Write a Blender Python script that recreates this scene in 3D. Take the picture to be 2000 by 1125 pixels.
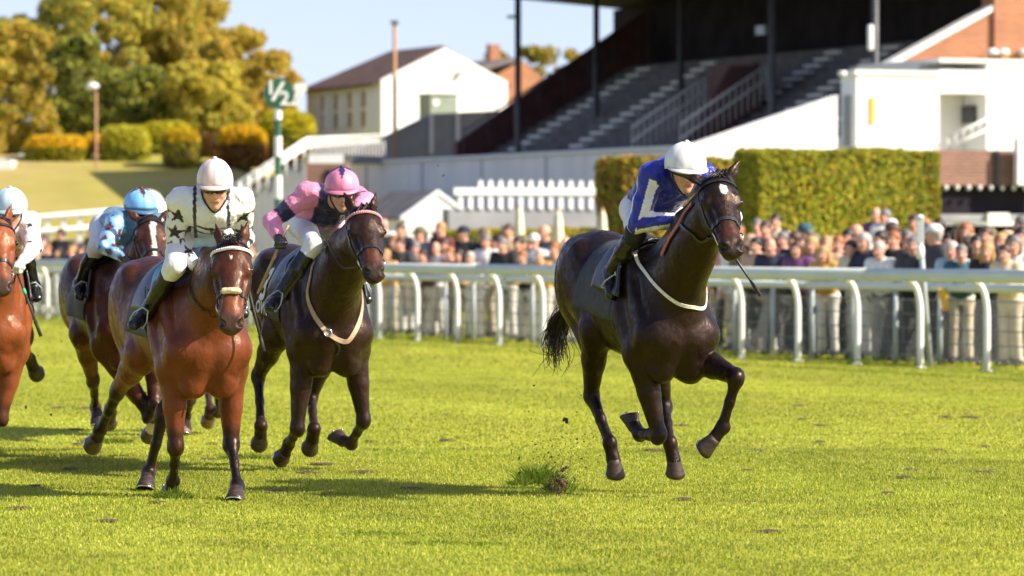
import bpy, math, random
import numpy as np
from mathutils import Vector, Matrix
from mathutils.bvhtree import BVHTree

for _o in list(bpy.data.objects):
    bpy.data.objects.remove(_o)
SC = bpy.context.scene
COL = SC.collection

# ------------------------------------------------------------------ camera
FPX, HCAM, YH = 9000.0, 1.6, 477.0          # focal length in photo pixels, eye height, horizon row
cam_d = bpy.data.cameras.new('camera')
cam_d.sensor_width = 36.0
cam_d.lens = 36.0 * FPX / 2000.0
cam_d.clip_start = 0.5
cam_d.clip_end = 6000
cam_d.dof.use_dof = True
cam_d.dof.focus_distance = 28.6
cam_d.dof.aperture_fstop = 3.4
cam_d.dof.aperture_blades = 9
cam = bpy.data.objects.new('camera', cam_d)
COL.objects.link(cam)
cam.location = (0, 0, HCAM)
cam.rotation_euler = (math.radians(90) - math.atan((562.5 - YH) / FPX), 0, 0)
SC.camera = cam

# ------------------------------------------------------------------ sky and sun
SUN_EL, SUN_AZ = math.radians(37), math.radians(109)     # azimuth clockwise from +Y
to_sun = Vector((math.sin(SUN_AZ) * math.cos(SUN_EL), math.cos(SUN_AZ) * math.cos(SUN_EL), math.sin(SUN_EL)))
world = bpy.data.worlds.new('World')
SC.world = world
world.use_nodes = True
_nt = world.node_tree
_sky = _nt.nodes.new('ShaderNodeTexSky')
_sky.sky_type = 'NISHITA'
_sky.sun_disc = False
_sky.sun_elevation = SUN_EL
_sky.sun_rotation = SUN_AZ
_sky.air_density = 1.0
_sky.dust_density = 1.1
_sky.ozone_density = 1.0
# the lowest degrees of that sky are brown haze; the photograph's air is clear down to the trees,
# so the whole dome is looked up a few degrees higher
_tc = _nt.nodes.new('ShaderNodeTexCoord')
_va = _nt.nodes.new('ShaderNodeVectorMath'); _va.operation = 'ADD'; _va.inputs[1].default_value = (0, 0, 0.08)
_vn = _nt.nodes.new('ShaderNodeVectorMath'); _vn.operation = 'NORMALIZE'
_nt.links.new(_tc.outputs['Generated'], _va.inputs[0]); _nt.links.new(_va.outputs[0], _vn.inputs[0]); _nt.links.new(_vn.outputs[0], _sky.inputs[0])
_bg = _nt.nodes['Background']
_bg.inputs[1].default_value = 0.105
_wb = _nt.nodes.new('ShaderNodeVectorMath'); _wb.operation = 'MULTIPLY'; _wb.inputs[1].default_value = (1.12, .97, 1.05)   # white balance of the whole dome
_nt.links.new(_sky.outputs[0], _wb.inputs[0]); _nt.links.new(_wb.outputs[0], _bg.inputs[0])
sun_d = bpy.data.lights.new('sun', 'SUN')
sun_d.energy = 4.4
sun_d.angle = math.radians(0.5)
sun_d.color = (1.0, 0.90, 0.74)
sun = bpy.data.objects.new('sun', sun_d)
COL.objects.link(sun)
sun.rotation_euler = to_sun.to_track_quat('Z', 'Y').to_euler()
SC.view_settings.view_transform = 'Standard'
SC.view_settings.look = 'None'
SC.view_settings.gamma = 1.0
SC.view_settings.exposure = 1.02
SC.view_settings.use_curve_mapping = False
SC.cycles.max_bounces = 6
SC.cycles.transparent_max_bounces = 6
SC.cycles.use_denoising = True

# ------------------------------------------------------------------ helpers
rng = np.random.default_rng(11)
random.seed(5)

def zat(py, Y):
    return HCAM - (py - YH) * Y / FPX

def at(px, py, Y):
    return Vector(((px - 1000) / FPX * Y, Y, zat(py, Y)))

# track frame: q = distance behind the running rail, s = distance up the course from the post at the right
R0 = (5.96, 57.8)
DX, DY = -0.372, 0.928
NX, NY = 0.928, 0.372
TROT = math.atan2(NY, NX)

def W(s, q, z=0.0):
    return Vector((R0[0] + NX * q + DX * s, R0[1] + NY * q + DY * s, z))

def s_at(px, q):
    k = (px - 1000) / FPX
    return (k * (R0[1] + NY * q) - R0[0] - NX * q) / (DX - k * DY)

def q_at(px, s):
    k = (px - 1000) / FPX
    return (k * (R0[1] + DY * s) - R0[0] - DX * s) / (NX - k * NY)

def z_at(py, s, q):
    return zat(py, W(s, q).y)

def link(o, parent=None):
    COL.objects.link(o)
    if parent is not None:
        o.parent = parent
    return o

def tag(o, label=None, cat=None, group=None, kind=None):
    if label: o['label'] = label
    if cat: o['category'] = cat
    if group: o['group'] = group
    if kind: o['kind'] = kind
    return o

def thing(name, label, cat, loc=(0, 0, 0), rotz=0.0, group=None):
    o = bpy.data.objects.new(name, None)
    o.empty_display_size = 0.2
    o.location = loc
    o.rotation_euler = (0, 0, rotz)
    link(o)
    return tag(o, label, cat, group)

def np_mesh(name, V, F, smooth=True):
    """V (n,3) floats, F (m,3|4) ints -> mesh datablock"""
    V = np.asarray(V, dtype=np.float32); F = np.asarray(F, dtype=np.int32)
    me = bpy.data.meshes.new(name)
    k = F.shape[1]
    me.vertices.add(len(V)); me.vertices.foreach_set('co', V.ravel())
    me.loops.add(F.size); me.loops.foreach_set('vertex_index', F.ravel())
    me.polygons.add(len(F))
    me.polygons.foreach_set('loop_start', np.arange(0, F.size, k, dtype=np.int32))
    me.polygons.foreach_set('use_smooth', np.full(len(F), smooth, dtype=bool))
    me.update(calc_edges=True)
    return me

def set_color(me, C, name='col'):
    C = np.asarray(C, dtype=np.float32)
    a = me.color_attributes.new(name, 'FLOAT_COLOR', 'POINT')
    a.data.foreach_set('color', np.concatenate([C, np.ones((len(C), 1), np.float32)], 1).ravel())

class MB:
    """collects simple shapes, builds one mesh object"""
    def __init__(self):
        self.v, self.f, self.n = [], [], 0
    def add(self, vs, fs):
        b = len(self.v)
        self.v.extend([tuple(p) for p in vs])
        self.f.extend([tuple(b + i for i in f) for f in fs])
        return self
    def box(self, x0, x1, y0, y1, z0, z1):
        vs = [(x, y, z) for z in (z0, z1) for y in (y0, y1) for x in (x0, x1)]
        return self.add(vs, [(0, 2, 3, 1), (4, 5, 7, 6), (0, 1, 5, 4), (2, 6, 7, 3), (0, 4, 6, 2), (1, 3, 7, 5)])
    def prism(self, poly, axis, a, b):
        """poly of 2-D points extruded along axis 'x','y' or 'z' from a to b"""
        n = len(poly)
        def P(p, t):
            return {'x': (t, p[0], p[1]), 'y': (p[0], t, p[1]), 'z': (p[0], p[1], t)}[axis]
        vs = [P(p, a) for p in poly] + [P(p, b) for p in poly]
        fs = [tuple(range(n)), tuple(range(2 * n - 1, n - 1, -1))]
        fs += [(i, i + n, (i + 1) % n + n, (i + 1) % n) for i in range(n)]
        return self.add(vs, fs)
    def tube(self, pts, rad, seg=10, caps=True, flat=None):
        pts = [Vector(p) for p in pts]
        rad = rad if hasattr(rad, '__len__') else [rad] * len(pts)
        ref = None; rings = []
        for i, p in enumerate(pts):
            t = (pts[min(i + 1, len(pts) - 1)] - pts[max(i - 1, 0)]).normalized()
            if ref is None:
                ref = Vector((0, 0, 1)) if abs(t.z) < .9 else Vector((1, 0, 0))
            a = (ref - t * ref.dot(t)).normalized(); ref = a
            b = t.cross(a)
            rings.append([p + a * (rad[i] * math.cos(2 * math.pi * j / seg)) + b * (rad[i] * (flat or 1) * math.sin(2 * math.pi * j / seg)) for j in range(seg)])
        vs = [q for r in rings for q in r]; fs = []
        for i in range(len(pts) - 1):
            for j in range(seg):
                a, b = i * seg + j, i * seg + (j + 1) % seg
                fs.append((a, b, b + seg, a + seg))
        if caps:
            fs.append(tuple(range(seg - 1, -1, -1)))
            fs.append(tuple((len(pts) - 1) * seg + j for j in range(seg)))
        return self.add(vs, fs)
    def lathe(self, prof, seg=16, c=(0, 0, 0)):
        """prof list of (r, z)"""
        vs, fs = [], []
        for r, z in prof:
            for j in range(seg):
                a = 2 * math.pi * j / seg
                vs.append((c[0] + r * math.cos(a), c[1] + r * math.sin(a), c[2] + z))
        for i in range(len(prof) - 1):
            for j in range(seg):
                a, b = i * seg + j, i * seg + (j + 1) % seg
                fs.append((a, b, b + seg, a + seg))
        fs.append(tuple(range(seg - 1, -1, -1)))
        fs.append(tuple((len(prof) - 1) * seg + j for j in range(seg)))
        return self.add(vs, fs)
    def build(self, name, mat, parent=None, smooth=False, bevel=0.0):
        me = bpy.data.meshes.new(name)
        me.from_pydata(self.v, [], self.f)
        me.update()
        if smooth:
            me.polygons.foreach_set('use_smooth', [True] * len(me.polygons))
        me.materials.append(mat)
        o = bpy.data.objects.new(name, me)
        if bevel:
            m = o.modifiers.new('b', 'BEVEL'); m.width = bevel; m.segments = 2; m.limit_method = 'ANGLE'
        return link(o, parent)

def copy_tree(o, parent=None):
    c = o.copy()
    link(c)
    c.parent = parent
    for ch in o.children:
        copy_tree(ch, c)
    return c

# ------------------------------------------------------------------ materials
def new_mat(name):
    m = bpy.data.materials.new(name); m.use_nodes = True
    nt = m.node_tree
    return m, nt, nt.nodes['Principled BSDF']

def noise_mat(name, c1, c2, scale=8.0, rough=0.6, bump=0.0, bscale=None, detail=4, spec=0.5, metal=0.0, stretch=None, coat=0.0, mid=(0.35, 0.65)):
    m, nt, b = new_mat(name)
    tc = nt.nodes.new('ShaderNodeTexCoord')
    src = tc.outputs['Object']
    if stretch:
        mp = nt.nodes.new('ShaderNodeMapping'); mp.inputs['Scale'].default_value = stretch
        nt.links.new(src, mp.inputs[0]); src = mp.outputs[0]
    n = nt.nodes.new('ShaderNodeTexNoise'); n.inputs['Scale'].default_value = scale; n.inputs['Detail'].default_value = detail
    nt.links.new(src, n.inputs['Vector'])
    r = nt.nodes.new('ShaderNodeValToRGB')
    r.color_ramp.elements[0].position, r.color_ramp.elements[1].position = mid
    r.color_ramp.elements[0].color = (*c1, 1); r.color_ramp.elements[1].color = (*c2, 1)
    nt.links.new(n.outputs['Fac'], r.inputs[0])
    nt.links.new(r.outputs[0], b.inputs['Base Color'])
    b.inputs['Roughness'].default_value = rough
    b.inputs['Specular IOR Level'].default_value = spec
    b.inputs['Metallic'].default_value = metal
    b.inputs['Coat Weight'].default_value = coat
    if bump:
        n2 = nt.nodes.new('ShaderNodeTexNoise'); n2.inputs['Scale'].default_value = bscale or scale * 4; n2.inputs['Detail'].default_value = 3
        nt.links.new(src, n2.inputs['Vector'])
        bp = nt.nodes.new('ShaderNodeBump'); bp.inputs['Strength'].default_value = bump; bp.inputs['Distance'].default_value = 0.01
        nt.links.new(n2.outputs['Fac'], bp.inputs['Height']); nt.links.new(bp.outputs[0], b.inputs['Normal'])
    return m

def attr_mat(name, rough=0.5, spec=0.5, nscale=30.0, namt=0.25, bump=0.15, bscale=60.0, sheen=0.0, coat=0.0, trans=0.0, stretch=None, bdist=0.004, subsurf=0.0):
    """colour from the mesh attribute 'col', varied by noise"""
    m, nt, b = new_mat(name)
    at_ = nt.nodes.new('ShaderNodeAttribute'); at_.attribute_name = 'col'
    tc = nt.nodes.new('ShaderNodeTexCoord'); src = tc.outputs['Object']
    if stretch:
        mp = nt.nodes.new('ShaderNodeMapping'); mp.inputs['Scale'].default_value = stretch
        nt.links.new(src, mp.inputs[0]); src = mp.outputs[0]
    n = nt.nodes.new('ShaderNodeTexNoise'); n.inputs['Scale'].default_value = nscale; n.inputs['Detail'].default_value = 5
    nt.links.new(src, n.inputs['Vector'])
    mr = nt.nodes.new('ShaderNodeMapRange'); mr.inputs[1].default_value = 0.3; mr.inputs[2].default_value = 0.7
    mr.inputs[3].default_value = 1 - namt; mr.inputs[4].default_value = 1 + namt
    nt.links.new(n.outputs['Fac'], mr.inputs[0])
    mx = nt.nodes.new('ShaderNodeVectorMath'); mx.operation = 'SCALE'
    nt.links.new(at_.outputs['Color'], mx.inputs[0]); nt.links.new(mr.outputs[0], mx.inputs['Scale'])
    nt.links.new(mx.outputs[0], b.inputs['Base Color'])
    b.inputs['Roughness'].default_value = rough; b.inputs['Specular IOR Level'].default_value = spec
    b.inputs['Sheen Weight'].default_value = sheen; b.inputs['Coat Weight'].default_value = coat
    b.inputs['Coat Roughness'].default_value = 0.3
    if subsurf:
        b.inputs['Subsurface Weight'].default_value = subsurf
        b.inputs['Subsurface Radius'].default_value = (0.01, 0.005, 0.003)
    if bump:
        n2 = nt.nodes.new('ShaderNodeTexNoise'); n2.inputs['Scale'].default_value = bscale; n2.inputs['Detail'].default_value = 3
        nt.links.new(src, n2.inputs['Vector'])
        bp = nt.nodes.new('ShaderNodeBump'); bp.inputs['Strength'].default_value = bump; bp.inputs['Distance'].default_value = bdist
        nt.links.new(n2.outputs['Fac'], bp.inputs['Height']); nt.links.new(bp.outputs[0], b.inputs['Normal'])
    if trans:
        out = nt.nodes['Material Output']
        tr = nt.nodes.new('ShaderNodeBsdfTranslucent'); nt.links.new(mx.outputs[0], tr.inputs[0])
        ms = nt.nodes.new('ShaderNodeMixShader'); ms.inputs[0].default_value = trans
        nt.links.new(b.outputs[0], ms.inputs[1]); nt.links.new(tr.outputs[0], ms.inputs[2])
        nt.links.new(ms.outputs[0], out.inputs[0])
    return m

def brick_mat(name, c1, c2, mortar, scale=1.0):
    m, nt, b = new_mat(name)
    tc = nt.nodes.new('ShaderNodeTexCoord')
    # bricks run along the longest horizontal direction: use x+y as the course axis
    sp = nt.nodes.new('ShaderNodeSeparateXYZ'); nt.links.new(tc.outputs['Object'], sp.inputs[0])
    ad = nt.nodes.new('ShaderNodeMath'); ad.operation = 'ADD'
    nt.links.new(sp.outputs[0], ad.inputs[0]); nt.links.new(sp.outputs[1], ad.inputs[1])
    cb = nt.nodes.new('ShaderNodeCombineXYZ'); nt.links.new(ad.outputs[0], cb.inputs[0]); nt.links.new(sp.outputs[2], cb.inputs[1])
    br = nt.nodes.new('ShaderNodeTexBrick'); br.inputs['Scale'].default_value = scale
    br.inputs['Color1'].default_value = (*c1, 1); br.inputs['Color2'].default_value = (*c2, 1); br.inputs['Mortar'].default_value = (*mortar, 1)
    br.inputs['Brick Width'].default_value = 0.23; br.inputs['Row Height'].default_value = 0.08; br.inputs['Mortar Size'].default_value = 0.009
    nt.links.new(cb.outputs[0], br.inputs['Vector'])
    n = nt.nodes.new('ShaderNodeTexNoise'); n.inputs['Scale'].default_value = 1.3; n.inputs['Detail'].default_value = 5
    nt.links.new(tc.outputs['Object'], n.inputs['Vector'])
    mr = nt.nodes.new('ShaderNodeMapRange'); mr.inputs[3].default_value = 0.75; mr.inputs[4].default_value = 1.2
    nt.links.new(n.outputs['Fac'], mr.inputs[0])
    mx = nt.nodes.new('ShaderNodeVectorMath'); mx.operation = 'SCALE'
    nt.links.new(br.outputs['Color'], mx.inputs[0]); nt.links.new(mr.outputs[0], mx.inputs['Scale'])
    nt.links.new(mx.outputs[0], b.inputs['Base Color'])
    b.inputs['Roughness'].default_value = 0.85
    bp = nt.nodes.new('ShaderNodeBump'); bp.inputs['Strength'].default_value = 0.4; bp.inputs['Distance'].default_value = 0.01
    nt.links.new(br.outputs['Fac'], bp.inputs['Height']); bp.invert = True
    nt.links.new(bp.outputs[0], b.inputs['Normal'])
    return m

M = {}
M['white_paint'] = noise_mat('white_paint', (.72, .72, .69), (.82, .82, .79), 3, .5, .05)
M['white_wall'] = noise_mat('white_wall', (.78, .78, .76), (.84, .84, .82), .8, .75, .08, 20)
M['grey_wall'] = noise_mat('grey_wall', (.76, .73, .69), (.89, .86, .82), 1.2, .8, .08, 20, detail=7, stretch=(1, 1, .25), mid=(.3, .6))
M['mid_grey'] = noise_mat('mid_grey', (.24, .25, .26), (.33, .34, .34), .9, .8, .1, 20)
M['concrete'] = noise_mat('concrete', (.085, .08, .09), (.14, .135, .145), 1.5, .85, .15, 20)
M['pale_concrete'] = noise_mat('pale_concrete', (.66, .66, .64), (.80, .80, .78), 3, .85, .1, 20)
M['rail_plastic'] = noise_mat('rail_plastic', (.56, .62, .59), (.64, .69, .66), 1.5, .6, .03, spec=.3)
M['grey_steel'] = noise_mat('grey_steel', (.36, .41, .42), (.46, .51, .51), 3, .45, .05, metal=.0)
M['wire'] = noise_mat('wire', (.10, .11, .11), (.16, .17, .17), 5, .5)
M['dark_steel'] = noise_mat('dark_steel', (.035, .035, .04), (.06, .06, .065), 3, .5)
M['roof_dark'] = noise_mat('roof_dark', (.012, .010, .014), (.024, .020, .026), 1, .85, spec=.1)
M['dark_red'] = noise_mat('dark_red', (.06, .022, .025), (.10, .035, .035), 2, .7)
M['brown_roof'] = noise_mat('brown_roof', (.075, .04, .03), (.14, .075, .05), 2.5, .85, .3, 8)
M['slate'] = noise_mat('slate', (.10, .095, .09), (.19, .17, .16), 2.5, .8, .3, 8)
M['brick'] = brick_mat('brick', (.33, .115, .05), (.42, .16, .07), (.40, .27, .18))
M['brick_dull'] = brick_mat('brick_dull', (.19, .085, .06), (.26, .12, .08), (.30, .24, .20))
M['dark_window'] = noise_mat('dark_window', (.03, .035, .04), (.07, .08, .09), 1.5, .12)
M['window_grey'] = noise_mat('window_grey', (.16, .18, .19), (.26, .28, .28), 1.5, .2)
M['green_sign'] = noise_mat('green_sign', (.02, .10, .055), (.03, .13, .075), 4, .4)
M['sage'] = noise_mat('sage', (.20, .25, .20), (.27, .31, .26), 3, .6)
M['cream'] = noise_mat('cream', (.70, .62, .44), (.80, .72, .54), 6, .8, .2, 30)
M['wood_pole'] = noise_mat('wood_pole', (.38, .20, .10), (.50, .29, .16), 6, .8, .2, stretch=(8, 8, .6))
M['yellow'] = noise_mat('yellow', (.75, .42, .03), (.85, .52, .06), 4, .6)
M['bark'] = noise_mat('bark', (.06, .045, .03), (.13, .10, .07), 8, .9, .5, 14, stretch=(1, 1, .3))
M['dirt'] = noise_mat('dirt', (.045, .022, .013), (.11, .055, .035), 40, .95, .5, 90)
M['black_leather'] = noise_mat('black_leather', (.010, .010, .012), (.022, .022, .024), 25, .32, .12, 120)
M['dull_black'] = noise_mat('dull_black', (.012, .012, .014), (.028, .028, .032), 30, .65, .2, 200)
M['cloth_dark'] = noise_mat('cloth_dark', (.030, .034, .036), (.055, .06, .062), 20, .7, .3, 260)
M['white_web'] = noise_mat('white_web', (.62, .58, .46), (.75, .72, .60), 30, .7, .1, 200)
M['tan_web'] = noise_mat('tan_web', (.42, .28, .16), (.55, .40, .25), 30, .7, .1, 200)
M['orange_rein'] = noise_mat('orange_rein', (.36, .09, .03), (.48, .14, .05), 40, .5, .15, 300)
M['steel'] = noise_mat('steel', (.55, .55, .54), (.7, .7, .68), 20, .22, metal=1.0)
M['hoof'] = noise_mat('hoof', (.022, .013, .011), (.065, .036, .027), 22, .5, .2, 60, stretch=(1, 1, 3))
M['hoof_pale'] = noise_mat('hoof_pale', (.16, .09, .06), (.26, .16, .11), 22, .55, .2, 60)
M['eye'] = noise_mat('eye', (.006, .004, .003), (.014, .008, .006), 20, .16, spec=.35)
M['lens'] = noise_mat('lens', (.008, .008, .01), (.02, .018, .02), 6, .06, spec=.8)
M['skin_tone'] = noise_mat('skin_tone', (.50, .25, .16), (.60, .33, .22), 25, .5, .05)
M['blue_pad'] = noise_mat('blue_pad', (.10, .33, .52), (.16, .42, .60), 30, .7, .15, 200)
M['red_web'] = noise_mat('red_web', (.45, .03, .03), (.55, .05, .04), 30, .6)
M['purple_web'] = noise_mat('purple_web', (.13, .03, .16), (.20, .05, .24), 30, .6)
M['white_cloth'] = noise_mat('white_cloth', (.72, .72, .70), (.80, .80, .78), 30, .7, .15, 200)
M['foliage'] = attr_mat('foliage', .55, .3, 6, .2, 0, trans=.48)
M['grass_blade'] = attr_mat('grass_blade', .5, .35, 1.2, .22, 0, trans=.40)
M['coat'] = attr_mat('coat', .36, .33, 9, .25, .26, 22, coat=.0, bdist=.022, stretch=(1.0, 1.1, .85))
def _coat_detail():
    nt = M['coat'].node_tree; b = nt.nodes['Principled BSDF']
    tc = nt.nodes.new('ShaderNodeTexCoord')
    n = nt.nodes.new('ShaderNodeTexNoise'); n.inputs['Scale'].default_value = 26; n.inputs['Detail'].default_value = 6
    nt.links.new(tc.outputs['Object'], n.inputs['Vector'])
    mr = nt.nodes.new('ShaderNodeMapRange'); mr.inputs[1].default_value = .3; mr.inputs[2].default_value = .7; mr.inputs[3].default_value = .27; mr.inputs[4].default_value = .56
    nt.links.new(n.outputs['Fac'], mr.inputs[0]); nt.links.new(mr.outputs[0], b.inputs['Roughness'])
    # flecks of dried turf and sweat on the coat
    n2 = nt.nodes.new('ShaderNodeTexNoise'); n2.inputs['Scale'].default_value = 95; n2.inputs['Detail'].default_value = 2
    nt.links.new(tc.outputs['Object'], n2.inputs['Vector'])
    r = nt.nodes.new('ShaderNodeMapRange'); r.inputs[1].default_value = .70; r.inputs[2].default_value = .76; r.inputs[3].default_value = 0; r.inputs[4].default_value = .35
    nt.links.new(n2.outputs['Fac'], r.inputs[0])
    mx = nt.nodes.new('ShaderNodeMix'); mx.data_type = 'RGBA'; mx.inputs[7].default_value = (.16, .11, .07, 1)
    src = b.inputs['Base Color'].links[0].from_socket
    nt.links.new(r.outputs[0], mx.inputs[0]); nt.links.new(src, mx.inputs[6]); nt.links.new(mx.outputs[2], b.inputs['Base Color'])
_coat_detail()
M['coat'].node_tree.nodes['Principled BSDF'].inputs['Specular Tint'].default_value = (1.0, .74, .60, 1)
M['hair'] = attr_mat('hair', .42, .45, 60, .3, 0)
M['silk'] = attr_mat('silk', .38, .40, 18, .06, .8, 17, sheen=.1, bdist=.025)
M['breeches'] = attr_mat('breeches', .6, .35, 18, .05, .45, 18, bdist=.015)
M['skin'] = attr_mat('skin', .48, .4, 40, .07, .05, 90, subsurf=.12)
M['boot'] = attr_mat('boot', .25, .5, 30, .15, .4, 22, bdist=.012)
M['shell'] = attr_mat('shell', .42, .4, 12, .03, .25, 14, bdist=.012)
# ------------------------------------------------------------------ continuous bodies: smooth unions of rounded limbs, meshed on a grid
def V3(*a):
    return np.array(a, dtype=np.float64)

def unit(v):
    v = np.asarray(v, float)
    return v / (np.linalg.norm(v) + 1e-12)

class Sdf:
    def __init__(self):
        self.p = []
    def cone(self, a, b, ra, rb, k=.03, side=None, ratio=1.0, cut=False):
        self.p.append(('c', np.asarray(a, float), np.asarray(b, float), ra, rb, k, None if side is None else unit(side), ratio, cut)); return self
    def chain(self, pts, rs, k=.03, side=None, ratio=1.0):
        for i in range(len(pts) - 1):
            self.cone(pts[i], pts[i + 1], rs[i], rs[i + 1], k, side, ratio)
        return self
    def ball(self, c, r, k=.03, cut=False):
        return self.cone(c, np.asarray(c, float) + 1e-5, r, r, k, cut=cut)
    def ell(self, c, r, k=.04, axes=None, cut=False):
        self.p.append(('e', np.asarray(c, float), np.asarray(r, float), np.eye(3) if axes is None else np.asarray(axes, float), k, cut)); return self
    def mesh(self, h, warp=None, smooth=1):
        lo = np.full(3, 1e9); hi = -lo
        for p in self.p:
            if p[-1]: continue
            if p[0] == 'c':
                r = max(p[3], p[4]) * max(1, p[7]); pts = np.array([p[1], p[2]])
            else:
                r = p[2].max(); pts = np.array([p[1]])
            lo = np.minimum(lo, pts.min(0) - r); hi = np.maximum(hi, pts.max(0) + r)
        lo -= 4 * h + .03; hi += 4 * h + .03
        n = np.ceil((hi - lo) / h).astype(int) + 1
        ax = [(lo[i] + h * np.arange(n[i])).astype(np.float32) for i in range(3)]
        F = np.full(tuple(n), .6, np.float32)
        for p in self.p:
            if p[0] == 'c':
                _, a, b, ra, rb, k, side, ratio, cut = p
                r = max(ra, rb) * max(1, ratio); pts = np.array([a, b])
            else:
                _, c, rad, A, k, cut = p
                r = rad.max(); pts = np.array([c])
            pad = r + k + 4 * h
            i0 = np.maximum(((pts.min(0) - pad - lo) / h).astype(int), 0)
            i1 = np.minimum(((pts.max(0) + pad - lo) / h).astype(int) + 2, n)
            if (i1 <= i0).any(): continue
            sl = tuple(slice(i0[j], i1[j]) for j in range(3))
            x = ax[0][sl[0]][:, None, None]; y = ax[1][sl[1]][None, :, None]; z = ax[2][sl[2]][None, None, :]
            if p[0] == 'c':
                ab = b - a; L2 = float(ab @ ab) + 1e-12
                px, py, pz = x - a[0], y - a[1], z - a[2]
                t = np.clip((px * ab[0] + py * ab[1] + pz * ab[2]) / L2, 0, 1)
                wx, wy, wz = px - t * ab[0], py - t * ab[1], pz - t * ab[2]
                q = wx * wx + wy * wy + wz * wz
                if side is not None and ratio != 1.0:
                    cmp_ = wx * side[0] + wy * side[1] + wz * side[2]
                    q = q + cmp_ * cmp_ * (1 / ratio ** 2 - 1)
                d = np.sqrt(np.maximum(q, 0)) - (ra + (rb - ra) * t)
            else:
                px, py, pz = x - c[0], y - c[1], z - c[2]
                k0 = 0; k1 = 0
                for j in range(3):
                    u = px * A[j, 0] + py * A[j, 1] + pz * A[j, 2]
                    k0 = k0 + (u / rad[j]) ** 2; k1 = k1 + (u / rad[j] ** 2) ** 2
                k0 = np.sqrt(k0); k1 = np.sqrt(k1) + 1e-6
                d = k0 * (k0 - 1) / k1
                d = np.where(k0 < .05, -rad.min(), d)
            f = F[sl]
            if cut:
                d = -d
                hh = np.maximum(k - np.abs(f - d), 0) / k
                F[sl] = np.maximum(f, d) + hh * hh * k * .25
            else:
                hh = np.maximum(k - np.abs(f - d), 0) / k
                F[sl] = np.minimum(f, d) - hh * hh * k * .25
        if warp is not None:
            m = np.abs(F) < .05
            ix = np.nonzero(m)
            P = np.stack([ax[j][ix[j]] for j in range(3)], 1)
            F[m] += warp(P).astype(np.float32)
        V, Q = surface_nets(F)
        for _ in range(smooth):
            V = lap(V, Q)
        return V * h + lo, Q

def surface_nets(F):
    S = F < 0
    cs = np.zeros(tuple(np.array(F.shape) - 1), np.int8)
    for i in (0, 1):
        for j in (0, 1):
            for k in (0, 1):
                cs += S[i:F.shape[0] - 1 + i, j:F.shape[1] - 1 + j, k:F.shape[2] - 1 + k]
    act = (cs > 0) & (cs < 8)
    I = np.nonzero(act)
    idx = np.full(act.shape, -1, np.int32); idx[I] = np.arange(len(I[0]))
    base = np.stack(I, 1)
    cv = {}
    for i in (0, 1):
        for j in (0, 1):
            for k in (0, 1):
                cv[(i, j, k)] = F[I[0] + i, I[1] + j, I[2] + k]
    acc = np.zeros((len(base), 3)); cnt = np.zeros(len(base))
    for a in cv:
        for d in range(3):
            if a[d] == 0:
                b = list(a); b[d] = 1; b = tuple(b)
                fa, fb = cv[a], cv[b]
                m = (fa < 0) != (fb < 0)
                t = fa[m] / (fa[m] - fb[m])
                pos = np.tile(np.array(a, float), (m.sum(), 1)); pos[:, d] += t
                acc[m] += pos; cnt[m] += 1
    V = base + acc / cnt[:, None]
    quads = []
    for d in range(3):
        s0 = [slice(None)] * 3; s1 = [slice(None)] * 3
        s0[d] = slice(0, -1); s1[d] = slice(1, None)
        e0, e1 = S[tuple(s0)], S[tuple(s1)]
        o = [(1, 2), (2, 0), (0, 1)][d]
        ch = e0 != e1
        c = np.nonzero(ch)
        c = np.stack(c, 1)
        ok = (c[:, o[0]] > 0) & (c[:, o[1]] > 0) & (c[:, o[0]] < F.shape[o[0]] - 1) & (c[:, o[1]] < F.shape[o[1]] - 1)
        c = c[ok]
        def cell(da, db):
            q = c.copy(); q[:, o[0]] += da; q[:, o[1]] += db
            return idx[q[:, 0], q[:, 1], q[:, 2]]
        q = np.stack([cell(-1, -1), cell(0, -1), cell(0, 0), cell(-1, 0)], 1)
        flip = e1[c[:, 0], c[:, 1], c[:, 2]]
        q[flip] = q[flip][:, ::-1]
        quads.append(q)
    Q = np.concatenate(quads)
    Q = Q[(Q >= 0).all(1)]
    return V, Q

def lap(V, Q, f=.5):
    acc = np.zeros_like(V); cnt = np.zeros(len(V))
    for i in range(4):
        a, b = Q[:, i], Q[:, (i + 1) % 4]
        for j in range(3):
            acc[:, j] += np.bincount(a, V[b, j], len(V)) + np.bincount(b, V[a, j], len(V))
        cnt += np.bincount(a, minlength=len(V)) + np.bincount(b, minlength=len(V))
    return V * (1 - f) + f * acc / np.maximum(cnt, 1)[:, None]

def seg_dist(P, a, b):
    ab = b - a
    t = np.clip(((P - a) @ ab) / (ab @ ab + 1e-12), 0, 1)
    return np.linalg.norm(P - (a + t[:, None] * ab), axis=1), t

def sstep(e0, e1, x):
    t = np.clip((x - e0) / (e1 - e0), 0, 1)
    return t * t * (3 - 2 * t)

def wob(P, s, seed=0):
    """cheap smooth noise from summed sines, about -1..1"""
    r = np.random.default_rng(seed)
    out = np.zeros(len(P))
    for i in range(6):
        d = r.normal(size=3); d *= s * (1 + .5 * i) / np.linalg.norm(d)
        out += np.sin(P @ d + r.uniform(0, 6.28)) / (1 + .5 * i)
    return out / 2.6

def sdf_obj(name, sd, h, mat, parent, colour, warp=None, smooth=1):
    Vv, Q = sd.mesh(h, warp, smooth)
    me = np_mesh(name, Vv, Q)
    C = colour(Vv) if callable(colour) else np.tile(np.array(colour, float), (len(Vv), 1))
    set_color(me, C)
    me.materials.append(mat)
    return link(bpy.data.objects.new(name, me), parent)
# ------------------------------------------------------------------ ground
def track_coords(X, Y):
    dx, dy = X - R0[0], Y - R0[1]
    return dx * DX + dy * DY, dx * NX + dy * NY          # s, q

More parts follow.
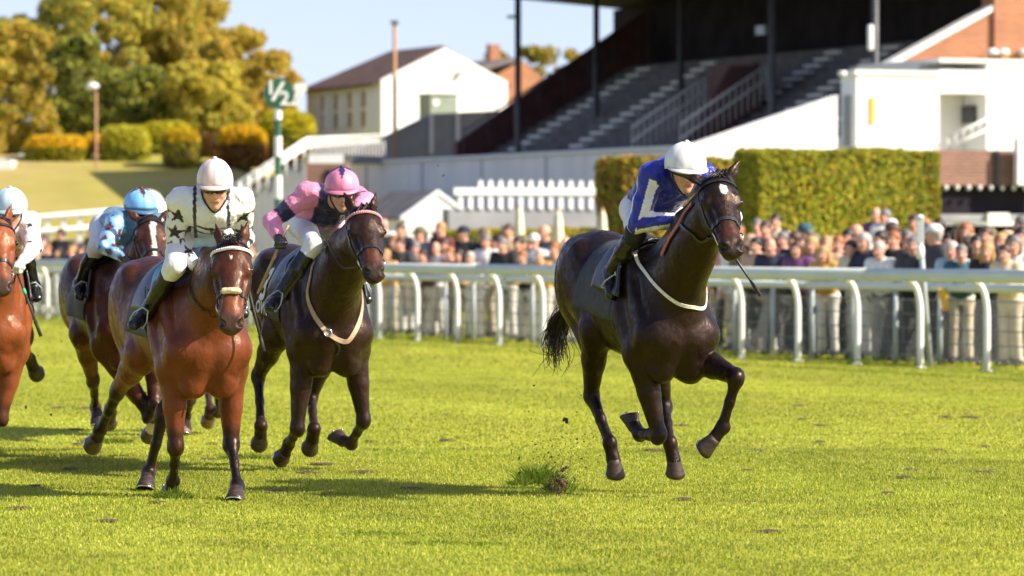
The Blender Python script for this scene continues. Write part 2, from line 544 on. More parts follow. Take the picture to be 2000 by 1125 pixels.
def ground_z(X, Y):
    return 4.6 * np.clip((Y - 121) / 33, 0, 1) ** 1.0 * sstep(-5.8, -8.6, X)

def ground_mat():
    m, nt, b = new_mat('turf')
    tc = nt.nodes.new('ShaderNodeTexCoord')
    def noise(scale, stretch, det=4):
        mp = nt.nodes.new('ShaderNodeMapping'); mp.inputs['Scale'].default_value = stretch; mp.inputs['Rotation'].default_value = (0, 0, -TROT)
        nt.links.new(tc.outputs['Object'], mp.inputs[0])
        n = nt.nodes.new('ShaderNodeTexNoise'); n.inputs['Scale'].default_value = scale; n.inputs['Detail'].default_value = det
        nt.links.new(mp.outputs[0], n.inputs['Vector']); return n.outputs['Fac']
    r = nt.nodes.new('ShaderNodeValToRGB')
    r.color_ramp.elements[0].color = (.26, .28, .018, 1); r.color_ramp.elements[1].color = (.38, .38, .034, 1)
    r.color_ramp.elements[0].position = .34; r.color_ramp.elements[1].position = .66
    nt.links.new(noise(1.0, (.55, .10, 1), 5), r.inputs[0])
    r2 = nt.nodes.new('ShaderNodeValToRGB')
    r2.color_ramp.elements[0].color = (.30, .235, .075, 1); r2.color_ramp.elements[1].color = (.52, .39, .165, 1)
    nt.links.new(noise(.5, (1, 1, 1), 6), r2.inputs[0])
    at_ = nt.nodes.new('ShaderNodeAttribute'); at_.attribute_name = 'dry'
    mx = nt.nodes.new('ShaderNodeMix'); mx.data_type = 'RGBA'
    nt.links.new(at_.outputs['Fac'], mx.inputs[0]); nt.links.new(r.outputs[0], mx.inputs[6]); nt.links.new(r2.outputs[0], mx.inputs[7])
    nt.links.new(mx.outputs[2], b.inputs['Base Color'])
    b.inputs['Roughness'].default_value = .9; b.inputs['Specular IOR Level'].default_value = .15
    bp = nt.nodes.new('ShaderNodeBump'); bp.inputs['Strength'].default_value = .6; bp.inputs['Distance'].default_value = .05
    nt.links.new(noise(40, (1, .5, 1), 3), bp.inputs['Height']); nt.links.new(bp.outputs[0], b.inputs['Normal'])
    return m

gx = np.concatenate([np.linspace(-900, -70, 14), np.linspace(-60, 60, 121), np.linspace(70, 900, 14)])
gy = np.concatenate([np.linspace(-60, 40, 11), np.linspace(42, 260, 150), np.linspace(280, 3000, 24)])
GX, GY = np.meshgrid(gx, gy, indexing='ij')
GZ = ground_z(GX, GY)
nv = len(gy)
Vg = np.stack([GX.ravel(), GY.ravel(), GZ.ravel()], 1)
ii, jj = np.meshgrid(np.arange(len(gx) - 1), np.arange(len(gy) - 1), indexing='ij')
a_ = (ii * nv + jj).ravel()
Fg = np.stack([a_, a_ + nv, a_ + nv + 1, a_ + 1], 1)
me = np_mesh('ground', Vg, Fg)
sg, qg = track_coords(Vg[:, 0], Vg[:, 1])
dry = sstep(116, 124, Vg[:, 1]) * sstep(-5, -7.5, Vg[:, 0]) * (.80 + .45 * wob(Vg, .30, 4))
aa = me.attributes.new('dry', 'FLOAT', 'POINT'); aa.data.foreach_set('value', np.clip(dry, 0, 1).astype(np.float32))
me.materials.append(ground_mat())
ground = link(bpy.data.objects.new('ground', me)); tag(ground, kind='structure')

# ---- turf blades (uncountable)
def blades(n, ylo, yhi, hlo, hhi, w, seed, xpad=1.06, up_q=.6):
    r = np.random.default_rng(seed)
    Y = np.sqrt(r.uniform(ylo ** 2, yhi ** 2, n))
    X = r.uniform(-1, 1, n) * Y * (1000 / FPX) * xpad
    s, q = track_coords(X, Y)
    k = q < up_q
    X, Y, s, q = X[k], Y[k], s[k], q[k]; n = len(X)
    P = np.stack([X, Y, np.zeros(n)], 1)
    patch = .5 + .5 * wob(P * np.array([1, .35, 1]), 1.7, 21)
    patch2 = .5 + .5 * wob(P, 7.0, 22)
    hgt = r.uniform(hlo, hhi, n) * ((.65 + .55 * patch2) * (.85 + .4 * patch) if ylo < 30 else 1.0)
    az = r.uniform(0, 2 * math.pi, n); lean = r.uniform(.15, .75, n)
    d = np.stack([np.cos(az), np.sin(az)], 1); pw = np.stack([-d[:, 1], d[:, 0]], 1)
    ww = w * r.uniform(.6, 1.3, n)
    b0 = np.stack([X - pw[:, 0] * ww, Y - pw[:, 1] * ww, np.full(n, -.004)], 1)
    b1 = np.stack([X + pw[:, 0] * ww, Y + pw[:, 1] * ww, np.full(n, -.004)], 1)
    m0 = np.stack([X + d[:, 0] * lean * hgt * .35 - pw[:, 0] * ww * .8, Y + d[:, 1] * lean * hgt * .35 - pw[:, 1] * ww * .8, hgt * .6], 1)
    m1 = np.stack([X + d[:, 0] * lean * hgt * .35 + pw[:, 0] * ww * .8, Y + d[:, 1] * lean * hgt * .35 + pw[:, 1] * ww * .8, hgt * .6], 1)
    t = np.stack([X + d[:, 0] * lean * hgt, Y + d[:, 1] * lean * hgt, hgt * (1 - .25 * lean)], 1)
    V = np.stack([b0, b1, m1, m0, t], 1).reshape(-1, 3)
    i = np.arange(n) * 5
    F = np.concatenate([np.stack([i, i + 1, i + 2], 1), np.stack([i, i + 2, i + 3], 1), np.stack([i + 3, i + 2, i + 4], 1)])
    base = np.array([.325, .375, .034]); yel = np.array([.50, .50, .09]); drk = np.array([.19, .265, .026])
    u = r.uniform(0, 1, n)
    stripe = .5 + .5 * np.sin(q * 2 * math.pi / 4.2)
    C = base[None] * (.75 + .5 * r.uniform(0, 1, n))[:, None]
    C = np.where((u < .20 + .15 * stripe)[:, None], yel[None] * r.uniform(.7, 1.15, (n, 1)), C)
    C = np.where(((u > .84) | (patch2 * patch > .60))[:, None], drk[None] * r.uniform(.8, 1.3, (n, 1)), C) if ylo < 30 else np.where((u > .86)[:, None], drk[None] * r.uniform(.9, 1.4, (n, 1)), C)
    band = .5 + .5 * wob(np.stack([q * .55, s * .05, q * 0], 1), 3.0, 27)
    C = C * (.70 + .48 * band + .14 * patch)[:, None]
    me = np_mesh('turf_grass', V, F, False)
    set_color(me, np.repeat(C, 5, 0))
    return me

bm_parts = [blades(260000, 21, 36, .011, .025, .0032, 31), blades(150000, 36, 60, .010, .022, .0055, 32), blades(70000, 60, 102, .012, .028, .010, 33)]
for i, me in enumerate(bm_parts):
    me.materials.append(M['grass_blade'])
    o = link(bpy.data.objects.new('turf_grass', me))
    tag(o, ['short mown turf grass under the leading runners', 'short mown turf grass between the runners and the rail', 'short mown turf grass beside the far stretch of rail'][i], 'grass', kind='stuff')

# ---- darker tufts and kicked-up divots standing in the turf
def tuft(label, px, py, rad, hgt, n, seed, dark=1.0, cat='grass tuft', fly=0.0):
    Y = HCAM * FPX / (py - YH); X = (px - 1000) / FPX * Y
    r = np.random.default_rng(seed); mb = MB(); cols = []
    for i in range(n):
        a = r.uniform(0, 6.283); q = rad * math.sqrt(r.uniform(0, 1))
        x, y = q * math.cos(a), q * math.sin(a) * .6
        h = hgt * r.uniform(.45, 1.1) * (1 - .5 * q / rad)
        lx, ly = r.normal() * .5 * h + x * .3, r.normal() * .4 * h
        w = .004
        mb.add([(x - w, y, 0), (x + w, y, 0), (x + lx * .4 + w * .8, y + ly * .4, h * .6), (x + lx * .4 - w * .8, y + ly * .4, h * .6), (x + lx, y + ly, h)], [(0, 1, 2, 3), (3, 2, 4)])
        c = np.array([.13, .20, .016]) * r.uniform(.6, 1.5) * dark
        if r.uniform() < .12: c = np.array([.3, .3, .05])
        cols += [c] * 5
    o = mb.build('grass_tuft', M['grass_blade']); set_color(o.data, np.array(cols))
    o.location = (X, Y, fly); tag(o, label, cat, kind='stuff')
    return o

tuft('thick dark tuft of torn grass behind the leading horse', 1052, 948, .13, .20, 460, 41, 1.25)
tuft('ragged grass tuft beside the flying dirt behind the leading horse', 1095, 962, .09, .14, 220, 42, 1.2)
tuft('low dark tuft at the far side of the thick tuft', 1015, 950, .08, .09, 150, 43, 1.1)
tuft('bushy tuft thrown up round the planted foreleg of the bright bay', 338, 976, .12, .10, 260, 44)
tuft('low dark tuft in the turf between the bay and the leader', 725, 1045, .16, .035, 120, 45, 1.3)
tuft('wide dark tuft low in the middle of the foreground turf', 850, 1064, .24, .035, 130, 46, 1.3)
tuft('small dark tuft right of the wide foreground one', 945, 1066, .14, .035, 60, 47, 1.3)
tuft('dark tuft at the lower edge under the leader', 1130, 1118, .20, .035, 100, 48, 1.3)
tuft('small tuft by the flying hooves of the pink rider', 480, 898, .20, .07, 160, 49, .8)
tuft('dark tuft where the shadow of the left group falls', 205, 866, .22, .08, 200, 50, .8)

# ---- longer grass round the feet of the rail posts
_r = np.random.default_rng(71); _mb = MB(); _cl = []
for _i in range(-2, 36):
    for _q in (0, .85):
        for _k in range(34):
            _p = W(_i * 1.84 + _r.normal() * .10 if _q == 0 else _i * 1.84 + _r.uniform(-.9, .9), _q + _r.normal() * .06); _h = _r.uniform(.05, .13); _w = .008
            _lx, _ly = _r.normal() * .03, _r.normal() * .03
            _mb.add([(_p.x - _w, _p.y, 0), (_p.x + _w, _p.y, 0), (_p.x + _lx, _p.y + _ly, _h)], [(0, 1, 2)])
            _cl += [np.array((.20, .27, .03)) * _r.uniform(.7, 1.4)] * 3
_o = _mb.build('rail_foot_grass', M['grass_blade']); set_color(_o.data, np.array(_cl)); tag(_o, 'longer grass round the feet of the rail posts', 'grass', kind='stuff')
# ---- hoof cuts in the turf
_mb = MB()
for _i in range(46):
    _Y = _r.uniform(24, 46); _X = _r.uniform(-1, 1) * _Y / 9.2; _a = _r.uniform(.05, .10); _t = _r.uniform(-.5, .5)
    _v = []
    for _j in range(10):
        _g = 2 * math.pi * _j / 10; _rr = _a * _r.uniform(.7, 1.2)
        _v.append((_X + _rr * math.cos(_g), _Y + 1.6 * _rr * math.sin(_g), .006 + .008 * _r.uniform()))
    _v.append((_X, _Y, .020))
    _mb.add(_v, [(_j, (_j + 1) % 10, 10) for _j in range(10)])
_o = _mb.build('hoof_cuts', M['dirt']); tag(_o, 'small brown hoof cuts scattered over the turf', 'divots', kind='stuff')

# ------------------------------------------------------------------ running rail
RS = 1.84
def near_rail():
    t = thing('running_rail', 'pale grey plastic running rail on curved white posts along the turf', 'rail', W(0, 0), TROT)
    ov = -.20
    mb = MB(); prof = []
    for j in range(20):
        a = 2 * math.pi * j / 20
        prof.append((ov + .068 * math.cos(a), 1.20 + .085 * math.sin(a)))
    s0 = -6 * RS
    for k in range(6):
        m = MB(); a, b = s0 + k * 14 + (0.004 if k else 0), s0 + (k + 1) * 14
        m.prism(prof, 'y', a, b)
        o = m.build('rail_tube', M['rail_plastic'], t, True)
    first = None
    for i in range(-4, 38):
        s = i * RS
        if first is None:
            m = MB()
            pts = [(0, 0, -.1), (0, 0, .3), (0, 0, .70)] + [(-.16 * (1 - math.cos(a)), 0, .70 + .42 * math.sin(a)) for a in np.linspace(.2, 1.45, 9)]
            m.tube(pts, [.044, .044, .044] + [.043] * 9, 12)
            m.lathe([(.075, -.02), (.075, .015), (.05, .03)], 12)
            m.tube([(-.135, -.05, 1.125), (-.20, -.05, 1.105), (-.265, -.05, 1.13)], .014, 6); m.tube([(-.135, .05, 1.125), (-.20, .05, 1.105), (-.265, .05, 1.13)], .014, 6)
            first = m.build('post', M['white_paint'], t, True); first.location = (0, s, 0)
        else:
            c = first.copy(); link(c, t); c.location = (0, s, 0)
    return t
near_rail()

def crowd_barrier():
    q0 = .85
    t = thing('crowd_barrier', 'grey steel crowd barrier with wire mesh panels behind the running rail', 'barrier', W(0, q0), TROT)
    sp = 1.30
    m = MB()
    for k in range(5):
        m = MB(); m.tube([(0, -9 + 16 * k + (.003 if k else 0), 1.03), (0, -9 + 16 * (k + 1), 1.03)], .055, 12); m.build('top_rail', M['rail_plastic'], t, True)
    post = None; panel = None
    for i in range(-6, 50):
        s = i * sp + .35
        if post is None:
            m = MB(); m.tube([(0, 0, -.1), (0, 0, .99)], .034, 10); post = m.build('post', M['grey_steel'], t, True); post.location = (0, s, 0)
            m = MB()
            for z in (.10, .29, .48, .67, .86):
                m.tube([(.02, .05, z), (.02, sp - .05, z)], .008, 6)
            n = 40
            for j in range(n):
                y = .05 + (sp - .1) * j / (n - 1)
                m.add([(.02, y - .0022, .05), (.02, y + .0022, .05), (.02, y + .0022, .88), (.02, y - .0022, .88), (.024, y, .05), (.024, y, .88)], [(0, 1, 2, 3), (1, 4, 5, 2), (4, 0, 3, 5)])
            panel = m.build('mesh_panel', M['wire'], t); panel.location = (0, s, 0)
        else:
            c = post.copy(); link(c, t); c.location = (0, s, 0)
            c = panel.copy(); link(c, t); c.location = (0, s, 0)
    return t
crowd_barrier()

# leaning marker post by the rail
_Y = 60.0
t = thing('marker_post', 'slim grey marker post with a pale rounded head leaning by the rail', 'post', (at(1818, 715, _Y).x, _Y, 0), 0)
m = MB(); m.tube([(0, 0, -.05), (-.10, 0, 1.2), (-.135, 0, 1.62)], .036, 10); m.build('pole', M['grey_steel'], t, True)
m = MB(); m.box(-.19, -.09, -.02, .02, 1.60, 1.95); m.build('plate', M['grey_steel'], t, bevel=.01)
m = MB(); m.lathe([(.001, 0), (.045, .01), (.05, .03), (.03, .05), (.001, .06)], 12, (-.14, 0, 1.93)); m.build('cap', M['white_paint'], t, True)
m = MB(); m.lathe([(.001, 0), (.05, .01), (.055, .10), (.045, .18), (.001, .20)], 10, (-.135, 0, 1.40)); m.build('bracket', M['white_paint'], t, True)
# yellow flag hanging on the barrier
p = W(0, .78); Yf = 60.6
t = thing('yellow_flag', 'small yellow flag hanging from the crowd barrier near the marker post', 'flag', (at(1840, 545, Yf).x, Yf, .72), 0)
m = MB(); vs = []; fs = []
for i in range(7):
    for j in range(5):
        x = -.06 + .03 * j * (1 - .06 * i); z = .30 - i * .05
        vs.append((x + .012 * i, .02 * math.sin(j * 1.6 + i * .5), z))
for i in range(6):
    for j in range(4):
        a = i * 5 + j; fs.append((a, a + 1, a + 6, a + 5))
m.add(vs, fs); o = m.build('cloth', M['yellow'], t, True); sm = o.modifiers.new('s', 'SOLIDIFY'); sm.thickness = .004
# ------------------------------------------------------------------ buildings (local x = away from the track, y = up the course)
def tt(name, label, cat, s, q, z=0.0, group=None):
    return thing(name, label, cat, W(s, q, z), TROT, group)

# ---- grandstand
SF, SN, QF = 83.6, 57.0, 25.0           # far end, near end, front wall
NR, RISE, RUN = 18, .195, .333
ZT = 4.25                               # top of the front wall
gs = tt('grandstand', 'long covered grandstand with dark roof and stepped concrete terraces', 'grandstand', 0, QF)
mb = MB(); mb.box(0, .25, SN - 4, SF + 17.5, -.2, ZT); mb.build('front_wall', M['grey_wall'], gs)
for k, s_ in enumerate(np.arange(SN + 3, SF + 16, 5.2)):
    m = MB(); m.box(-.03, -.002, s_, s_ + .05, 0, ZT - .05); m.build('wall_joint', M['mid_grey'], gs)
m = MB(); m.box(-.10, .35, SN - 4, SF + 17.5, ZT + .003, ZT + .10); m.build('coping', M['white_wall'], gs)
for k in range(NR):
    m = MB(); x0 = .27 + k * RUN
    m.box(x0, x0 + RUN + .02, SN, SF, -.2, ZT - .55 + (k + 1) * RISE)
    m.build('terrace_step', M['concrete'], gs)
    m = MB(); m.box(x0 + .003, x0 + .16, SN + .3, SF - .3, ZT - .55 + (k + 1) * RISE + .003, ZT - .55 + (k + 1) * RISE + .035)
    m.build('bench_board', M['concrete'], gs)
ztop = ZT - .55 + NR * RISE; xtop = .27 + NR * RUN
for px0 in (940, 1059, 1286, 1392, 1520):
    s0 = s_at(px0, QF + .3)
    for k in range(NR):
        x0 = .27 + k * RUN
        m = MB(); z0 = ZT - .55 + (k + 1) * RISE
        m.box(x0 - .20, x0 - .01, s0 - .5, s0 + .5, z0 - RISE + .04, z0 - RISE * .35)
        m.build('aisle_step', M['pale_concrete'], gs)
# back wall, roof, columns
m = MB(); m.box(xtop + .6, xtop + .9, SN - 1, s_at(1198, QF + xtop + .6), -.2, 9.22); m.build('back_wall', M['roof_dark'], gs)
ZR = 9.15
m = MB(); m.prism([(-2.6, 9.95), (xtop + 1.2, 9.23), (xtop + 1.2, 9.6), (-2.6, 10.4)], 'y', SN - 1, s_at(1198, QF + xtop + .6)); m.build('roof', M['roof_dark'], gs)
m = MB(); m.box(-2.66, -2.602, SN - 1, SF + 3, 9.85, 10.5); m.build('fascia', M['dark_steel'], gs)
for px0, x0 in ((1012, .12), (1165, 3.0), (1330, 3.0), (1508, .9), (1709, .6)):
    s0 = s_at(px0, QF + x0)
    m = MB(); m.tube([(x0, s0, .2), (x0, s0, ZR + .4)], .10, 10); m.build('column', M['dark_steel'], gs, True)
# raking far-end wall, dark red, and its handrail
def zt(x): return ZT - .05 + max(0, x) * RISE / RUN
m = MB(); m.prism([(.25, 0), (xtop + .5, 0), (xtop + .5, zt(xtop + .5) + .95), (.25, ZT + .55)], 'y', SF + .02, SF + .25); m.build('end_wall', M['dark_red'], gs)
m = MB(); m.tube([(.3, SF - .4, ZT + .9), (xtop, SF - .4, zt(xtop) + .9)], .03, 8)
for i in range(8):
    x = .3 + (xtop - .3) * i / 7; m.tube([(x, SF - .4, zt(x) - .3), (x, SF - .4, zt(x) + .92)], .02, 6)
m.build('handrail', M['dark_steel'], gs, True)
# entrance well with its sloping rails
sv = s_at(1335, QF + 1.2)
m = MB(); m.prism([(.3, ZT - .3), (2.9, ZT - .3), (2.9, zt(2.9) + .75), (2.0, zt(2.9) + .75)], 'y', sv - 1.5, sv - 1.35); m.build('well_wall', M['dark_red'], gs)
m = MB(); m.box(2.75, 2.95, sv - 1.35, sv + 1.6, ZT, zt(2.9) + .85); m.build('well_wall', M['dark_red'], gs)
for dy in (-1.7, 1.7):
    m = MB(); 
    for dz in (.95, .55):
        m.tube([(.35, sv + dy, ZT + dz - .25), (3.0, sv + dy, zt(3.0) + dz - .25)], .03, 8)
    for i in range(15):
        x = .35 + 2.65 * i / 14; m.tube([(x, sv + dy, zt(x) - .3), (x, sv + dy, zt(x) + .70)], .016, 6)
    m.build('well_rail', M['pale_concrete'], gs, True)
# lamps and small things under the roof
m = MB(); m.box(4.0, 4.2, s_at(1484, QF + 4) - .3, s_at(1484, QF + 4) + .3, z_at(68, s_at(1484, QF + 4), QF + 4), z_at(50, s_at(1484, QF + 4), QF + 4)); m.build('sign_box', M['window_grey'], gs)
m = MB(); s0 = s_at(1700, QF + .4); m.lathe([(.06, z_at(98, s0, QF)), (.08, z_at(95, s0, QF)), (.08, z_at(52, s0, QF)), (.06, z_at(48, s0, QF))], 12, (.4, s0, 0)); m.build('speaker', M['white_paint'], gs, True)

# ---- near end: brick raking wall and pier, white ramp wall, white kiosk blocks
s0 = SN - .6
be = tt('brick_end_wall', 'sunlit orange brick raking end wall of the grandstand', 'wall', s0, QF)
q1, q2, q3 = q_at(1715, s0) - QF, q_at(1938, s0) - QF, q_at(2080, s0) - QF
zr1, zr2 = z_at(145, s0, QF + q1), z_at(22, s0, QF + q2)
m = MB(); m.prism([(q1 - .6, 0), (q2, 0), (q2, zr2), (q1, zr1), (q1 - .6, zr1 - .3)], 'y', 0, .35); m.build('wall', M['brick'], be)
m = MB(); m.prism([(q1 - .6, zr1 - .297), (q1, zr1 + .003), (q2 - .003, zr2 + .003), (q2 - .003, zr2 + .17), (q1, zr1 + .17), (q1 - .6, zr1 - .13)], 'y', -.08, .40); m.build('coping', M['pale_concrete'], be)
m = MB(); m.box(q2, q3, -.12, .6, 0, z_at(-60, s0, QF + q2)); m.build('pier', M['brick'], be)
for px0 in (1928, 1950, 1990):
    q = q_at(px0, s0) - QF
    m = MB(); m.lathe([(.02, -.02), (.13, .0), (.16, .06), (.13, .14), (.04, .17)], 14, (q, -.28, z_at(108, s0, QF + q))); m.build('floodlight', M['white_paint'], be, True)
    m = MB(); m.tube([(q, -.14, z_at(108, s0, QF + q) - .05), (q, -.28, z_at(108, s0, QF + q))], .03, 6); m.build('bracket', M['grey_steel'], be, True)

s0 = SN - 7.7
rw = tt('white_ramp_wall', 'white wall with a sloping top beside the terraces', 'wall', s0, 0)
qa, qb = q_at(1340, s0), q_at(1635, s0)
m = MB(); m.prism([(qa, 0), (qb, 0), (qb, z_at(190, s0, qb)), (qa, z_at(290, s0, qa))], 'y', 0, .3); m.build('wall', M['white_wall'], rw)
m = MB(); m.prism([(qa, z_at(290, s0, qa) + .003), (qb, z_at(190, s0, qb) + .003), (qb, z_at(186, s0, qb)), (qa, z_at(286, s0, qa))], 'y', -.05, .34); m.build('coping', M['pale_concrete'], rw)

s0 = SN - 7.3
wb = tt('white_stair_block', 'flat roofed white rendered block with a yellow strip beside the ramp wall', 'building', s0, 0)
qa, qb = q_at(1672, s0), q_at(1834, s0); zt_ = z_at(146, s0, qa)
dep = s_at(1642, qa) - s0
m = MB(); m.box(qa, qb, 0, dep, 0, zt_); m.build('wall', M['white_wall'], wb)
m = MB(); m.box(qa - .06, qb + .02, -.06, dep + .06, zt_ + .003, zt_ + .12); m.build('roof_edge', M['white_paint'], wb)
q = q_at(1702, s0); m = MB(); m.box(q - .06, q + .06, -.05, -.003, z_at(242, s0, q), z_at(190, s0, q)); m.build('yellow_strip', M['yellow'], wb)
q = q_at(1652, s0); m = MB(); m.box(-.04 + qa - .02, qa - .003, dep * .35, dep * .7, z_at(285, s0, q), z_at(185, s0, q)); m.build('door', M['mid_grey'], wb)
m = MB(); m.lathe([(.02, 0), (.10, .02), (.10, .12), (.02, .14)], 10, (q_at(1645, s0), 0, zt_ - .05)); m.build('lamp', M['white_paint'], wb, True)

s0 = SN - 7.0
wc = tt('white_ticket_office', 'bright white office with a grey recessed porch and white stair rail', 'building', s0, 0)
qa, qb, qc, qd = q_at(1835, s0), q_at(1926, s0), q_at(1860, s0), q_at(2080, s0)
z0, z1, z2, z3 = z_at(290, s0, qa), z_at(182, s0, qa), z_at(122, s0, qa), z_at(136, s0, qa)
m = MB(); m.box(qa, qd, 1.2, 4.5, 0, z2); m.build('wall', M['white_wall'], wc)
m = MB(); m.box(qb, qd, 0, 1.198, 0, z2); m.build('porch_side', M['white_wall'], wc)
m = MB(); m.box(qa, qb - .003, 0, 1.198, z1, z3); m.build('porch_lintel', M['white_wall'], wc)
m = MB(); m.box(qa + .1, qb - .1, 1.15, 1.197, z0, z1 - .003); m.build('porch_back', M['grey_wall'], wc)
m = MB(); m.box(qb - .12, qb - .003, .5, 1.1, z_at(240, s0, qb), z_at(205, s0, qb)); m.build('notice', M['dark_window'], wc)
m = MB(); m.box(qa - .03, qd, -.05, 4.55, z2 + .003, z2 + .10); m.build('roof_edge', M['white_paint'], wc)
m = MB()
for o_ in (0, .35):
    m.tube([(q_at(1832, s0), -.5, z_at(290 - o_ * 60, s0, qa)), (q_at(1925, s0), -.5, z_at(245 - o_ * 60, s0, qa))], .03, 8)
for i in range(7):
    f_ = i / 6; q = q_at(1832 + 93 * f_, s0); m.tube([(q, -.5, z_at(292 - 45 * f_, s0, qa)), (q, -.5, z_at(268 - 45 * f_, s0, qa))], .02, 6)
m.build('stair_rail', M['white_paint'], wc, True)

# brick plinth below the office with lamps, dark undercroft and pale ledge
s0 = SN - 12
bp_ = tt('brick_terrace', 'low brick terrace wall with a row of small lamps above a dark undercroft', 'wall', s0, 0)
qa, qd = q_at(1828, s0), q_at(2090, s0)
za, zb, zc_, zd, ze = [z_at(y, s0, qa) for y in (293, 362, 418, 440, 500)]
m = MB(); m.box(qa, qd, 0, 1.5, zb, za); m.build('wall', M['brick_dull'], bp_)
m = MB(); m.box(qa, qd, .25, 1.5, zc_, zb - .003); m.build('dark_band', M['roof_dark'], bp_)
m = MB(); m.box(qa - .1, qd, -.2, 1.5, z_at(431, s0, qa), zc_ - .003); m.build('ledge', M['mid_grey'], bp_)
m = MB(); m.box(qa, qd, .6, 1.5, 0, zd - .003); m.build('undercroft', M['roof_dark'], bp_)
for i in range(9):
    q = q_at(1845 + 22 * i, s0); m = MB(); m.lathe([(.02, -.06), (.05, -.03), (.055, .02), (.02, .06)], 10, (q, -.06, zb - .05)); m.build('lamp', M['white_paint'], bp_, True)
for px0 in (1944,):
    q = q_at(px0, s0); m = MB(); m.box(q - .05, q + .05, -.10, -.003, zb, za); m.build('pilaster', M['dark_steel'], bp_)
m = MB(); q = q_at(1938, s0); m.box(q - .28, q + .28, -.32, -.203, z_at(438, s0, q), z_at(416, s0, q)); m.build('light_box', M['white_paint'], bp_)
m = MB(); q = q_at(1990, s0); m.box(q - .3, q + .9, -.5, -.3, z_at(362, s0, q), z_at(272, s0, q)); m.build('gate_panel', M['pale_concrete'], bp_)

# ---- hedges with real leaves
def leaf_cloud(name, P, Nn, size, cols, mat, parent, seed=0, flat=.35, kind=None):
    """one small four-cornered leaf at every point"""
    r = np.random.default_rng(seed); n = len(P)
    d = Nn + r.normal(size=(n, 3)) * flat * 2.2; d /= np.linalg.norm(d, axis=1)[:, None]
    t = np.cross(d, r.normal(size=(n, 3))); t /= np.linalg.norm(t, axis=1)[:, None]
    b = np.cross(d, t)
    sz = size * r.uniform(.6, 1.4, (n, 1))
    V = np.stack([P - t * sz, P + b * sz * .55 + d * sz * .2, P + t * sz, P - b * sz * .55 + d * sz * .2], 1).reshape(-1, 3)
    F = (np.arange(n) * 4)[:, None] + np.arange(4)[None]
    me = np_mesh(name, V, F, False)
    set_color(me, np.repeat(cols, 4, 0)); me.materials.append(mat)
    o = link(bpy.data.objects.new(name, me), parent)
    if kind: o['kind'] = kind
    return o

def pick(r, n, palette, weights):
    i = r.choice(len(palette), n, p=np.array(weights) / sum(weights))
    return np.array(palette)[i] * r.uniform(.75, 1.25, (n, 1))

def hedge(label, s, q, L, Wd, Ht, palette, weights, n=9000, size=.06, seed=1, z0=0.0, core=(.03, .045, .012), group=None, round_=.12, top=None, name='hedge', low=None):
    """clipped block: local x across (Wd), y along (L)"""
    t = tt(name, label, 'hedge', s, q, z0, group)
    r = np.random.default_rng(seed)
    m = MB(); e = .10
    m.box(e, Wd - e, e, L - e, 0, Ht - e); m.build('stems', noise_mat('hedge_core_%d' % seed, core, tuple(1.6 * c for c in core), 6, .9), t)
    A = [Wd * Ht, Wd * Ht, L * Ht, L * Ht, Wd * L]
    f = r.choice(5, n, p=np.array(A) / sum(A)); u, v = r.uniform(0, 1, n), r.uniform(0, 1, n)
    P = np.zeros((n, 3)); Nn = np.zeros((n, 3))
    for k in range(5):
        m_ = f == k
        if k < 2: P[m_] = np.stack([u[m_] * Wd, np.full(m_.sum(), 0 if k == 0 else L), v[m_] * Ht], 1); Nn[m_] = (0, -1 if k == 0 else 1, 0)
        elif k < 4: P[m_] = np.stack([np.full(m_.sum(), 0 if k == 2 else Wd), u[m_] * L, v[m_] * Ht], 1); Nn[m_] = (-1 if k == 2 else 1, 0, 0)
        else: P[m_] = np.stack([u[m_] * Wd, v[m_] * L, np.full(m_.sum(), Ht)], 1); Nn[m_] = (0, 0, 1)
    # rounded corners, lumpy skin, leaves in some depth
    c = np.array([Wd / 2, L / 2, Ht / 2]); hf = np.array([Wd / 2, L / 2, Ht / 2])
    over = np.abs(P - c) - (hf - round_); over[:, 2] = np.where(P[:, 2] < c[2], -1, over[:, 2])
    o2 = np.maximum(over, 0); ln = np.linalg.norm(o2, axis=1)
    fix = ln > round_
    P[fix] -= (np.sign(P - c) * o2 * (1 - round_ / np.maximum(ln, 1e-6))[:, None])[fix]
    P += Nn * (.05 * wob(P, 2.6, seed) + .035 * wob(P, 9, seed + 1) - np.abs(r.normal(size=n)) * .05)[:, None]
    C = pick(r, n, palette, weights) * (1 + .35 * wob(P, 1.3, seed + 2))[:, None]
    if low is not None:
        w = P[:, 2] < Ht * low[0] + .06 * wob(P, 6, 3); C[w] = pick(r, n, low[1], [1] * len(low[1]))[w]
    if top is not None:
        w = P[:, 2] > Ht * top[0] + .05 * wob(P, 5, 4); C[w] = pick(r, n, top[1], [1] * len(top[1]))[w]
    leaf_cloud('foliage', P, Nn, size, np.clip(C, .004, 1), M['foliage'], t, seed)
    return t

GR, YG, AU, RUST = (.27, .34, .04), (.57, .54, .05), (.60, .45, .05), (.48, .28, .055)
qh = 10.0
s0 = s_at(1482, qh)
hedge('tall clipped hedge turning yellow behind the crowd at the rail', s0, qh, s_at(1430, qh) - s0, q_at(1842, s0) - qh, z_at(290, s0, qh), [GR, YG, AU, RUST], [5.5, 5, 1.8, 1.0], 46000, .042, 3)
s1 = s_at(1216, qh)
hedge('rusty brown clipped hedge behind the blue rider', s1, qh, s_at(1160, qh) - s1, 3.9, z_at(308, s1, qh), [GR, AU, RUST, (.16, .07, .02)], [2.5, 3, 3, 1.5], 20000, .055, 4)
s0 = s_at(895, 12.6)
hedge('low yellow green hedge behind the closed parasols', s0, 12.6, 1.2, 5.0, z_at(447, s0, 12.6), [(.50, .42, .02), (.40, .36, .02)], [1, 1], 9000, .05, 5)

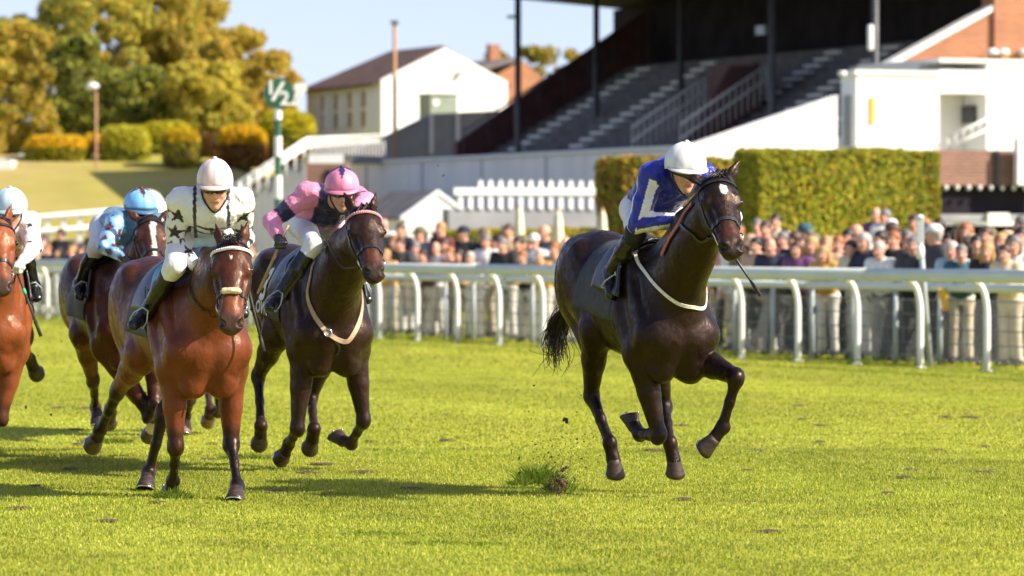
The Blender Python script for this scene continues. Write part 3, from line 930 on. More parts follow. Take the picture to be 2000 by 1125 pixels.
# ---- white picket screen
QP = 13.6
s0 = s_at(893, QP)
pk = tt('picket_screen', 'white picket screen in front of the grey grandstand wall', 'fence', s0, QP)
zb, zt1, zt2 = z_at(408, s0, QP), z_at(350, s0, QP), z_at(370, s0, QP)
for i in range(14):
    q = q_at(900 + 19.6 * i, s0) - QP
    m = MB(); top = zt2 if i < 2 else zt1
    m.prism([(q - .06, zb), (q + .06, zb), (q + .06, top - .06), (q, top), (q - .06, top - .06)], 'y', 0, .03); m.build('picket', M['white_paint'], pk)
m = MB(); qe = q_at(1165, s0) - QP
m.box(-.1, qe, -.05, -.003, z_at(381, s0, QP), z_at(367, s0, QP)); m.build('rail', M['white_paint'], pk, bevel=.01)
m = MB(); m.box(-.2, qe + .3, .06, .5, 0, zb - .003); m.build('base', M['mid_grey'], pk)

# ---- ticket hut
q0 = 13.0; s0 = s_at(791, q0)
hut = tt('ticket_hut', 'small white gabled hut with a dark roof behind the rail crowd', 'hut', s0, q0)
w = q_at(918, s0) - q0; ze, za = z_at(424, s0, q0), z_at(378, s0, q0 + w / 2); D_ = 3.3
m = MB(); m.prism([(.0, z_at(452, s0, q0)), (w, z_at(452, s0, q0)), (w, ze), (w / 2, za), (0, ze)], 'y', 0, .08); m.build('gable', M['white_paint'], hut)
for x0, x1 in ((.06, .50), (.62, .72), (w - .52, w - .22)):
    m = MB(); m.box(x0, x1, .02, .14, 0, z_at(452, s0, q0) - .003); m.build('front_post', M['white_paint'], hut)
m = MB(); m.box(0, w, D_ - .1, D_, 0, ze); m.build('back_wall', M['white_paint'], hut)
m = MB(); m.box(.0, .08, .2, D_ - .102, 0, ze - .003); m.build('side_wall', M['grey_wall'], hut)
m = MB(); m.box(w - .08, w, .2, D_ - .102, 0, ze - .003); m.build('side_wall', M['white_paint'], hut)
m = MB(); ov = .12
m.prism([(-ov, ze - .06), (w / 2, za + .02), (w + ov, ze - .06), (w + ov, ze + .0), (w / 2, za + .08), (-ov, ze + .0)], 'y', .082, D_ + .1); m.build('roof', M['slate'], hut)
m = MB(); m.prism([(-ov, ze - .10), (w / 2, za - .02), (w + ov, ze - .10), (w + ov, ze + .02), (w / 2, za + .10), (-ov, ze + .02)], 'y', -.04, .079); m.build('bargeboard', M['white_paint'], hut)

# ---- closed parasols
def parasol(label, px, ptop, pbot, Y, wpx):
    t = thing('closed_parasol', label, 'parasol', (at(px, 477, Y).x, Y, 0), 0, 'closed cream parasols')
    zt_, zb_ = zat(ptop, Y), zat(pbot, Y); w = wpx / FPX * Y / 2
    m = MB(); m.tube([(0, 0, 0), (0, 0, zt_ + .04)], .025, 8); m.build('pole', M['wood_pole'], t, True)
    m = MB(); vs, fs = [], []; prof = [(.012, 1.0), (.32, .94), (.50, .80), (.62, .55), (.74, .35), (.95, .12), (1.0, 0.0)]; seg = 24
    for r_, f_ in prof:
        for j in range(seg):
            a = 2 * math.pi * j / seg; rr = w * r_ * (1 + .16 * math.cos(8 * a))
            vs.append((rr * math.cos(a), rr * math.sin(a), zb_ + (zt_ - zb_) * f_))
    for i in range(len(prof) - 1):
        for j in range(seg):
            a, b = i * seg + j, i * seg + (j + 1) % seg; fs.append((a, a + seg, b + seg, b))
    fs.append(tuple(range(seg))); m.add(vs, fs); m.build('canopy', M['cream'], t, True)
    m = MB(); m.tube([(w * .66 * math.cos(a), w * .66 * math.sin(a), zb_ + (zt_ - zb_) * .5) for a in np.linspace(0, 6.283, 13)], .012, 6); m.build('tie', M['white_web'], t, True)
    m = MB(); m.lathe([(.25, 0), (.25, .06), (.05, .09)], 14); m.build('foot', M['mid_grey'], t, True)
parasol('closed cream parasol nearest the white hut', 1014, 403, 500, 93, 27)
parasol('closed cream parasol in the middle of the three', 1090, 410, 505, 92, 30)
parasol('closed cream parasol beside the rusty hedge', 1177, 409, 500, 91, 26)

# ---- half-way marker post with its disc
Yp = 86.0
mp = thing('furlong_post', 'green and white banded post carrying a green disc marked one half', 'signpost', (at(543, 0, Yp).x, Yp, 0), 0)
prev = 0.0
bands = [(560, 'w'), (440, 'g'), (392, 'w'), (340, 'g'), (308, 'w'), (265, 'g'), (232, 'w'), (212, 'g')]
zs = [0] + [zat(y, Yp) for y in (450, 388, 342, 306, 266, 234, 211)]
for i in range(7):
    m = MB(); m.lathe([(.075 if i % 2 == 0 else .060, zs[i] + .001), (.075 if i % 2 == 0 else .060, zs[i + 1] - .001)], 14)
    m.build('band', M['white_paint'] if i % 2 == 0 else M['green_sign'], mp, False)
zc_ = zat(183, Yp); m = MB()
m.prism([(.02 + .285 * math.cos(a), zc_ + .285 * math.sin(a)) for a in np.linspace(0, 2 * math.pi, 36, endpoint=False)], 'y', -.085, -.055); m.build('disc', M['green_sign'], mp)
def text_mesh(body):
    cu = bpy.data.curves.new('t', 'FONT'); cu.body = body; cu.size = 1.0; cu.align_x = 'CENTER'; cu.align_y = 'CENTER'; cu.resolution_u = 3; cu.offset = .03
    o = bpy.data.objects.new('t', cu); COL.objects.link(o)
    bpy.context.view_layer.update()
    ev = o.evaluated_get(bpy.context.evaluated_depsgraph_get()); me = ev.to_mesh()
    vs = [tuple(v.co) for v in me.vertices]; fs = [tuple(p.vertices) for p in me.polygons]
    ev.to_mesh_clear(); bpy.data.objects.remove(o); bpy.data.curves.remove(cu)
    return vs, fs
def flat_text(body, size, x, z, y, mat, parent, name='lettering', rot=0.0):
    vs, fs = text_mesh(body); m = MB(); m.add([(a * size, 0, b * size) for a, b, c in vs], fs)
    o = m.build(name, mat, parent); o.location = (x, y, z); o.rotation_euler = (0, rot, 0)
    md = o.modifiers.new('s', 'SOLIDIFY'); md.thickness = .012
    return o
flat_text('1', .36, -.13, zc_ + .10, -.10, M['white_paint'], mp)
flat_text('/', .52, .0, zc_ + .02, -.10, M['white_paint'], mp, rot=.25)
flat_text('2', .36, .13, zc_ - .10, -.10, M['white_paint'], mp)
flat_text('F', .36, .40, zc_ + .0, -.10, M['white_paint'], mp, rot=.35)
m = MB(); m.prism([(.22, zc_ - .22), (.36, zc_ - .22), (.42, zc_ - .02), (.55, zc_ + .06), (.53, zc_ + .20), (.32, zc_ + .19), (.27, zc_ + .02)], 'y', -.05, -.03); m.build('letter_board', M['white_paint'], mp)

# ---- white house with brown roof
q0, s0 = None, None
Yc = 175.0; X0_ = at(745, 0, Yc).x
s0, q0 = track_coords(X0_, Yc)
hs = tt('white_house', 'white rendered house with brown hipped roof and tall narrow windows', 'house', s0, q0)
w = q_at(991, s0) - q0; L_ = 8.6
ze, za = zat(156, Yc), zat(94, Yc + 1); zb = -.2
m = MB(); m.prism([(0, zb), (w, zb), (w, ze), (w / 2, za), (0, ze)], 'y', 0, .25); m.build('gable_wall', M['white_wall'], hs)
m = MB(); m.box(0, .25, .252, L_, zb, ze); m.build('side_wall', noise_mat('shade_tinted_white', (.64, .74, .87), (.70, .79, .90), .8, .8, .05), hs)  # same white render; the bluish shade on this side is put into its colour
m = MB(); m.box(w - .25, w, .252, L_, zb, ze); m.build('side_wall', M['white_wall'], hs)
m = MB(); m.box(.252, w - .252, L_ - .25, L_, zb, ze); m.build('rear_wall', M['white_wall'], hs)
ov = .25; zr = za + .12
rv = [(-ov, .27, ze - .12), (-ov, L_ + ov, ze - .12), (w / 2, .27, zr), (w / 2, L_ - 2.6, zr), (w + ov, .27, ze - .12), (w + ov, L_ + ov, ze - .12)]
rv2 = [(x, y, z - .1) for x, y, z in rv]
m = MB(); m.add(rv + rv2, [(0, 2, 3, 1), (2, 4, 5, 3), (1, 3, 5), (6, 7, 9, 8), (8, 9, 11, 10), (7, 11, 9), (0, 6, 8, 2), (2, 8, 10, 4), (0, 1, 7, 6), (1, 5, 11, 7), (5, 4, 10, 11)]); m.build('roof', M['brown_roof'], hs)
for px0 in (633, 659, 686, 713):
    y0 = s_at(px0, q0) - s0
    wn = MB(); wn.box(-.05, -.003, y0 - .28, y0 + .28, zat(256, Yc + 4), zat(178, Yc + 4)); wo = wn.build('window', M['grey_wall'], hs)
    for i in range(2):
        p_ = MB(); zz0, zz1 = zat(254, Yc + 4), zat(180, Yc + 4); h_ = (zz1 - zz0) / 2
        p_.box(-.07, -.052, y0 - .22, y0 + .22, zz0 + i * h_ + .05, zz0 + (i + 1) * h_ - .05); p_.build('pane', M['window_grey'], wo)
m = MB(); m.lathe([(.10, -.1), (.14, .0), (.10, .12)], 10, (w * .62, -.15, zat(140, Yc))); m.build('lamp', M['white_paint'], hs, True)
# green tank in front of the gable and grey raking wall
s1 = s0 - 7
q1 = q_at(841, s1); q2 = q_at(893, s1)
tk = tt('green_cabin', 'small grey green cabin in front of the white gable', 'cabin', s1, q1)
w_ = q2 - q1
m = MB(); m.box(0, w_, 0, 1.2, 0, z_at(186, s1, q1)); m.build('wall', M['sage'], tk)
m = MB(); m.box(-.05, w_ + .05, -.05, 1.25, z_at(186, s1, q1) + .003, z_at(182, s1, q1)); m.build('roof', M['mid_grey'], tk)
m = MB(); m.lathe([(.12, 0), (.12, .02)], 14); o = m.build('vent', M['white_paint'], tk); o.location = (w_ * .2, -.003, z_at(200, s1, q1)); o.rotation_euler = (math.radians(90), 0, 0)
s1 = SF + 6
rk = tt('grey_raking_wall', 'grey wall with a raking top at the far end of the stand', 'wall', s1, 0)
pl = [(690, 320), (705, 292), (750, 268), (845, 222), (1000, 215), (1060, 215), (1060, 320)]
m = MB(); m.prism([(q_at(x, s1), z_at(y, s1, q_at(x, s1))) for x, y in pl][::-1], 'y', 0, .3); m.build('wall', M['mid_grey'], rk)
for x in (842, 893):
    q = q_at(x, s1); m = MB(); m.box(q - .06, q + .06, -.05, -.003, z_at(300, s1, q), z_at(222, s1, q)); m.build('pilaster', M['grey_wall'], rk)

# ---- brick house beyond
Yc = 215.0; s1, q1 = track_coords(at(940, 0, Yc).x, Yc)
bh = tt('brick_house', 'orange brick gabled house with slate roof beyond the white house', 'house', s1, q1)
w = q_at(1066, s1) - q1; L_ = 6
ze, za = zat(150, Yc), zat(118, Yc)
m = MB(); m.prism([(w * .25, 0), (w, 0), (w, ze - .2), (w * .62, za), (w * .25, ze + .1)], 'y', 0, .3); m.build('gable_wall', M['brick'], bh)
m = MB(); m.box(w * .25 + .003, w - .003, .302, L_, 0, ze - .3); m.build('side_wall', M['brick'], bh)
m = MB(); m.prism([(-1.2, ze - .1), (w * .62, za + .03), (w + .3, ze - .45), (w + .3, ze - .3), (w * .62, za + .20), (-1.2, ze + .05)], 'y', .304, L_ + .3); m.build('roof', M['slate'], bh)
m = MB(); m.box(w * .5, w * .5 + .5, 3, 3.5, za - .3, za + .9); m.build('chimney', M['brick'], bh)

# ---- tall wooden lamp pole and the small lamp by the trees
Yl = 150.0
lp = thing('lamp_pole', 'tall bare wooden pole with a small lamp in front of the white house', 'lamp post', (at(771, 0, Yl).x, Yl, 0), 0)
m = MB(); m.tube([(0, 0, 0), (0, 0, zat(42, Yl))], [.085, .06], 10); m.build('pole', M['wood_pole'], lp, True)
m = MB(); m.box(-.14, .14, -.4, .12, zat(47, Yl), zat(40, Yl)); m.build('lamp_head', M['mid_grey'], lp, bevel=.02)
Yl = 150.0
lp = thing('lamp_post', 'white globe lamp on a brown post in front of the autumn trees', 'lamp post', (at(188, 0, Yl).x, Yl, 2.0), 0)
m = MB(); m.tube([(0, 0, 0), (0, 0, zat(180, Yl) - 2)], .038, 8); m.build('pole', M['wood_pole'], lp, True)
m = MB(); m.lathe([(.05, -.12), (.20, -.04), (.22, .04), (.16, .12), (.04, .15)], 16, (-.12, 0, zat(170, Yl) - 2)); m.build('globe', M['white_paint'], lp, True)
# mast behind the stand end
Yl = 146
lp = thing('floodlight_mast', 'thin dark mast with a bracket rising behind the far end of the stand', 'mast', (at(1012, 0, Yl).x, Yl, 0), 0)
m = MB(); m.tube([(0, 0, 0), (0, 0, 10.2)], [.10, .07], 8); m.build('pole', M['grey_steel'], lp, True)
m = MB(); m.box(-.35, .1, -.05, .05, 8.75, 8.85); m.build('bracket', M['grey_steel'], lp)

# ---- stairs with white rails up the bank, terrace balustrade, brick landing
Ys = 118.0
st_ = thing('white_stair_rail', 'white stair railing climbing the bank to a terrace balustrade', 'railing', (at(470, 0, Ys).x, Ys, 0), 0)
Ox = at(470, 0, Ys).x
def PX(x, y, dY=0.0):
    p = at(x, y, Ys + dY); return (p.x - Ox, dY, p.z)
for off, dY in ((0, 0), (17, 0), (9, 1.4)):
    m = MB(); m.tube([PX(440, 372 + off, dY), PX(600, 270 + off, dY + 1), PX(742, 264 + off * .8, dY + 6)], .038, 8); m.build('handrail', M['white_paint'], st_, True)
for i in range(9):
    x = 450 + 18 * i; y = 372 - (x - 440) * .6375
    m = MB(); m.tube([PX(x, y + 48, .0 + (x - 440) / 160), PX(x, y - 2, (x - 440) / 160)], .035, 8); m.build('post', M['white_paint'], st_, True)
for i in range(22):
    x = 604 + 6.4 * i
    m = MB(); m.box(PX(x, 0, 0)[0] - .02, PX(x, 0, 0)[0] + .02, 1.0 + (x - 600) / 28, 1.03 + (x - 600) / 28, zat(300, Ys + 2), zat(268, Ys + 2)); m.build('baluster', M['white_paint'], st_)
m = MB(); m.prism([(PX(600, 0)[0], zat(318, Ys)), (PX(668, 0)[0], zat(318, Ys)), (PX(668, 0)[0], zat(300, Ys)), (PX(600, 0)[0], zat(300, Ys))], 'y', .8, 1.0); m.build('panel', M['white_paint'], st_)
bl = thing('brick_stair_base', 'brown brick base under the white stairs', 'wall', (at(480, 0, Ys + 2).x, Ys + 2.4, 0), 0)
Ox2 = at(480, 0, Ys + 2).x
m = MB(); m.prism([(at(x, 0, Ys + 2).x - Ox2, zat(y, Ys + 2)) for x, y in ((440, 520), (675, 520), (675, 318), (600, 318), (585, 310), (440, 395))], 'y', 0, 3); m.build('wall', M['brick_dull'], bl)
for k in range(12):
    x0 = 452 + 12 * k
    m = MB(); xx = at(x0, 0, Ys + 2).x - Ox2; m.box(xx, xx + .17, -.35, -.003, 0, zat(392 - 7.2 * k, Ys + 2)); m.build('step', M['mid_grey'], bl)
m = MB(); m.box(at(628, 0, Ys).x - Ox2, at(668, 0, Ys).x - Ox2, -.05, -.003, 0, zat(330, Ys)); m.build('dark_opening', M['roof_dark'], bl)

# ---- white two-rail fence at the foot of the bank
fw = thing('white_rail_fence', 'white two rail fence at the foot of the dry grass bank', 'fence', (at(30, 0, 121).x, 121, 0), 0)
fL = at(345, 0, 121).x - at(30, 0, 121).x
for z0, z1 in ((zat(428, 121), zat(402, 121)), (zat(456, 121), zat(432, 121))):
    m = MB(); m.tube([(-3, 0, z0 - .2), (0, 0, z0), (fL, 0, z1)], .075, 8); m.build('rail', M['white_paint'], fw, True)
for i in range(-2, 11):
    x = i * fL / 10; zt2 = zat(428 - 26 * max(0, i) / 10, 121)
    m = MB(); m.box(x - .06, x + .06, .0, .10, -.3, zt2 + .03); m.build('post', M['white_paint'], fw)
mq = thing('white_marquee', 'small white canvas shelter at the top edge of the bank', 'tent', (at(8, 0, 150).x, 150, 2.0), 0)
m = MB(); m.prism([(-2, 1.1), (.45, .95), (.50, 1.5), (.20, 2.35), (-2, 2.5)], 'y', 0, 3); m.build('canvas', M['white_paint'], mq)
for x in (-1.8, .35):
    m = MB(); m.tube([(x, .1, -1), (x, .1, 1.2)], .05, 6); m.build('pole', M['grey_steel'], mq, True)
m2 = thing('white_dome_tent', 'rounded white tent behind the rider in light blue', 'tent', (at(285, 0, 112).x, 112, 0), 0)
vs, fs = [], []
for i in range(9):
    e = math.pi / 2 * i / 8
    for j in range(20):
        a = 2 * math.pi * j / 20; vs.append((.62 * math.cos(e) ** .7 * math.cos(a), .62 * math.cos(e) ** .7 * math.sin(a), 1.6 + 1.32 * math.sin(e)))
for i in range(8):
    for j in range(20):
        a, b = i * 20 + j, i * 20 + (j + 1) % 20; fs.append((a, b, b + 20, a + 20))
m = MB(); m.add(vs, fs); m.build('canvas', M['white_paint'], m2, True)
m = MB(); m.lathe([(.62, 0), (.62, 1.6)], 20); m.build('skirt', M['white_paint'], m2, True)
# dark advertising board at the foot of the bank
ab = tt('dark_board', 'long dark board below the white fence', 'board', s_at(340, 6), 6)
m = MB(); m.box(0, .1, s_at(-10, 6) - s_at(340, 6) - 2, 0, 0, 1.65); m.build('panel', M['dark_steel'], ab)

# ---- clipped topiary along the top of the bank
GOLD, LIME, DG, RED = (.72, .48, .015), (.50, .44, .02), (.15, .18, .02), (.22, .05, .03)
def topiary(label, px0, px1, y0, y1, Y, top, low, palette, seed, depth=1.6, topf=.62, lowf=.0, n=5500):
    p0, p1 = at(px0, y1, Y), at(px1, y0, Y)
    t = thing('topiary', label, 'topiary', (p0.x, Y, p0.z - .25), 0, 'clipped topiary on the bank')
    r = np.random.default_rng(seed); Wd, Ht = p1.x - p0.x, p1.z - p0.z + .25
    m = MB(); m.box(.3, Wd - .3, .3, depth - .3, 0, Ht - .35); m.build('stems', M['bark'], t)
    a = r.uniform(0, 2 * math.pi, n); b = np.arcsin(r.uniform(-.9, 1, n))
    d = np.stack([np.cos(b) * np.cos(a), np.cos(b) * np.sin(a), np.sin(b)], 1)
    pw = 4.0
    sc = (np.abs(d) ** pw).sum(1) ** (-1 / pw)
    P = d * sc[:, None] * np.array([Wd / 2, depth / 2, Ht / 2]) + np.array([Wd / 2, depth / 2, Ht / 2])
    P += d * (.05 * wob(P, 3, seed) - np.abs(r.normal(size=n)) * .05)[:, None]
    C = pick(r, n, palette, [1] * len(palette))
    if top is not None:
        k = P[:, 2] > Ht * (topf + .04 * wob(P, 4, seed)); C[k] = pick(r, n, top, [1] * len(top))[k]
    if low is not None:
        k = P[:, 2] < Ht * (lowf + .05 * wob(P, 4, seed + 2)); C[k] = pick(r, n, low, [1] * len(low))[k]
    leaf_cloud('foliage', P, d, .085, C, M['foliage'], t, seed)
topiary('golden topped green topiary nearest the left edge', 46, 170, 264, 320, 152, [GOLD], None, [DG, LIME], 61, 1.8, .66)
topiary('small gold and dark red topiary beside the lamp post', 164, 202, 262, 312, 155, [GOLD], [RED, DG], [RED], 62, 1.2, .72, .5)
topiary('tall yellow green topiary right of the lamp post', 196, 288, 245, 322, 152, [LIME, YG], None, [DG, YG], 63, 1.8, .5)
topiary('yellow green hedge block behind the topiary row', 268, 372, 238, 300, 158, [LIME], None, [YG, DG], 64, 1.6, .6)
topiary('lime topiary with a hollow front', 314, 386, 250, 312, 150, [GOLD, LIME], None, [LIME, (.2, .15, .08)], 65, 1.4, .68)
topiary('dark red bush between two clipped topiaries', 386, 432, 262, 318, 153, None, None, [RED, DG], 66, 1.4)
topiary('golden capped topiary with red base above the starred rider', 424, 517, 245, 312, 150, [GOLD], [RED, RUST], [RED, RUST], 67, 1.8, .56, .4)
topiary('square lime hedge block behind the furlong post', 506, 614, 217, 305, 158, [LIME, (.62, .54, .02)], [(.25, .17, .07)], [LIME, DG], 68, 1.8, .62, .3)

# ---- trees
def crown_pts(r, lobes, n):
    P, Nn, S = [], [], []
    vol = np.array([l[3] ** 2 for l in lobes]); vol = vol / vol.sum()
    for l, f in zip(lobes, vol):
        k = int(n * f); d = r.normal(size=(k, 3)); d /= np.linalg.norm(d, axis=1)[:, None]
        rad = l[3] * (1 - .55 * r.uniform(0, 1, (k, 1)) ** 2.2) * (1 + .16 * wob(d * 3, 2.4, int(l[3] * 100))[:, None])
        P.append(np.array(l[:3]) + d * rad * np.array([1, 1, .85])); Nn.append(d)
    return np.concatenate(P), np.concatenate(Nn)

def tree(label, px, Y, base, top, wid, palette, weights, seed, n=7000, name='autumn_tree', size=.20):
    X = at(px, 0, Y).x
    t = thing(name, label, 'tree', (X, Y, base), 0, 'autumn trees behind the bank')
    r = np.random.default_rng(seed); Hh = top - base
    lobes = []
    for i in range(85):
        f = r.uniform(.02, 1.0); a = r.uniform(0, 2 * math.pi)
        env = wid / 2 * math.sqrt(max(0.04, 1 - ((f - .45) / .60) ** 2))
        q = env * r.uniform(.2, .98); rr = wid * r.uniform(.06, .125)
        lobes.append((q * math.cos(a), q * math.sin(a), min(Hh * f, Hh - rr * .8), rr))
    P, Nn = crown_pts(r, lobes, n)
    C = pick(r, len(P), palette, weights) * (1 + .30 * wob(P, .9, seed))[:, None]
    leaf_cloud('crown', P, Nn, size, np.clip(C, .004, 1), M['foliage'], t, seed, .6)
    m = MB(); tr = wid * .035
    m.tube([(0, 0, -.5), (.05, 0, Hh * .25), (.1, .05, Hh * .55), (.1, .1, Hh * .85)], [tr * 1.3, tr, tr * .7, tr * .25], 9)
    for l in lobes[:12]:
        z0 = Hh * .22 + l[2] * .35
        m.tube([(.07, 0, min(z0, l[2])), (l[0] * .5, l[1] * .5, (z0 + l[2]) / 2), l[:3]], [tr * .5, tr * .3, tr * .1], 6)
    m.build('trunk', M['bark'], t, True)

OLV, OCH, BRZ, DKG = (.39, .39, .055), (.60, .46, .065), (.54, .36, .065), (.13, .155, .03)
def ty(py, Y): return zat(py, Y)
TR = [
    ('broad olive autumn tree at the left edge', 20, 168, 40, 3.4, [OLV, OCH, BRZ, DKG], [3, 4, 2, 1], 8200),
    ('tall bronze autumn tree behind the left edge tree', 95, 186, -10, 4.4, [OLV, OCH, DKG], [3, 2, 2.4], 8000),
    ('dark green gapped tree behind the white lamp', 150, 176, 70, 3.2, [DKG, OLV], [3, 2], 5200),
    ('tall golden olive tree above the lamp post', 205, 180, -14, 4.4, [OLV, OCH, DKG], [4, 3.4, 1.4], 9000),
    ('highest golden tree in the middle of the left wood', 300, 182, -22, 4.8, [OLV, OCH, BRZ], [3, 4, 1.6], 9500),
    ('dark leaved tree low in the middle of the wood', 262, 170, 130, 3.2, [DKG, OLV], [2.2, 2], 4600),
    ('tall ochre tree reaching the top of the picture', 385, 186, -6, 4.4, [OCH, OLV, BRZ], [4, 3, 2], 9000),
    ('orange ochre tree at the right of the wood', 462, 176, 55, 3.6, [OCH, BRZ, OLV], [4, 3, 2], 8000),
    ('low golden tree behind the yellow topiary', 400, 168, 120, 3.2, [OCH, OLV], [3, 3], 5200),
    ('thin orange tree behind the furlong post', 515, 182, 100, 2.6, [OCH, BRZ], [3, 3], 4200),
    ('small thinning tree at the end of the wood beside the house', 545, 190, 175, 1.6, [OCH, OLV], [3, 3], 2600),
]
for i, (lab, px, Y, ytop, wid, pal, wt, n) in enumerate(TR):
    tree(lab, px, Y, 4.4, ty(ytop, Y), wid * 1.15, pal, wt, 80 + i, int(n * 1.7), size=.115)
for i, (lab, px, ytop, wid) in enumerate((('small bronze tree over the roofs right of the white house', 965, 98, 2.6), ('rounded dark bronze tree behind the brick house', 1052, 90, 3.4), ('low bronze tree by the roof end of the stand', 1120, 96, 2.8))):
    tree(lab, px, 245, 5.5, ty(ytop, 245), wid, [BRZ, DKG, OLV], [3, 3, 2], 120 + i, 3600, size=.14)
# ------------------------------------------------------------------ horses
CAMP = np.array([0, 0, HCAM])

class Frame:
    """local frame of a horse: x forward, y to its left, z up; origin on the turf below the withers"""
    def __init__(self, X0, Y0, psi):
        self.o = np.array([X0, Y0, 0.0]); s, c = math.sin(psi), math.cos(psi)
        self.R = np.array([[s, -c, 0], [c, s, 0], [0, 0, 1.0]])       # rows: forward, left, up
        self.rot = math.atan2(-c, s)
    def loc(self, P):
        return self.R @ (np.asarray(P, float) - self.o)
    def ray(self, px, py):
        d = np.array([(px - 1000) / FPX, 1.0, -(py - YH) / FPX])
        return self.R @ (CAMP - self.o), self.R @ unit(d)
    def J(self, px, py, v):
        o, d = self.ray(px, py)
        return o + d * ((v - o[1]) / d[1])
    def U(self, px, py, u):
        o, d = self.ray(px, py)
        return o + d * ((u - o[0]) / d[0])
    def reach(self, prev, px, py, L, far):
        """point on the pixel's ray at distance L from prev (far = on the side away from the viewer)"""
        o, d = self.ray(px, py)
        w = o - prev; b = w @ d; c = w @ w - L * L
        disc = b * b - c
        t = -b if disc <= 0 else (-b + math.sqrt(disc) if far else -b - math.sqrt(disc))
        return o + d * t

def smooth_path(pts, n=8):
    pts = [np.asarray(p, float) for p in pts]
    P = [2 * pts[0] - pts[1]] + pts + [2 * pts[-1] - pts[-2]]
    out = []
    for i in range(1, len(P) - 2):
        for t in np.linspace(0, 1, n, endpoint=False):
            a, b, c, d = P[i - 1], P[i], P[i + 1], P[i + 2]
            out.append(.5 * ((2 * b) + (c - a) * t + (2 * a - 5 * b + 4 * c - d) * t * t + (3 * b - a - 3 * c + d) * t ** 3))
    out.append(pts[-1])
    return out

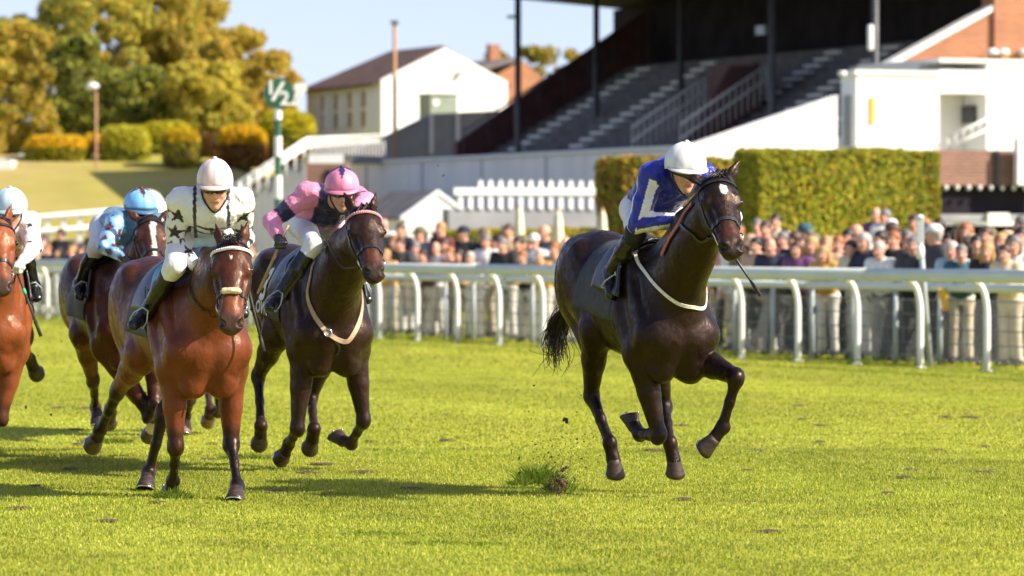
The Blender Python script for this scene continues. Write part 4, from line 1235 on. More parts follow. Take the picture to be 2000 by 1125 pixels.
class Horse:
    def __init__(self, label, X0, Y0, psi_deg, Hw, Hc, legs, head, coat, vox=.012, ears=None, hoof_mats=None):
        self.fr = fr = Frame(X0, Y0, math.radians(psi_deg))
        self.root = thing('racehorse', label, 'horse', (X0, Y0, 0), fr.rot, 'racehorses galloping')
        self.Hw, self.Hc = Hw, Hc
        T = self.T
        sd = Sdf()
        side = V3(0, 1, 0)
        # trunk
        sd.ell(T(-.32, 0, 1.21), (.62, .275, .365), .06)
        sd.ell(T(.10, 0, 1.20), (.36, .245, .36), .08)
        sd.ell(T(-.74, 0, 1.22), (.42, .25, .30), .08)
        sd.ell(T(-.95, 0, 1.33), (.36, .24, .255), .08)
        sd.cone(T(.06, 0, 1.50), T(-.30, 0, 1.50), .085, .085, .08)
        for s in (-1, 1):
            sd.ell(T(-1.0, .135 * s, 1.24), (.27, .145, .30), .05)
            sd.ell(T(-1.17, .10 * s, 1.20), (.14, .115, .24), .05)
            sd.cone(T(-.86, .185 * s, 1.47), T(-.80, .20 * s, 1.40), .055, .05, .05)           # point of hip
            sd.cone(T(.02, .135 * s, 1.46), T(.31, .155 * s, 1.10), .11, .118, .07)             # shoulder blade
            sd.cone(T(-.03, .19 * s, 1.20), T(.16, .195 * s, .98), .13, .10, .035)              # triceps
            sd.cone(T(.16, .215 * s, 1.42), T(.40, .20 * s, 1.10), .012, .016, .05, cut=True)         # groove in front of the shoulder
            sd.cone(T(-.10, .275 * s, 1.36), T(-.02, .30 * s, 1.02), .018, .022, .06, cut=True)      # groove behind the shoulder
            sd.cone(T(-.78, .29 * s, 1.34), T(-.72, .27 * s, 1.05), .03, .03, .08, cut=True)          # flank
            for k_ in range(4):                                                                  # hint of ribs
                sd.cone(T(-.30 - .085 * k_, .292 * s, 1.30), T(-.36 - .085 * k_, .285 * s, 1.02), .006, .006, .03, cut=True)
            sd.cone(T(.06, .235 * s, 1.30), T(.22, .245 * s, 1.04), .010, .012, .03, cut=True)      # below the shoulder spine
            sd.cone(T(.0, .265 * s, 1.10), T(.12, .265 * s, .98), .010, .010, .03, cut=True)
            sd.cone(T(-.92, .285 * s, 1.22), T(-.86, .26 * s, 1.00), .012, .012, .04, cut=True)
            sd.cone(T(.30, .13 * s, 1.52), T(.55, .12 * s, 1.46), .014, .012, .05, cut=True)          # neck muscle line
            sd.cone(T(-1.10, .27 * s, 1.40), T(-1.16, .23 * s, 1.02), .012, .014, .05, cut=True)
            sd.cone(T(.36, .075 * s, 1.06), T(.29, .105 * s, .87), .095, .088, .045)                              # breast
            sd.cone(T(.10, .07 * s, .90), T(.26, .09 * s, .88), .09, .09, .05)                               # pectoral
        sd.ell(T(.19, 0, 1.12), (.24, .225, .24), .09)
        sd.cone(T(.50, 0, 1.12), T(.42, 0, .78), .012, .018, .04, cut=True)                     # breastbone groove
        for s in (-1, 1):
            sd.cone(T(.47, .04 * s, .97), T(.36, .21 * s, .90), .010, .012, .035, cut=True)     # line above the forearm
        # head axes
        poll, muz = head['poll'], head['muzzle']
        a = unit(muz - poll); l = unit(np.cross(V3(0, 0, 1), a)); n = np.cross(a, l)
        if n[0] < 0 or n[2] < -.2: n, l = -n, -l
        l = np.cross(n, a)
        roll = head.get('roll', 0.0)
        if roll:
            l, n = l * math.cos(roll) + n * math.sin(roll), n * math.cos(roll) - l * math.sin(roll)
        HL = head.get('len', .60); g = HL / .60
        self.poll, self.a, self.l, self.n, self.g = poll, a, l, n, g
        hp = self.hp
        # neck
        base = T(.13, 0, 1.27); end = hp(.09, 0, -.115)
        mid = base * .48 + end * .52 + V3(0, 0, .02)
        sd.chain([base, mid, end], [.295, .200, .140], .07, side, .70)
        crest = T(-.02, 0, 1.50)
        sd.chain([crest, crest * .5 + hp(.0, 0, -.05) * .5 + V3(0, 0, .01), hp(.01, 0, -.05)], [.075, .06, .055], .07)
        # head
        ax = np.stack([a, l, n])
        sd.ell(hp(.10, 0, -.075), (.145 * g, .122 * g, .090 * g), .03, ax)
        sd.cone(hp(.12, 0, -.065), hp(.49, 0, -.062), .086 * g, .058 * g, .03, l, 1.22)
        for s in (-1, 1):
            sd.ell(hp(.205, .072 * s, -.135), (.140 * g, .044 * g, .108 * g), .03, ax)           # jowl
            sd.cone(hp(.150, .090 * s, -.034), hp(.185, .101 * s, -.042), .034 * g, .030 * g, .02)  # brow
            sd.cone(hp(.23, .088 * s, -.085), hp(.38, .060 * s, -.085), .017 * g, .012 * g, .02)  # facial crest
            sd.ell(hp(.535, .052 * s, -.048), (.048 * g, .030 * g, .040 * g), .02, ax)           # nostril wing
        sd.ell(hp(.53, 0, -.078), (.078 * g, .070 * g, .058 * g), .03, ax)
        sd.cone(hp(.24, 0, -.175), hp(.50, 0, -.125), .042 * g, .034 * g, .03)                   # lower jaw
        sd.ball(hp(.535, 0, -.128), .036 * g, .03)
        for s in (-1, 1):
            sd.cone(hp(.06, .135 * s, -.15), hp(.22, .115 * s, -.26), .014, .016, .035, cut=True)     # throat behind the jaw
            sd.cone(hp(.24, .085 * s, -.035), hp(.42, .062 * s, -.030), .008, .007, .03, cut=True)    # hollow beside the nose bone
            sd.cone(hp(.560, .056 * s, -.026), hp(.528, .074 * s, -.052), .020 * g, .022 * g, .012, cut=True)
            sd.ball(hp(.172, .130 * s, -.052), .021 * g, .012, cut=True)
        sd.cone(hp(.60, -.05, -.108), hp(.55, -.06, -.105), .006, .006, .01, cut=True)
        sd.cone(hp(.60, .05, -.108), hp(.55, .06, -.105), .006, .006, .01, cut=True)
        # ears
        self.ear_tip = []
        for s, d in ((-1, ears[0]), (1, ears[1])) if ears else ((-1, (-.85, .25, .3)), (1, (-.85, .25, .3))):
            e0 = hp(-.005, .066 * s, -.045)
            dv = unit(a * d[0] + l * s * d[1] + n * d[2])
            el = .165 * g
            w = unit(np.cross(dv, unit(n * .8 + l * s * .5)))
            sd.cone(e0, e0 + dv * el * .45, .030 * g, .034 * g, .02, np.cross(dv, w), .55)
            sd.cone(e0 + dv * el * .45, e0 + dv * el, .034 * g, .007, .015, np.cross(dv, w), .55)
            fr_ = unit(n * .7 + l * s * .7); fr_ = unit(fr_ - dv * (fr_ @ dv))
            sd.cone(e0 + dv * el * .18 + fr_ * .026, e0 + dv * el * .75 + fr_ * .020, .014, .010, .012, cut=True)
        # legs
        self.low = []; self.hooves = []
        for key in ('RF', 'LF', 'RH', 'LH'):
            s = -1 if key[0] == 'R' else 1
            L = legs[key]
            if key[1] == 'F':
                sh, el = T(.31, .155 * s, 1.08), L.get('elbow', T(.17, .185 * s, .93))
                kn, ft, hf = L['knee'], L['fetlock'], L['hoof']
                sd.cone(sh, el, .112, .108, .06)
                m = el * .55 + kn * .45
                sd.chain([el, m, kn], [.112, .084, .050], .02, side, .88)
                ctr = unit(np.cross(unit(kn - el), side)) * -1
                sd.cone(el * .8 + kn * .2 + ctr * -.02, el * .45 + kn * .55, .075, .055, .02)
                sd.ell(kn, (.062, .056, .066), .02, np.stack([unit(np.cross(side, unit(kn - el))), side, unit(kn - el)]))
                up = kn
            else:
                hipj = T(-.92, .15 * s, 1.30)
                st, hk, ft, hf = L['stifle'], L['hock'], L['fetlock'], L['hoof']
                sd.cone(hipj, st, .215, .125, .05, side, .66)
                m = st * .55 + hk * .45
                sd.chain([st, m, hk], [.130, .096, .056], .03, side, .78)
                sd.cone(T(-1.16, .11 * s, 1.12), st * .5 + hk * .5, .125, .06, .05, side, .7)
                back = -unit(unit(st - hk) + unit(ft - hk) * .9)
                sd.cone(hk, hk + back * .045 + unit(st - hk) * .05, .044, .026, .025, side, .8)
                sd.cone(hk + back * .045 + unit(st - hk) * .05, st * .45 + hk * .55 + back * .045, .018, .02, .02)
                sd.ell(hk, (.062, .050, .072), .02, np.stack([unit(np.cross(side, unit(hk - ft))), side, unit(hk - ft)]))
                sd.cone(st, T(-.60, .15 * s, 1.05), .10, .09, .06)
                up = hk
            dn = unit(ft - up)
            big = 1.0 if key[1] == 'F' else 1.08
            dors = unit(np.cross(dn, side))
            sd.chain([up + dn * .03 + dors * .008, up * .5 + ft * .5 + dors * .008, ft - dn * .03 + dors * .006], [.042 * big, .0295 * big, .033 * big], .03, side, .92)
            sd.chain([up + dn * .05 - dors * .026, up * .5 + ft * .5 - dors * .024, ft - dn * .02 - dors * .018], [.024 * big, .0175 * big, .023 * big], .02)
            if key[1] == 'F':
                sd.ball(kn - dors * .042 + unit(el - kn) * .012, .022, .02)
            sd.ball(ft, .041 * big, .025)
            bk = unit(unit(up - ft) + unit(hf - ft)) if np.linalg.norm(unit(up - ft) + unit(hf - ft)) > .15 else V3(1, 0, 0)
            sd.ball(ft - bk * .014, .037 * big, .025)
            cor = ft + (hf - ft) * .62
            sd.cone(ft, cor, .039 * big, .045 * big, .02)
            self.low.append((up, ft, hf))
            self.hooves.append((cor, unit(hf - ft), L.get('toe')))
        self.legs = legs
        def flesh(P):
            w1 = wob(P * np.array([1, 1, .75]), 17, 51); w2 = wob(P, 34, 52)
            return .0035 * w1 + .0035 * (.55 - np.abs(w2)) * (np.abs(w2) < .55) - .0005
        V_, Q = sd.mesh(vox, flesh, 1)
        self.verts = V_
        me = np_mesh('body', V_, Q)
        set_color(me, coat(self, V_))
        me.materials.append(M['coat'])
        self.body = link(bpy.data.objects.new('body', me), self.root)
        self.bvh = BVHTree.FromPolygons([tuple(p) for p in V_], [tuple(q) for q in Q.tolist()])
        # hooves
        for i, (cor, d, toe) in enumerate(self.hooves):
            self.hoof(cor, d, toe, (hoof_mats or [M['hoof']] * 4)[i])
        # eyes
        for s in (-1, 1):
            c = hp(.172, .119 * s, -.046)
            mb = MB(); mb.lathe([(.001, -.021 * g), (.012 * g, -.017 * g), (.020 * g, -.006 * g), (.020 * g, .006 * g), (.012 * g, .017 * g), (.001, .021 * g)], 12)
            e = mb.build('eye', M['eye'], self.root, True); e.location = tuple(c)
    def T(self, u, v, z):
        d0, d1 = self.Hw - 1.60, self.Hc - 1.59
        return V3(u, v, z + d0 + (d1 - d0) * (-u / .95))
    def hp(self, t, l, n):
        return self.poll + (self.a * t + self.l * l + self.n * n) * self.g
    def head_coords(self, P):
        d = (P - self.poll) / self.g
        return d @ self.a, d @ self.l, d @ self.n
    def hoof(self, cor, d, toe, mat):
        f = unit(np.cross(d, V3(0, 1, 0)))
        tl = math.radians(28 if toe is None else toe)
        d, f = unit(d * math.cos(tl) - f * math.sin(tl)), unit(f * math.cos(tl) + d * math.sin(tl))
        w = np.cross(d, f)
        mb = MB(); seg = 18
        prof = [(-.022, .040, 0), (0, .047, 0), (.03, .053, .006), (.066, .062, .014), (.088, .066, .020), (.090, .060, .020), (.080, .035, .018)]
        vs, fs = [], []
        for h_, r, off in prof:
            for j in range(seg):
                an = 2 * math.pi * j / seg
                ca, sa = math.cos(an), math.sin(an)
                rr = r * (1.0 if ca > 0 else .86)
                hh = h_ * (1.0 + .12 * ca)
                p = cor + d * hh + f * (rr * ca * 1.06 + off) + w * rr * sa
                vs.append(p)
        for i in range(len(prof) - 1):
            for j in range(seg):
                A, B = i * seg + j, i * seg + (j + 1) % seg
                fs.append((A, B, B + seg, A + seg))
        fs.append(tuple(range(seg - 1, -1, -1))); fs.append(tuple((len(prof) - 1) * seg + j for j in range(seg)))
        mb.add(vs, fs)
        ho = mb.build('hoof', mat, self.root, True)
        # shoe: thin horseshoe plate
        ms = MB(); pts = []
        for j in range(15):
            an = math.radians(-140 + 20 * j)
            pts.append(cor + d * (.0915 * (1 + .12 * math.cos(an))) + f * (.058 * math.cos(an) * 1.06 + .020) + w * .058 * math.sin(an))
        ms.tube(pts, .006, 6)
        ms.build('horseshoe', M['steel'], ho, True)
    # ---- tack
    def near(self, p, off):
        r = self.bvh.find_nearest(Vector(p))
        n = r[1]
        return np.array(r[0] + n * off), np.array(n)
    def hit(self, px, py, off=.006):
        o, d = self.fr.ray(px, py)
        r = self.bvh.ray_cast(Vector(o), Vector(d))
        if r[0] is None:
            t = (self.poll - o) @ d
            return self.near(o + d * t, off)[0]
        return np.array(r[0] + r[1] * off)
    def ribbon(self, name, pts, nrm, width, thick, mat, parent):
        mb = MB(); vs, fs = [], []
        N = len(pts)
        for i in range(N):
            t = unit(pts[min(i + 1, N - 1)] - pts[max(i - 1, 0)]); nn = unit(nrm[i] - t * (nrm[i] @ t)); b = np.cross(t, nn)
            for cb, cn in ((-.5, -.5), (.5, -.5), (.5, .5), (-.5, .5)):
                vs.append(pts[i] + b * width * cb + nn * thick * cn)
        for i in range(N - 1):
            for j in range(4):
                A, B = i * 4 + j, i * 4 + (j + 1) % 4
                fs.append((A, B, B + 4, A + 4))
        fs += [(3, 2, 1, 0), tuple((N - 1) * 4 + j for j in range(4))]
        mb.add(vs, fs)
        return mb.build(name, mat, parent)
    def strap(self, name, pts, width, mat, parent=None, off=.005, thick=.004, n=8, wrap=True):
        P = smooth_path(pts, n); Q, Nn = [], []
        for p in P:
            q, nn = self.near(p, off)
            Q.append(q if wrap else p); Nn.append(nn)
        return self.ribbon(name, Q, Nn, width, thick, mat, parent or self.root)
    def rope(self, name, pts, r, mat, parent=None, n=8, seg=6):
        mb = MB(); mb.tube(smooth_path(pts, n), r, seg)
        return mb.build(name, mat, parent or self.root, True)
    def bridle(self, mat, brow=None, brow_beads=False, nose_w=.024, ring=.036, sheep=None):
        hp = self.hp; root = self.root
        br = self.strap('bridle', [hp(.03, .135, -.12), hp(.0, .10, -.02), hp(-.03, 0, .05), hp(.0, -.10, -.02), hp(.03, -.135, -.12)], .022, mat)
        bb = self.strap('browband', [hp(.045, .14, -.11), hp(.05, .10, -.02), hp(.055, .05, .03), hp(.055, 0, .04), hp(.055, -.05, .03), hp(.05, -.10, -.02), hp(.045, -.14, -.11)], .022, brow or mat, br, .008)
        if brow_beads:
            P = smooth_path([hp(.048, .12, -.08), hp(.05, .10, -.02), hp(.055, .05, .03), hp(.055, 0, .04), hp(.055, -.05, .03), hp(.05, -.10, -.02), hp(.048, -.12, -.08)], 4)
            for p in P:
                q, nn = self.near(p, .010)
                b_ = MB(); b_.lathe([(.001, -.010), (.008, -.006), (.010, 0), (.008, .006), (.001, .010)], 8)
                o = b_.build('bead', brow, bb, True); o.location = tuple(q)
        self.strap('noseband', [hp(.36, 0, -.16), hp(.36, .08, -.13), hp(.355, .09, -.06), hp(.35, .05, .02), hp(.348, 0, .03), hp(.35, -.05, .02), hp(.355, -.09, -.06), hp(.36, -.08, -.13), hp(.36, 0, -.16)], nose_w, mat, br)
        self.ring = {}
        for s in (-1, 1):
            self.strap('cheekpiece', [hp(.03, .13 * s, -.12), hp(.15, .125 * s, -.10), hp(.30, .10 * s, -.10), hp(.41, .10 * s, -.115)], .018, mat, br)
            q, nn = self.near(hp(.425, .11 * s, -.125), .008)
            mb = MB(); t1 = unit(np.cross(nn, self.n)); t2 = np.cross(nn, t1)
            mb.tube([q + (t1 * math.cos(i * .4488) + t2 * math.sin(i * .4488)) * ring for i in range(15)], .0045, 6, False)
            mb.build('bit_ring', M['steel'], br, True)
            self.ring[s] = q - self.n * ring
        mb = MB(); mb.tube([self.near(hp(.425, -.11, -.125), .010)[0], self.near(hp(.47, -.09, -.11), .004)[0], hp(.47, 0, -.11), self.near(hp(.47, .09, -.11), .004)[0], self.near(hp(.425, .11, -.125), .010)[0]], .007, 8)
        mb.build('bit', M['steel'], br, True)
        return br
    def wrap(self, name, u0, u1, a0, a1, mat, off=.014, thick=.008, nu=14, na=30, edge=None, zc=1.16):
        """cloth patch lying over the back: u along the horse, angle a round the barrel (0 = spine, + = left)"""
        mb = MB(); grid = []
        c0 = self.T(0, 0, zc)[2]
        for i in range(nu + 1):
            row = []
            for j in range(na + 1):
                f = j / na; an = a0 + (a1 - a0) * f
                u = u0 + (u1 - u0) * i / nu
                if edge: u, an = edge(i / nu, f, u, an)
                zc_ = self.T(u, 0, zc)[2]
                d = V3(0, math.sin(an), math.cos(an))
                o = V3(u, 0, zc_) + d * .52
                r = self.bvh.ray_cast(Vector(o), Vector(-d))
                p = np.array(r[0]) if r[0] is not None else V3(u, 0, zc_) + d * .25
                row.append((p, d))
            grid.append(row)
        vs, fs = [], []
        for lay in (off, off + thick):
            for row in grid:
                for p, d in row: vs.append(p + d * lay)
        W_ = na + 1; NN = (nu + 1) * W_
        for i in range(nu):
            for j in range(na):
                q = (i * W_ + j, i * W_ + j + 1, (i + 1) * W_ + j + 1, (i + 1) * W_ + j)
                fs.append(q[::-1]); fs.append(tuple(NN + t for t in q))
        rim = [(0, j) for j in range(na)] + [(i, na) for i in range(nu)] + [(nu, j) for j in range(na, 0, -1)] + [(i, 0) for i in range(nu, 0, -1)]
        rim = [i * W_ + j for i, j in rim]
        for x, y in zip(rim, rim[1:] + rim[:1]):
            fs.append((x, y, y + NN, x + NN))
        mb.add(vs, fs)
        return mb.build(name, mat, self.root, True)
    def tail(self, pts, col, spread=.09, n=120, seed=1, wisps=6):
        r = np.random.default_rng(seed)
        base = self.T(-1.27, 0, 1.43)
        pts = [base + V3(.06, 0, -.02)] + [np.asarray(p, float) for p in pts]
        mb = MB(); 
        for i in range(n):
            w = i < wisps
            off = r.normal(size=(len(pts), 3)) * np.linspace(.012, spread * (2.2 if w else 1.0), len(pts))[:, None]
            drift = r.normal(size=3) * spread * .8
            P = [pts[k] + off[k] * .6 + drift * (k / len(pts)) ** 1.3 for k in range(len(pts))]
            cut = r.uniform(.55, 1.0)
            S = smooth_path(P, 4); S = S[:max(4, int(len(S) * cut))]
            R = np.linspace(.007, .0015, len(S)) if not w else np.linspace(.004, .001, len(S))
            mb.tube(S, list(R), 4, False)
        mb.tube([base + V3(.10, 0, .0), base, pts[1] * .6 + base * .4], [.035, .032, .016], 10)
        o = mb.build('tail', M['hair'], self.root, True)
        set_color(o.data, np.tile(np.array(col), (len(o.data.vertices), 1)) * r.uniform(.6, 1.2, (len(o.data.vertices), 1)))
        return o
    def mane(self, col, n=160, seed=2, side=-1, length=.10):
        r = np.random.default_rng(seed); mb = MB()
        c0 = self.T(-.02, 0, 1.53); c1 = self.hp(.0, 0, -.01)
        for i in range(n * 2):
            f = r.uniform(.15, 1)
            p = c0 * (1 - f) + c1 * f + V3(0, 0, .10)
            q, nn = self.near(p, -.006)
            L = length * r.uniform(.6, 1.2); x = side * r.uniform(.3, 1.2)
            P = [q]
            for k in (1, 2, 3):
                g = q + V3(-.12 * L * k + r.normal() * .006, x * .36 * L * k, -.10 * L * k * k * .5)
                P.append(self.near(g, .006 + .003 * r.uniform())[0])
            mb.tube(P, [.007, .007, .006, .002], 4, False)
        o = mb.build('mane', M['hair'], self.root, True)
        set_color(o.data, np.tile(np.array(col), (len(o.data.vertices), 1)))
        return o
    def forelock(self, col, n=40, seed=3, length=.10, up=0.03):
        r = np.random.default_rng(seed); mb = MB()
        for i in range(n):
            q = self.hp(r.uniform(-.03, .01), r.uniform(-.035, .035), -.005)
            x = r.uniform(-1, 1)
            mb.tube([q, q + self.n * (.02 + up) - self.a * .005 + self.l * x * .02, q + self.n * (.02 + up * .6) + self.a * length * r.uniform(.4, 1) + self.l * x * .06], [.008, .007, .002], 5, False)
        o = mb.build('forelock', M['hair'], self.root, True)
        set_color(o.data, np.tile(np.array(col), (len(o.data.vertices), 1)))

def mixc(C, c, w):
    return C * (1 - w[:, None]) + np.array(c)[None, :] * w[:, None]

def in_poly(x, y, poly):
    ins = np.zeros(len(x), bool); n = len(poly)
    for i in range(n):
        x1, y1 = poly[i]; x2, y2 = poly[(i + 1) % n]
        c = ((y1 > y) != (y2 > y)) & (x < (x2 - x1) * (y - y1) / (y2 - y1 + 1e-12) + x1)
        ins ^= c
    return ins

def coat_fn(body, points=None, muzzle=None, nose=None, mark=None, socks=(), belly=None, dark_top=None):
    """points: colour of lower legs; muzzle: colour of the nose end; nose: colour of the bridge; mark: polygon of white on the face (t, l)"""
    def f(H, P):
        C = np.tile(np.array(body, float), (len(P), 1))
        C *= (1 + .10 * wob(P, 7, 3))[:, None]
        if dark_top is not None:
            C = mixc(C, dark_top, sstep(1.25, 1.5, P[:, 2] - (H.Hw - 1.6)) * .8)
        if points is not None:
            for up, ft, hf in H.low:
                d, t = seg_dist(P, up, hf)
                d0 = np.linalg.norm(P - up, axis=1)
                C = mixc(C, points, np.maximum(sstep(.15, .08, d) * sstep(0, .03, t + .01), sstep(.17, .08, d0) * .8))
        t, l, n = H.head_coords(P)
        hd = (t > -.05) & (t < .7) & (n < .12) & (n > -.30) & (np.abs(l) < .16)
        if nose is not None:
            C = mixc(C, nose, hd * sstep(.34, .42, t) * sstep(.10, .05, np.abs(l)) * .85)
        if muzzle is not None:
            C = mixc(C, muzzle, hd * sstep(.45, .53, t))
        if mark is not None:
            m = hd & (n > -.09) & in_poly(t, l, mark)
            C[m] = (.62, .58, .52)
        C = mixc(C, (.006, .004, .004), hd * (((t - .548) / .034) ** 2 + ((np.abs(l) - .062) / .024) ** 2 + ((n + .038) / .034) ** 2 < 1))
        C = mixc(C, (.012, .008, .006), hd * sstep(.040, .026, np.linalg.norm(np.stack([t - .172, np.abs(l) - .119, n + .05], 1), axis=1)))
        for i, (frac, colr) in socks:
            up, ft, hf = H.low[i]
            d, tt = seg_dist(P, up, hf)
            C = mixc(C, colr, sstep(.12, .09, d) * sstep(frac, frac + .05, tt))
        return C
    return f
# ------------------------------------------------------------------ people
class Body:
    """joints J in the root's local frame -> body, clothes, head pieces"""
    def __init__(self, root, J, h=.010):
        self.root, self.J, self.h = root, J, h
        self.side = unit(J['shL'] - J['shR'])
        f, c = unit(J['face']), J['crown']
        c = unit(c - f * (c @ f)); self.f, self.c, self.l = f, c, np.cross(c, f)
        self.H = J['head']
    def hd(self, f, c, l):
        return self.H + self.f * f + self.c * c + self.l * l
    def skin(self, col, hands=True):
        J, s = self.J, Sdf(); hd = self.hd
        ax = np.stack([self.f, self.c, self.l])
        s.ell(hd(-.005, .03, 0), (.094, .098, .074), .03, ax)
        s.ell(hd(.020, -.035, 0), (.070, .085, .060), .03, ax)
        s.ball(hd(.062, -.098, 0), .024, .03)
        s.cone(hd(.090, .018, 0), hd(.108, -.026, 0), .010, .0155, .012)
        for q in (-1, 1):
            s.ball(hd(.098, -.030, .012 * q), .009, .01)
            s.cone(hd(.084, .030, .018 * q), hd(.074, .030, .045 * q), .013, .012, .012)
            s.ball(hd(.070, -.018, .040 * q), .020, .03)
            s.ell(hd(-.010, -.008, .076 * q), (.020, .032, .010), .012, ax)
            s.ball(hd(.094, .010, .030 * q), .013, .012, cut=True)
        s.cone(hd(.086, -.058, -.022), hd(.086, -.058, .022), .011, .011, .012)
        s.cone(hd(.101, -.0605, -.020), hd(.101, -.0605, .020), .0035, .0035, .006, cut=True)
        s.cone(hd(-.020, -.06, 0), J['neck'], .055, .062, .03)
        s.chain([J['pelvis'], (J['pelvis'] + J['chest']) / 2, J['chest']], [.09, .085, .11], .04, self.side, 1.2)
        s.cone(J['shL'], J['shR'], .05, .05, .03)
        s.cone(J['chest'], J['neck'], .07, .06, .04)
        for q in 'LR':
            s.cone(J['sh' + q], J['el' + q], .044, .036, .02)
            s.cone(J['el' + q], J['wr' + q], .036, .026, .02)
            s.cone(J['hip' + q], J['kn' + q], .075, .048, .03)
            s.cone(J['kn' + q], J['an' + q], .048, .034, .02)
            if hands:
                w = J['wr' + q]; d = unit(w - J['el' + q]); s.cone(w, w + d * .03, .026, .024, .02)
        H, f, c, l = self.H, self.f, self.c, self.l
        def colr(P):
            C = np.tile(np.array(col, float), (len(P), 1))
            d = P - H; x, y, z = d @ f, d @ c, d @ l
            lip = np.exp(-(((y + .060) / .010) ** 2 + (z / .024) ** 2)) * (x > .07)
            C = mixc(C, (col[0] * .72, col[1] * .42, col[2] * .42), lip * .8)
            chk = np.exp(-(((y + .02) / .03) ** 2 + ((np.abs(z) - .045) / .025) ** 2)) * (x > .03)
            C = mixc(C, (col[0] * 1.0, col[1] * .72, col[2] * .66), chk * .5)
            eye = np.exp(-(((y - .012) / .008) ** 2 + ((np.abs(z) - .031) / .013) ** 2)) * (x > .06)
            C = mixc(C, (.03, .02, .018), np.clip(eye * 1.3, 0, 1))
            br = np.exp(-(((y - .034) / .006) ** 2 + ((np.abs(z) - .033) / .02) ** 2)) * (x > .06)
            return mixc(C, (.08, .05, .03), br * .7)
        return sdf_obj('body', s, self.h, M['skin'], self.root, colr)
    def jacket(self, name, colr, mat, fat=1.0, long=0.0, wrinkle=.006, seed=1, belly=0.0, h=None):
        J, s = self.J, Sdf()
        pel = J['pelvis']
        low = pel + unit(pel - J['chest']) * long
        back = np.cross(self.side, unit(J['chest'] - pel))
        s.chain([low, (pel + J['chest']) / 2, J['chest']], [.115 * fat + belly, .118 * fat + belly * .6, .135 * fat], .05, self.side, 1.28)
        s.cone(J['shL'], J['shR'], .075 * fat, .075 * fat, .05)
        s.cone(J['chest'] * .5 + J['neck'] * .5, J['neck'], .095 * fat, .066, .04)
        for q in 'LR':
            s.cone(J['sh' + q], J['el' + q], .070 * fat, .056 * fat, .035)
            e, w = J['el' + q], J['wr' + q]
            s.cone(e, e * .1 + w * .9, .056 * fat, .041, .025)
        def warp(P):
            return wrinkle * (wob(P, 26, seed) + .7 * np.abs(wob(P, 48, seed + 9)) - .3)
        return sdf_obj(name, s, h or self.h, mat, self.root, colr, warp)
    def breeches(self, name, colr, mat, fat=1.0, upto=.30, wrinkle=.004, seed=4, h=None):
        J, s = self.J, Sdf()
        s.cone(J['hipL'], J['hipR'], .106 * fat, .106 * fat, .05)
        s.cone((J['hipL'] + J['hipR']) / 2, J['pelvis'], .12 * fat, .11 * fat, .05, self.side, 1.2)
        for q in 'LR':
            k, a = J['kn' + q], J['an' + q]
            s.cone(J['hip' + q], k, .098 * fat, .066 * fat, .04)
            s.cone(k, k * (1 - upto) + a * upto, .066 * fat, .056 * fat if upto < .5 else .062 * fat, .03)
        return sdf_obj(name, s, h or self.h, mat, self.root, colr, lambda P: wrinkle * (wob(P, 30, seed) + .6 * np.abs(wob(P, 55, seed + 3)) - .2))
    def boots(self, colr, mat, frm=.22, calf=.060, h=None):
        J = self.J
        for q in 'LR':
            s = Sdf()
            k, a, t = J['kn' + q], J['an' + q], J['toe' + q]
            dn = unit(a - k)
            s.cone(k * (1 - frm) + a * frm, k * .5 + a * .5, calf, calf * .98, .02)
            s.cone(k * .5 + a * .5, a, calf * .98, .045, .02)
            ft = unit(t - a)
            s.cone(a + dn * .025 - ft * .03, a + dn * .035 + ft * .02, .042, .040, .02)
            s.cone(a + dn * .03, t + dn * .02, .042, .033, .025, np.cross(dn, ft), 1.15)
            s.cone(a + dn * .065 - ft * .045, a + dn * .065 - ft * .02, .028, .028, .01)
            sdf_obj('boot', s, h or self.h, mat, self.root, colr, lambda P: .003 * (wob(P, 40, 5)))
    def helmet(self, colr, sz=(.140, .122, .135), peak=.05, mat=None, tilt=.0, button=True):
        C0 = self.hd(-.014, .056, 0); f, c, l = self.f, self.c, self.l
        vs, fs, dirs = [], [], []
        NA, NE = 40, 16
        for lay in (1.0, .94):
            for e in range(NE + 1):
                for a in range(NA):
                    az = 2 * math.pi * a / NA
                    lo = math.radians(-4 - 24 * (0.5 - .5 * math.cos(az)) ** 1.2)
                    el = lo + (math.pi / 2 - lo) * (e / NE)
                    ce, se = math.cos(el), math.sin(el)
                    r = lay * (1 + .008 * math.sin(5 * az + 3 * el) + .006 * math.sin(11 * az))
                    vs.append(C0 + r * (f * sz[0] * ce * math.cos(az) + l * sz[1] * ce * math.sin(az) + c * sz[2] * se))
                    dirs.append((ce * math.cos(az), ce * math.sin(az), se))
        LN = (NE + 1) * NA
        for e in range(NE):
            for a in range(NA):
                q = (e * NA + a, e * NA + (a + 1) % NA, (e + 1) * NA + (a + 1) % NA, (e + 1) * NA + a)
                fs.append(q); fs.append(tuple(LN + i for i in q[::-1]))
        for a in range(NA):
            b = (a + 1) % NA
            fs.append((b, a, a + LN, b + LN))
        me = bpy.data.meshes.new('helmet'); me.from_pydata([tuple(v) for v in vs], [], fs); me.update()
        me.polygons.foreach_set('use_smooth', [True] * len(me.polygons))
        D = np.array(dirs)
        set_color(me, colr(D)); me.materials.append(mat or M['shell'])
        he = link(bpy.data.objects.new('helmet', me), self.root)
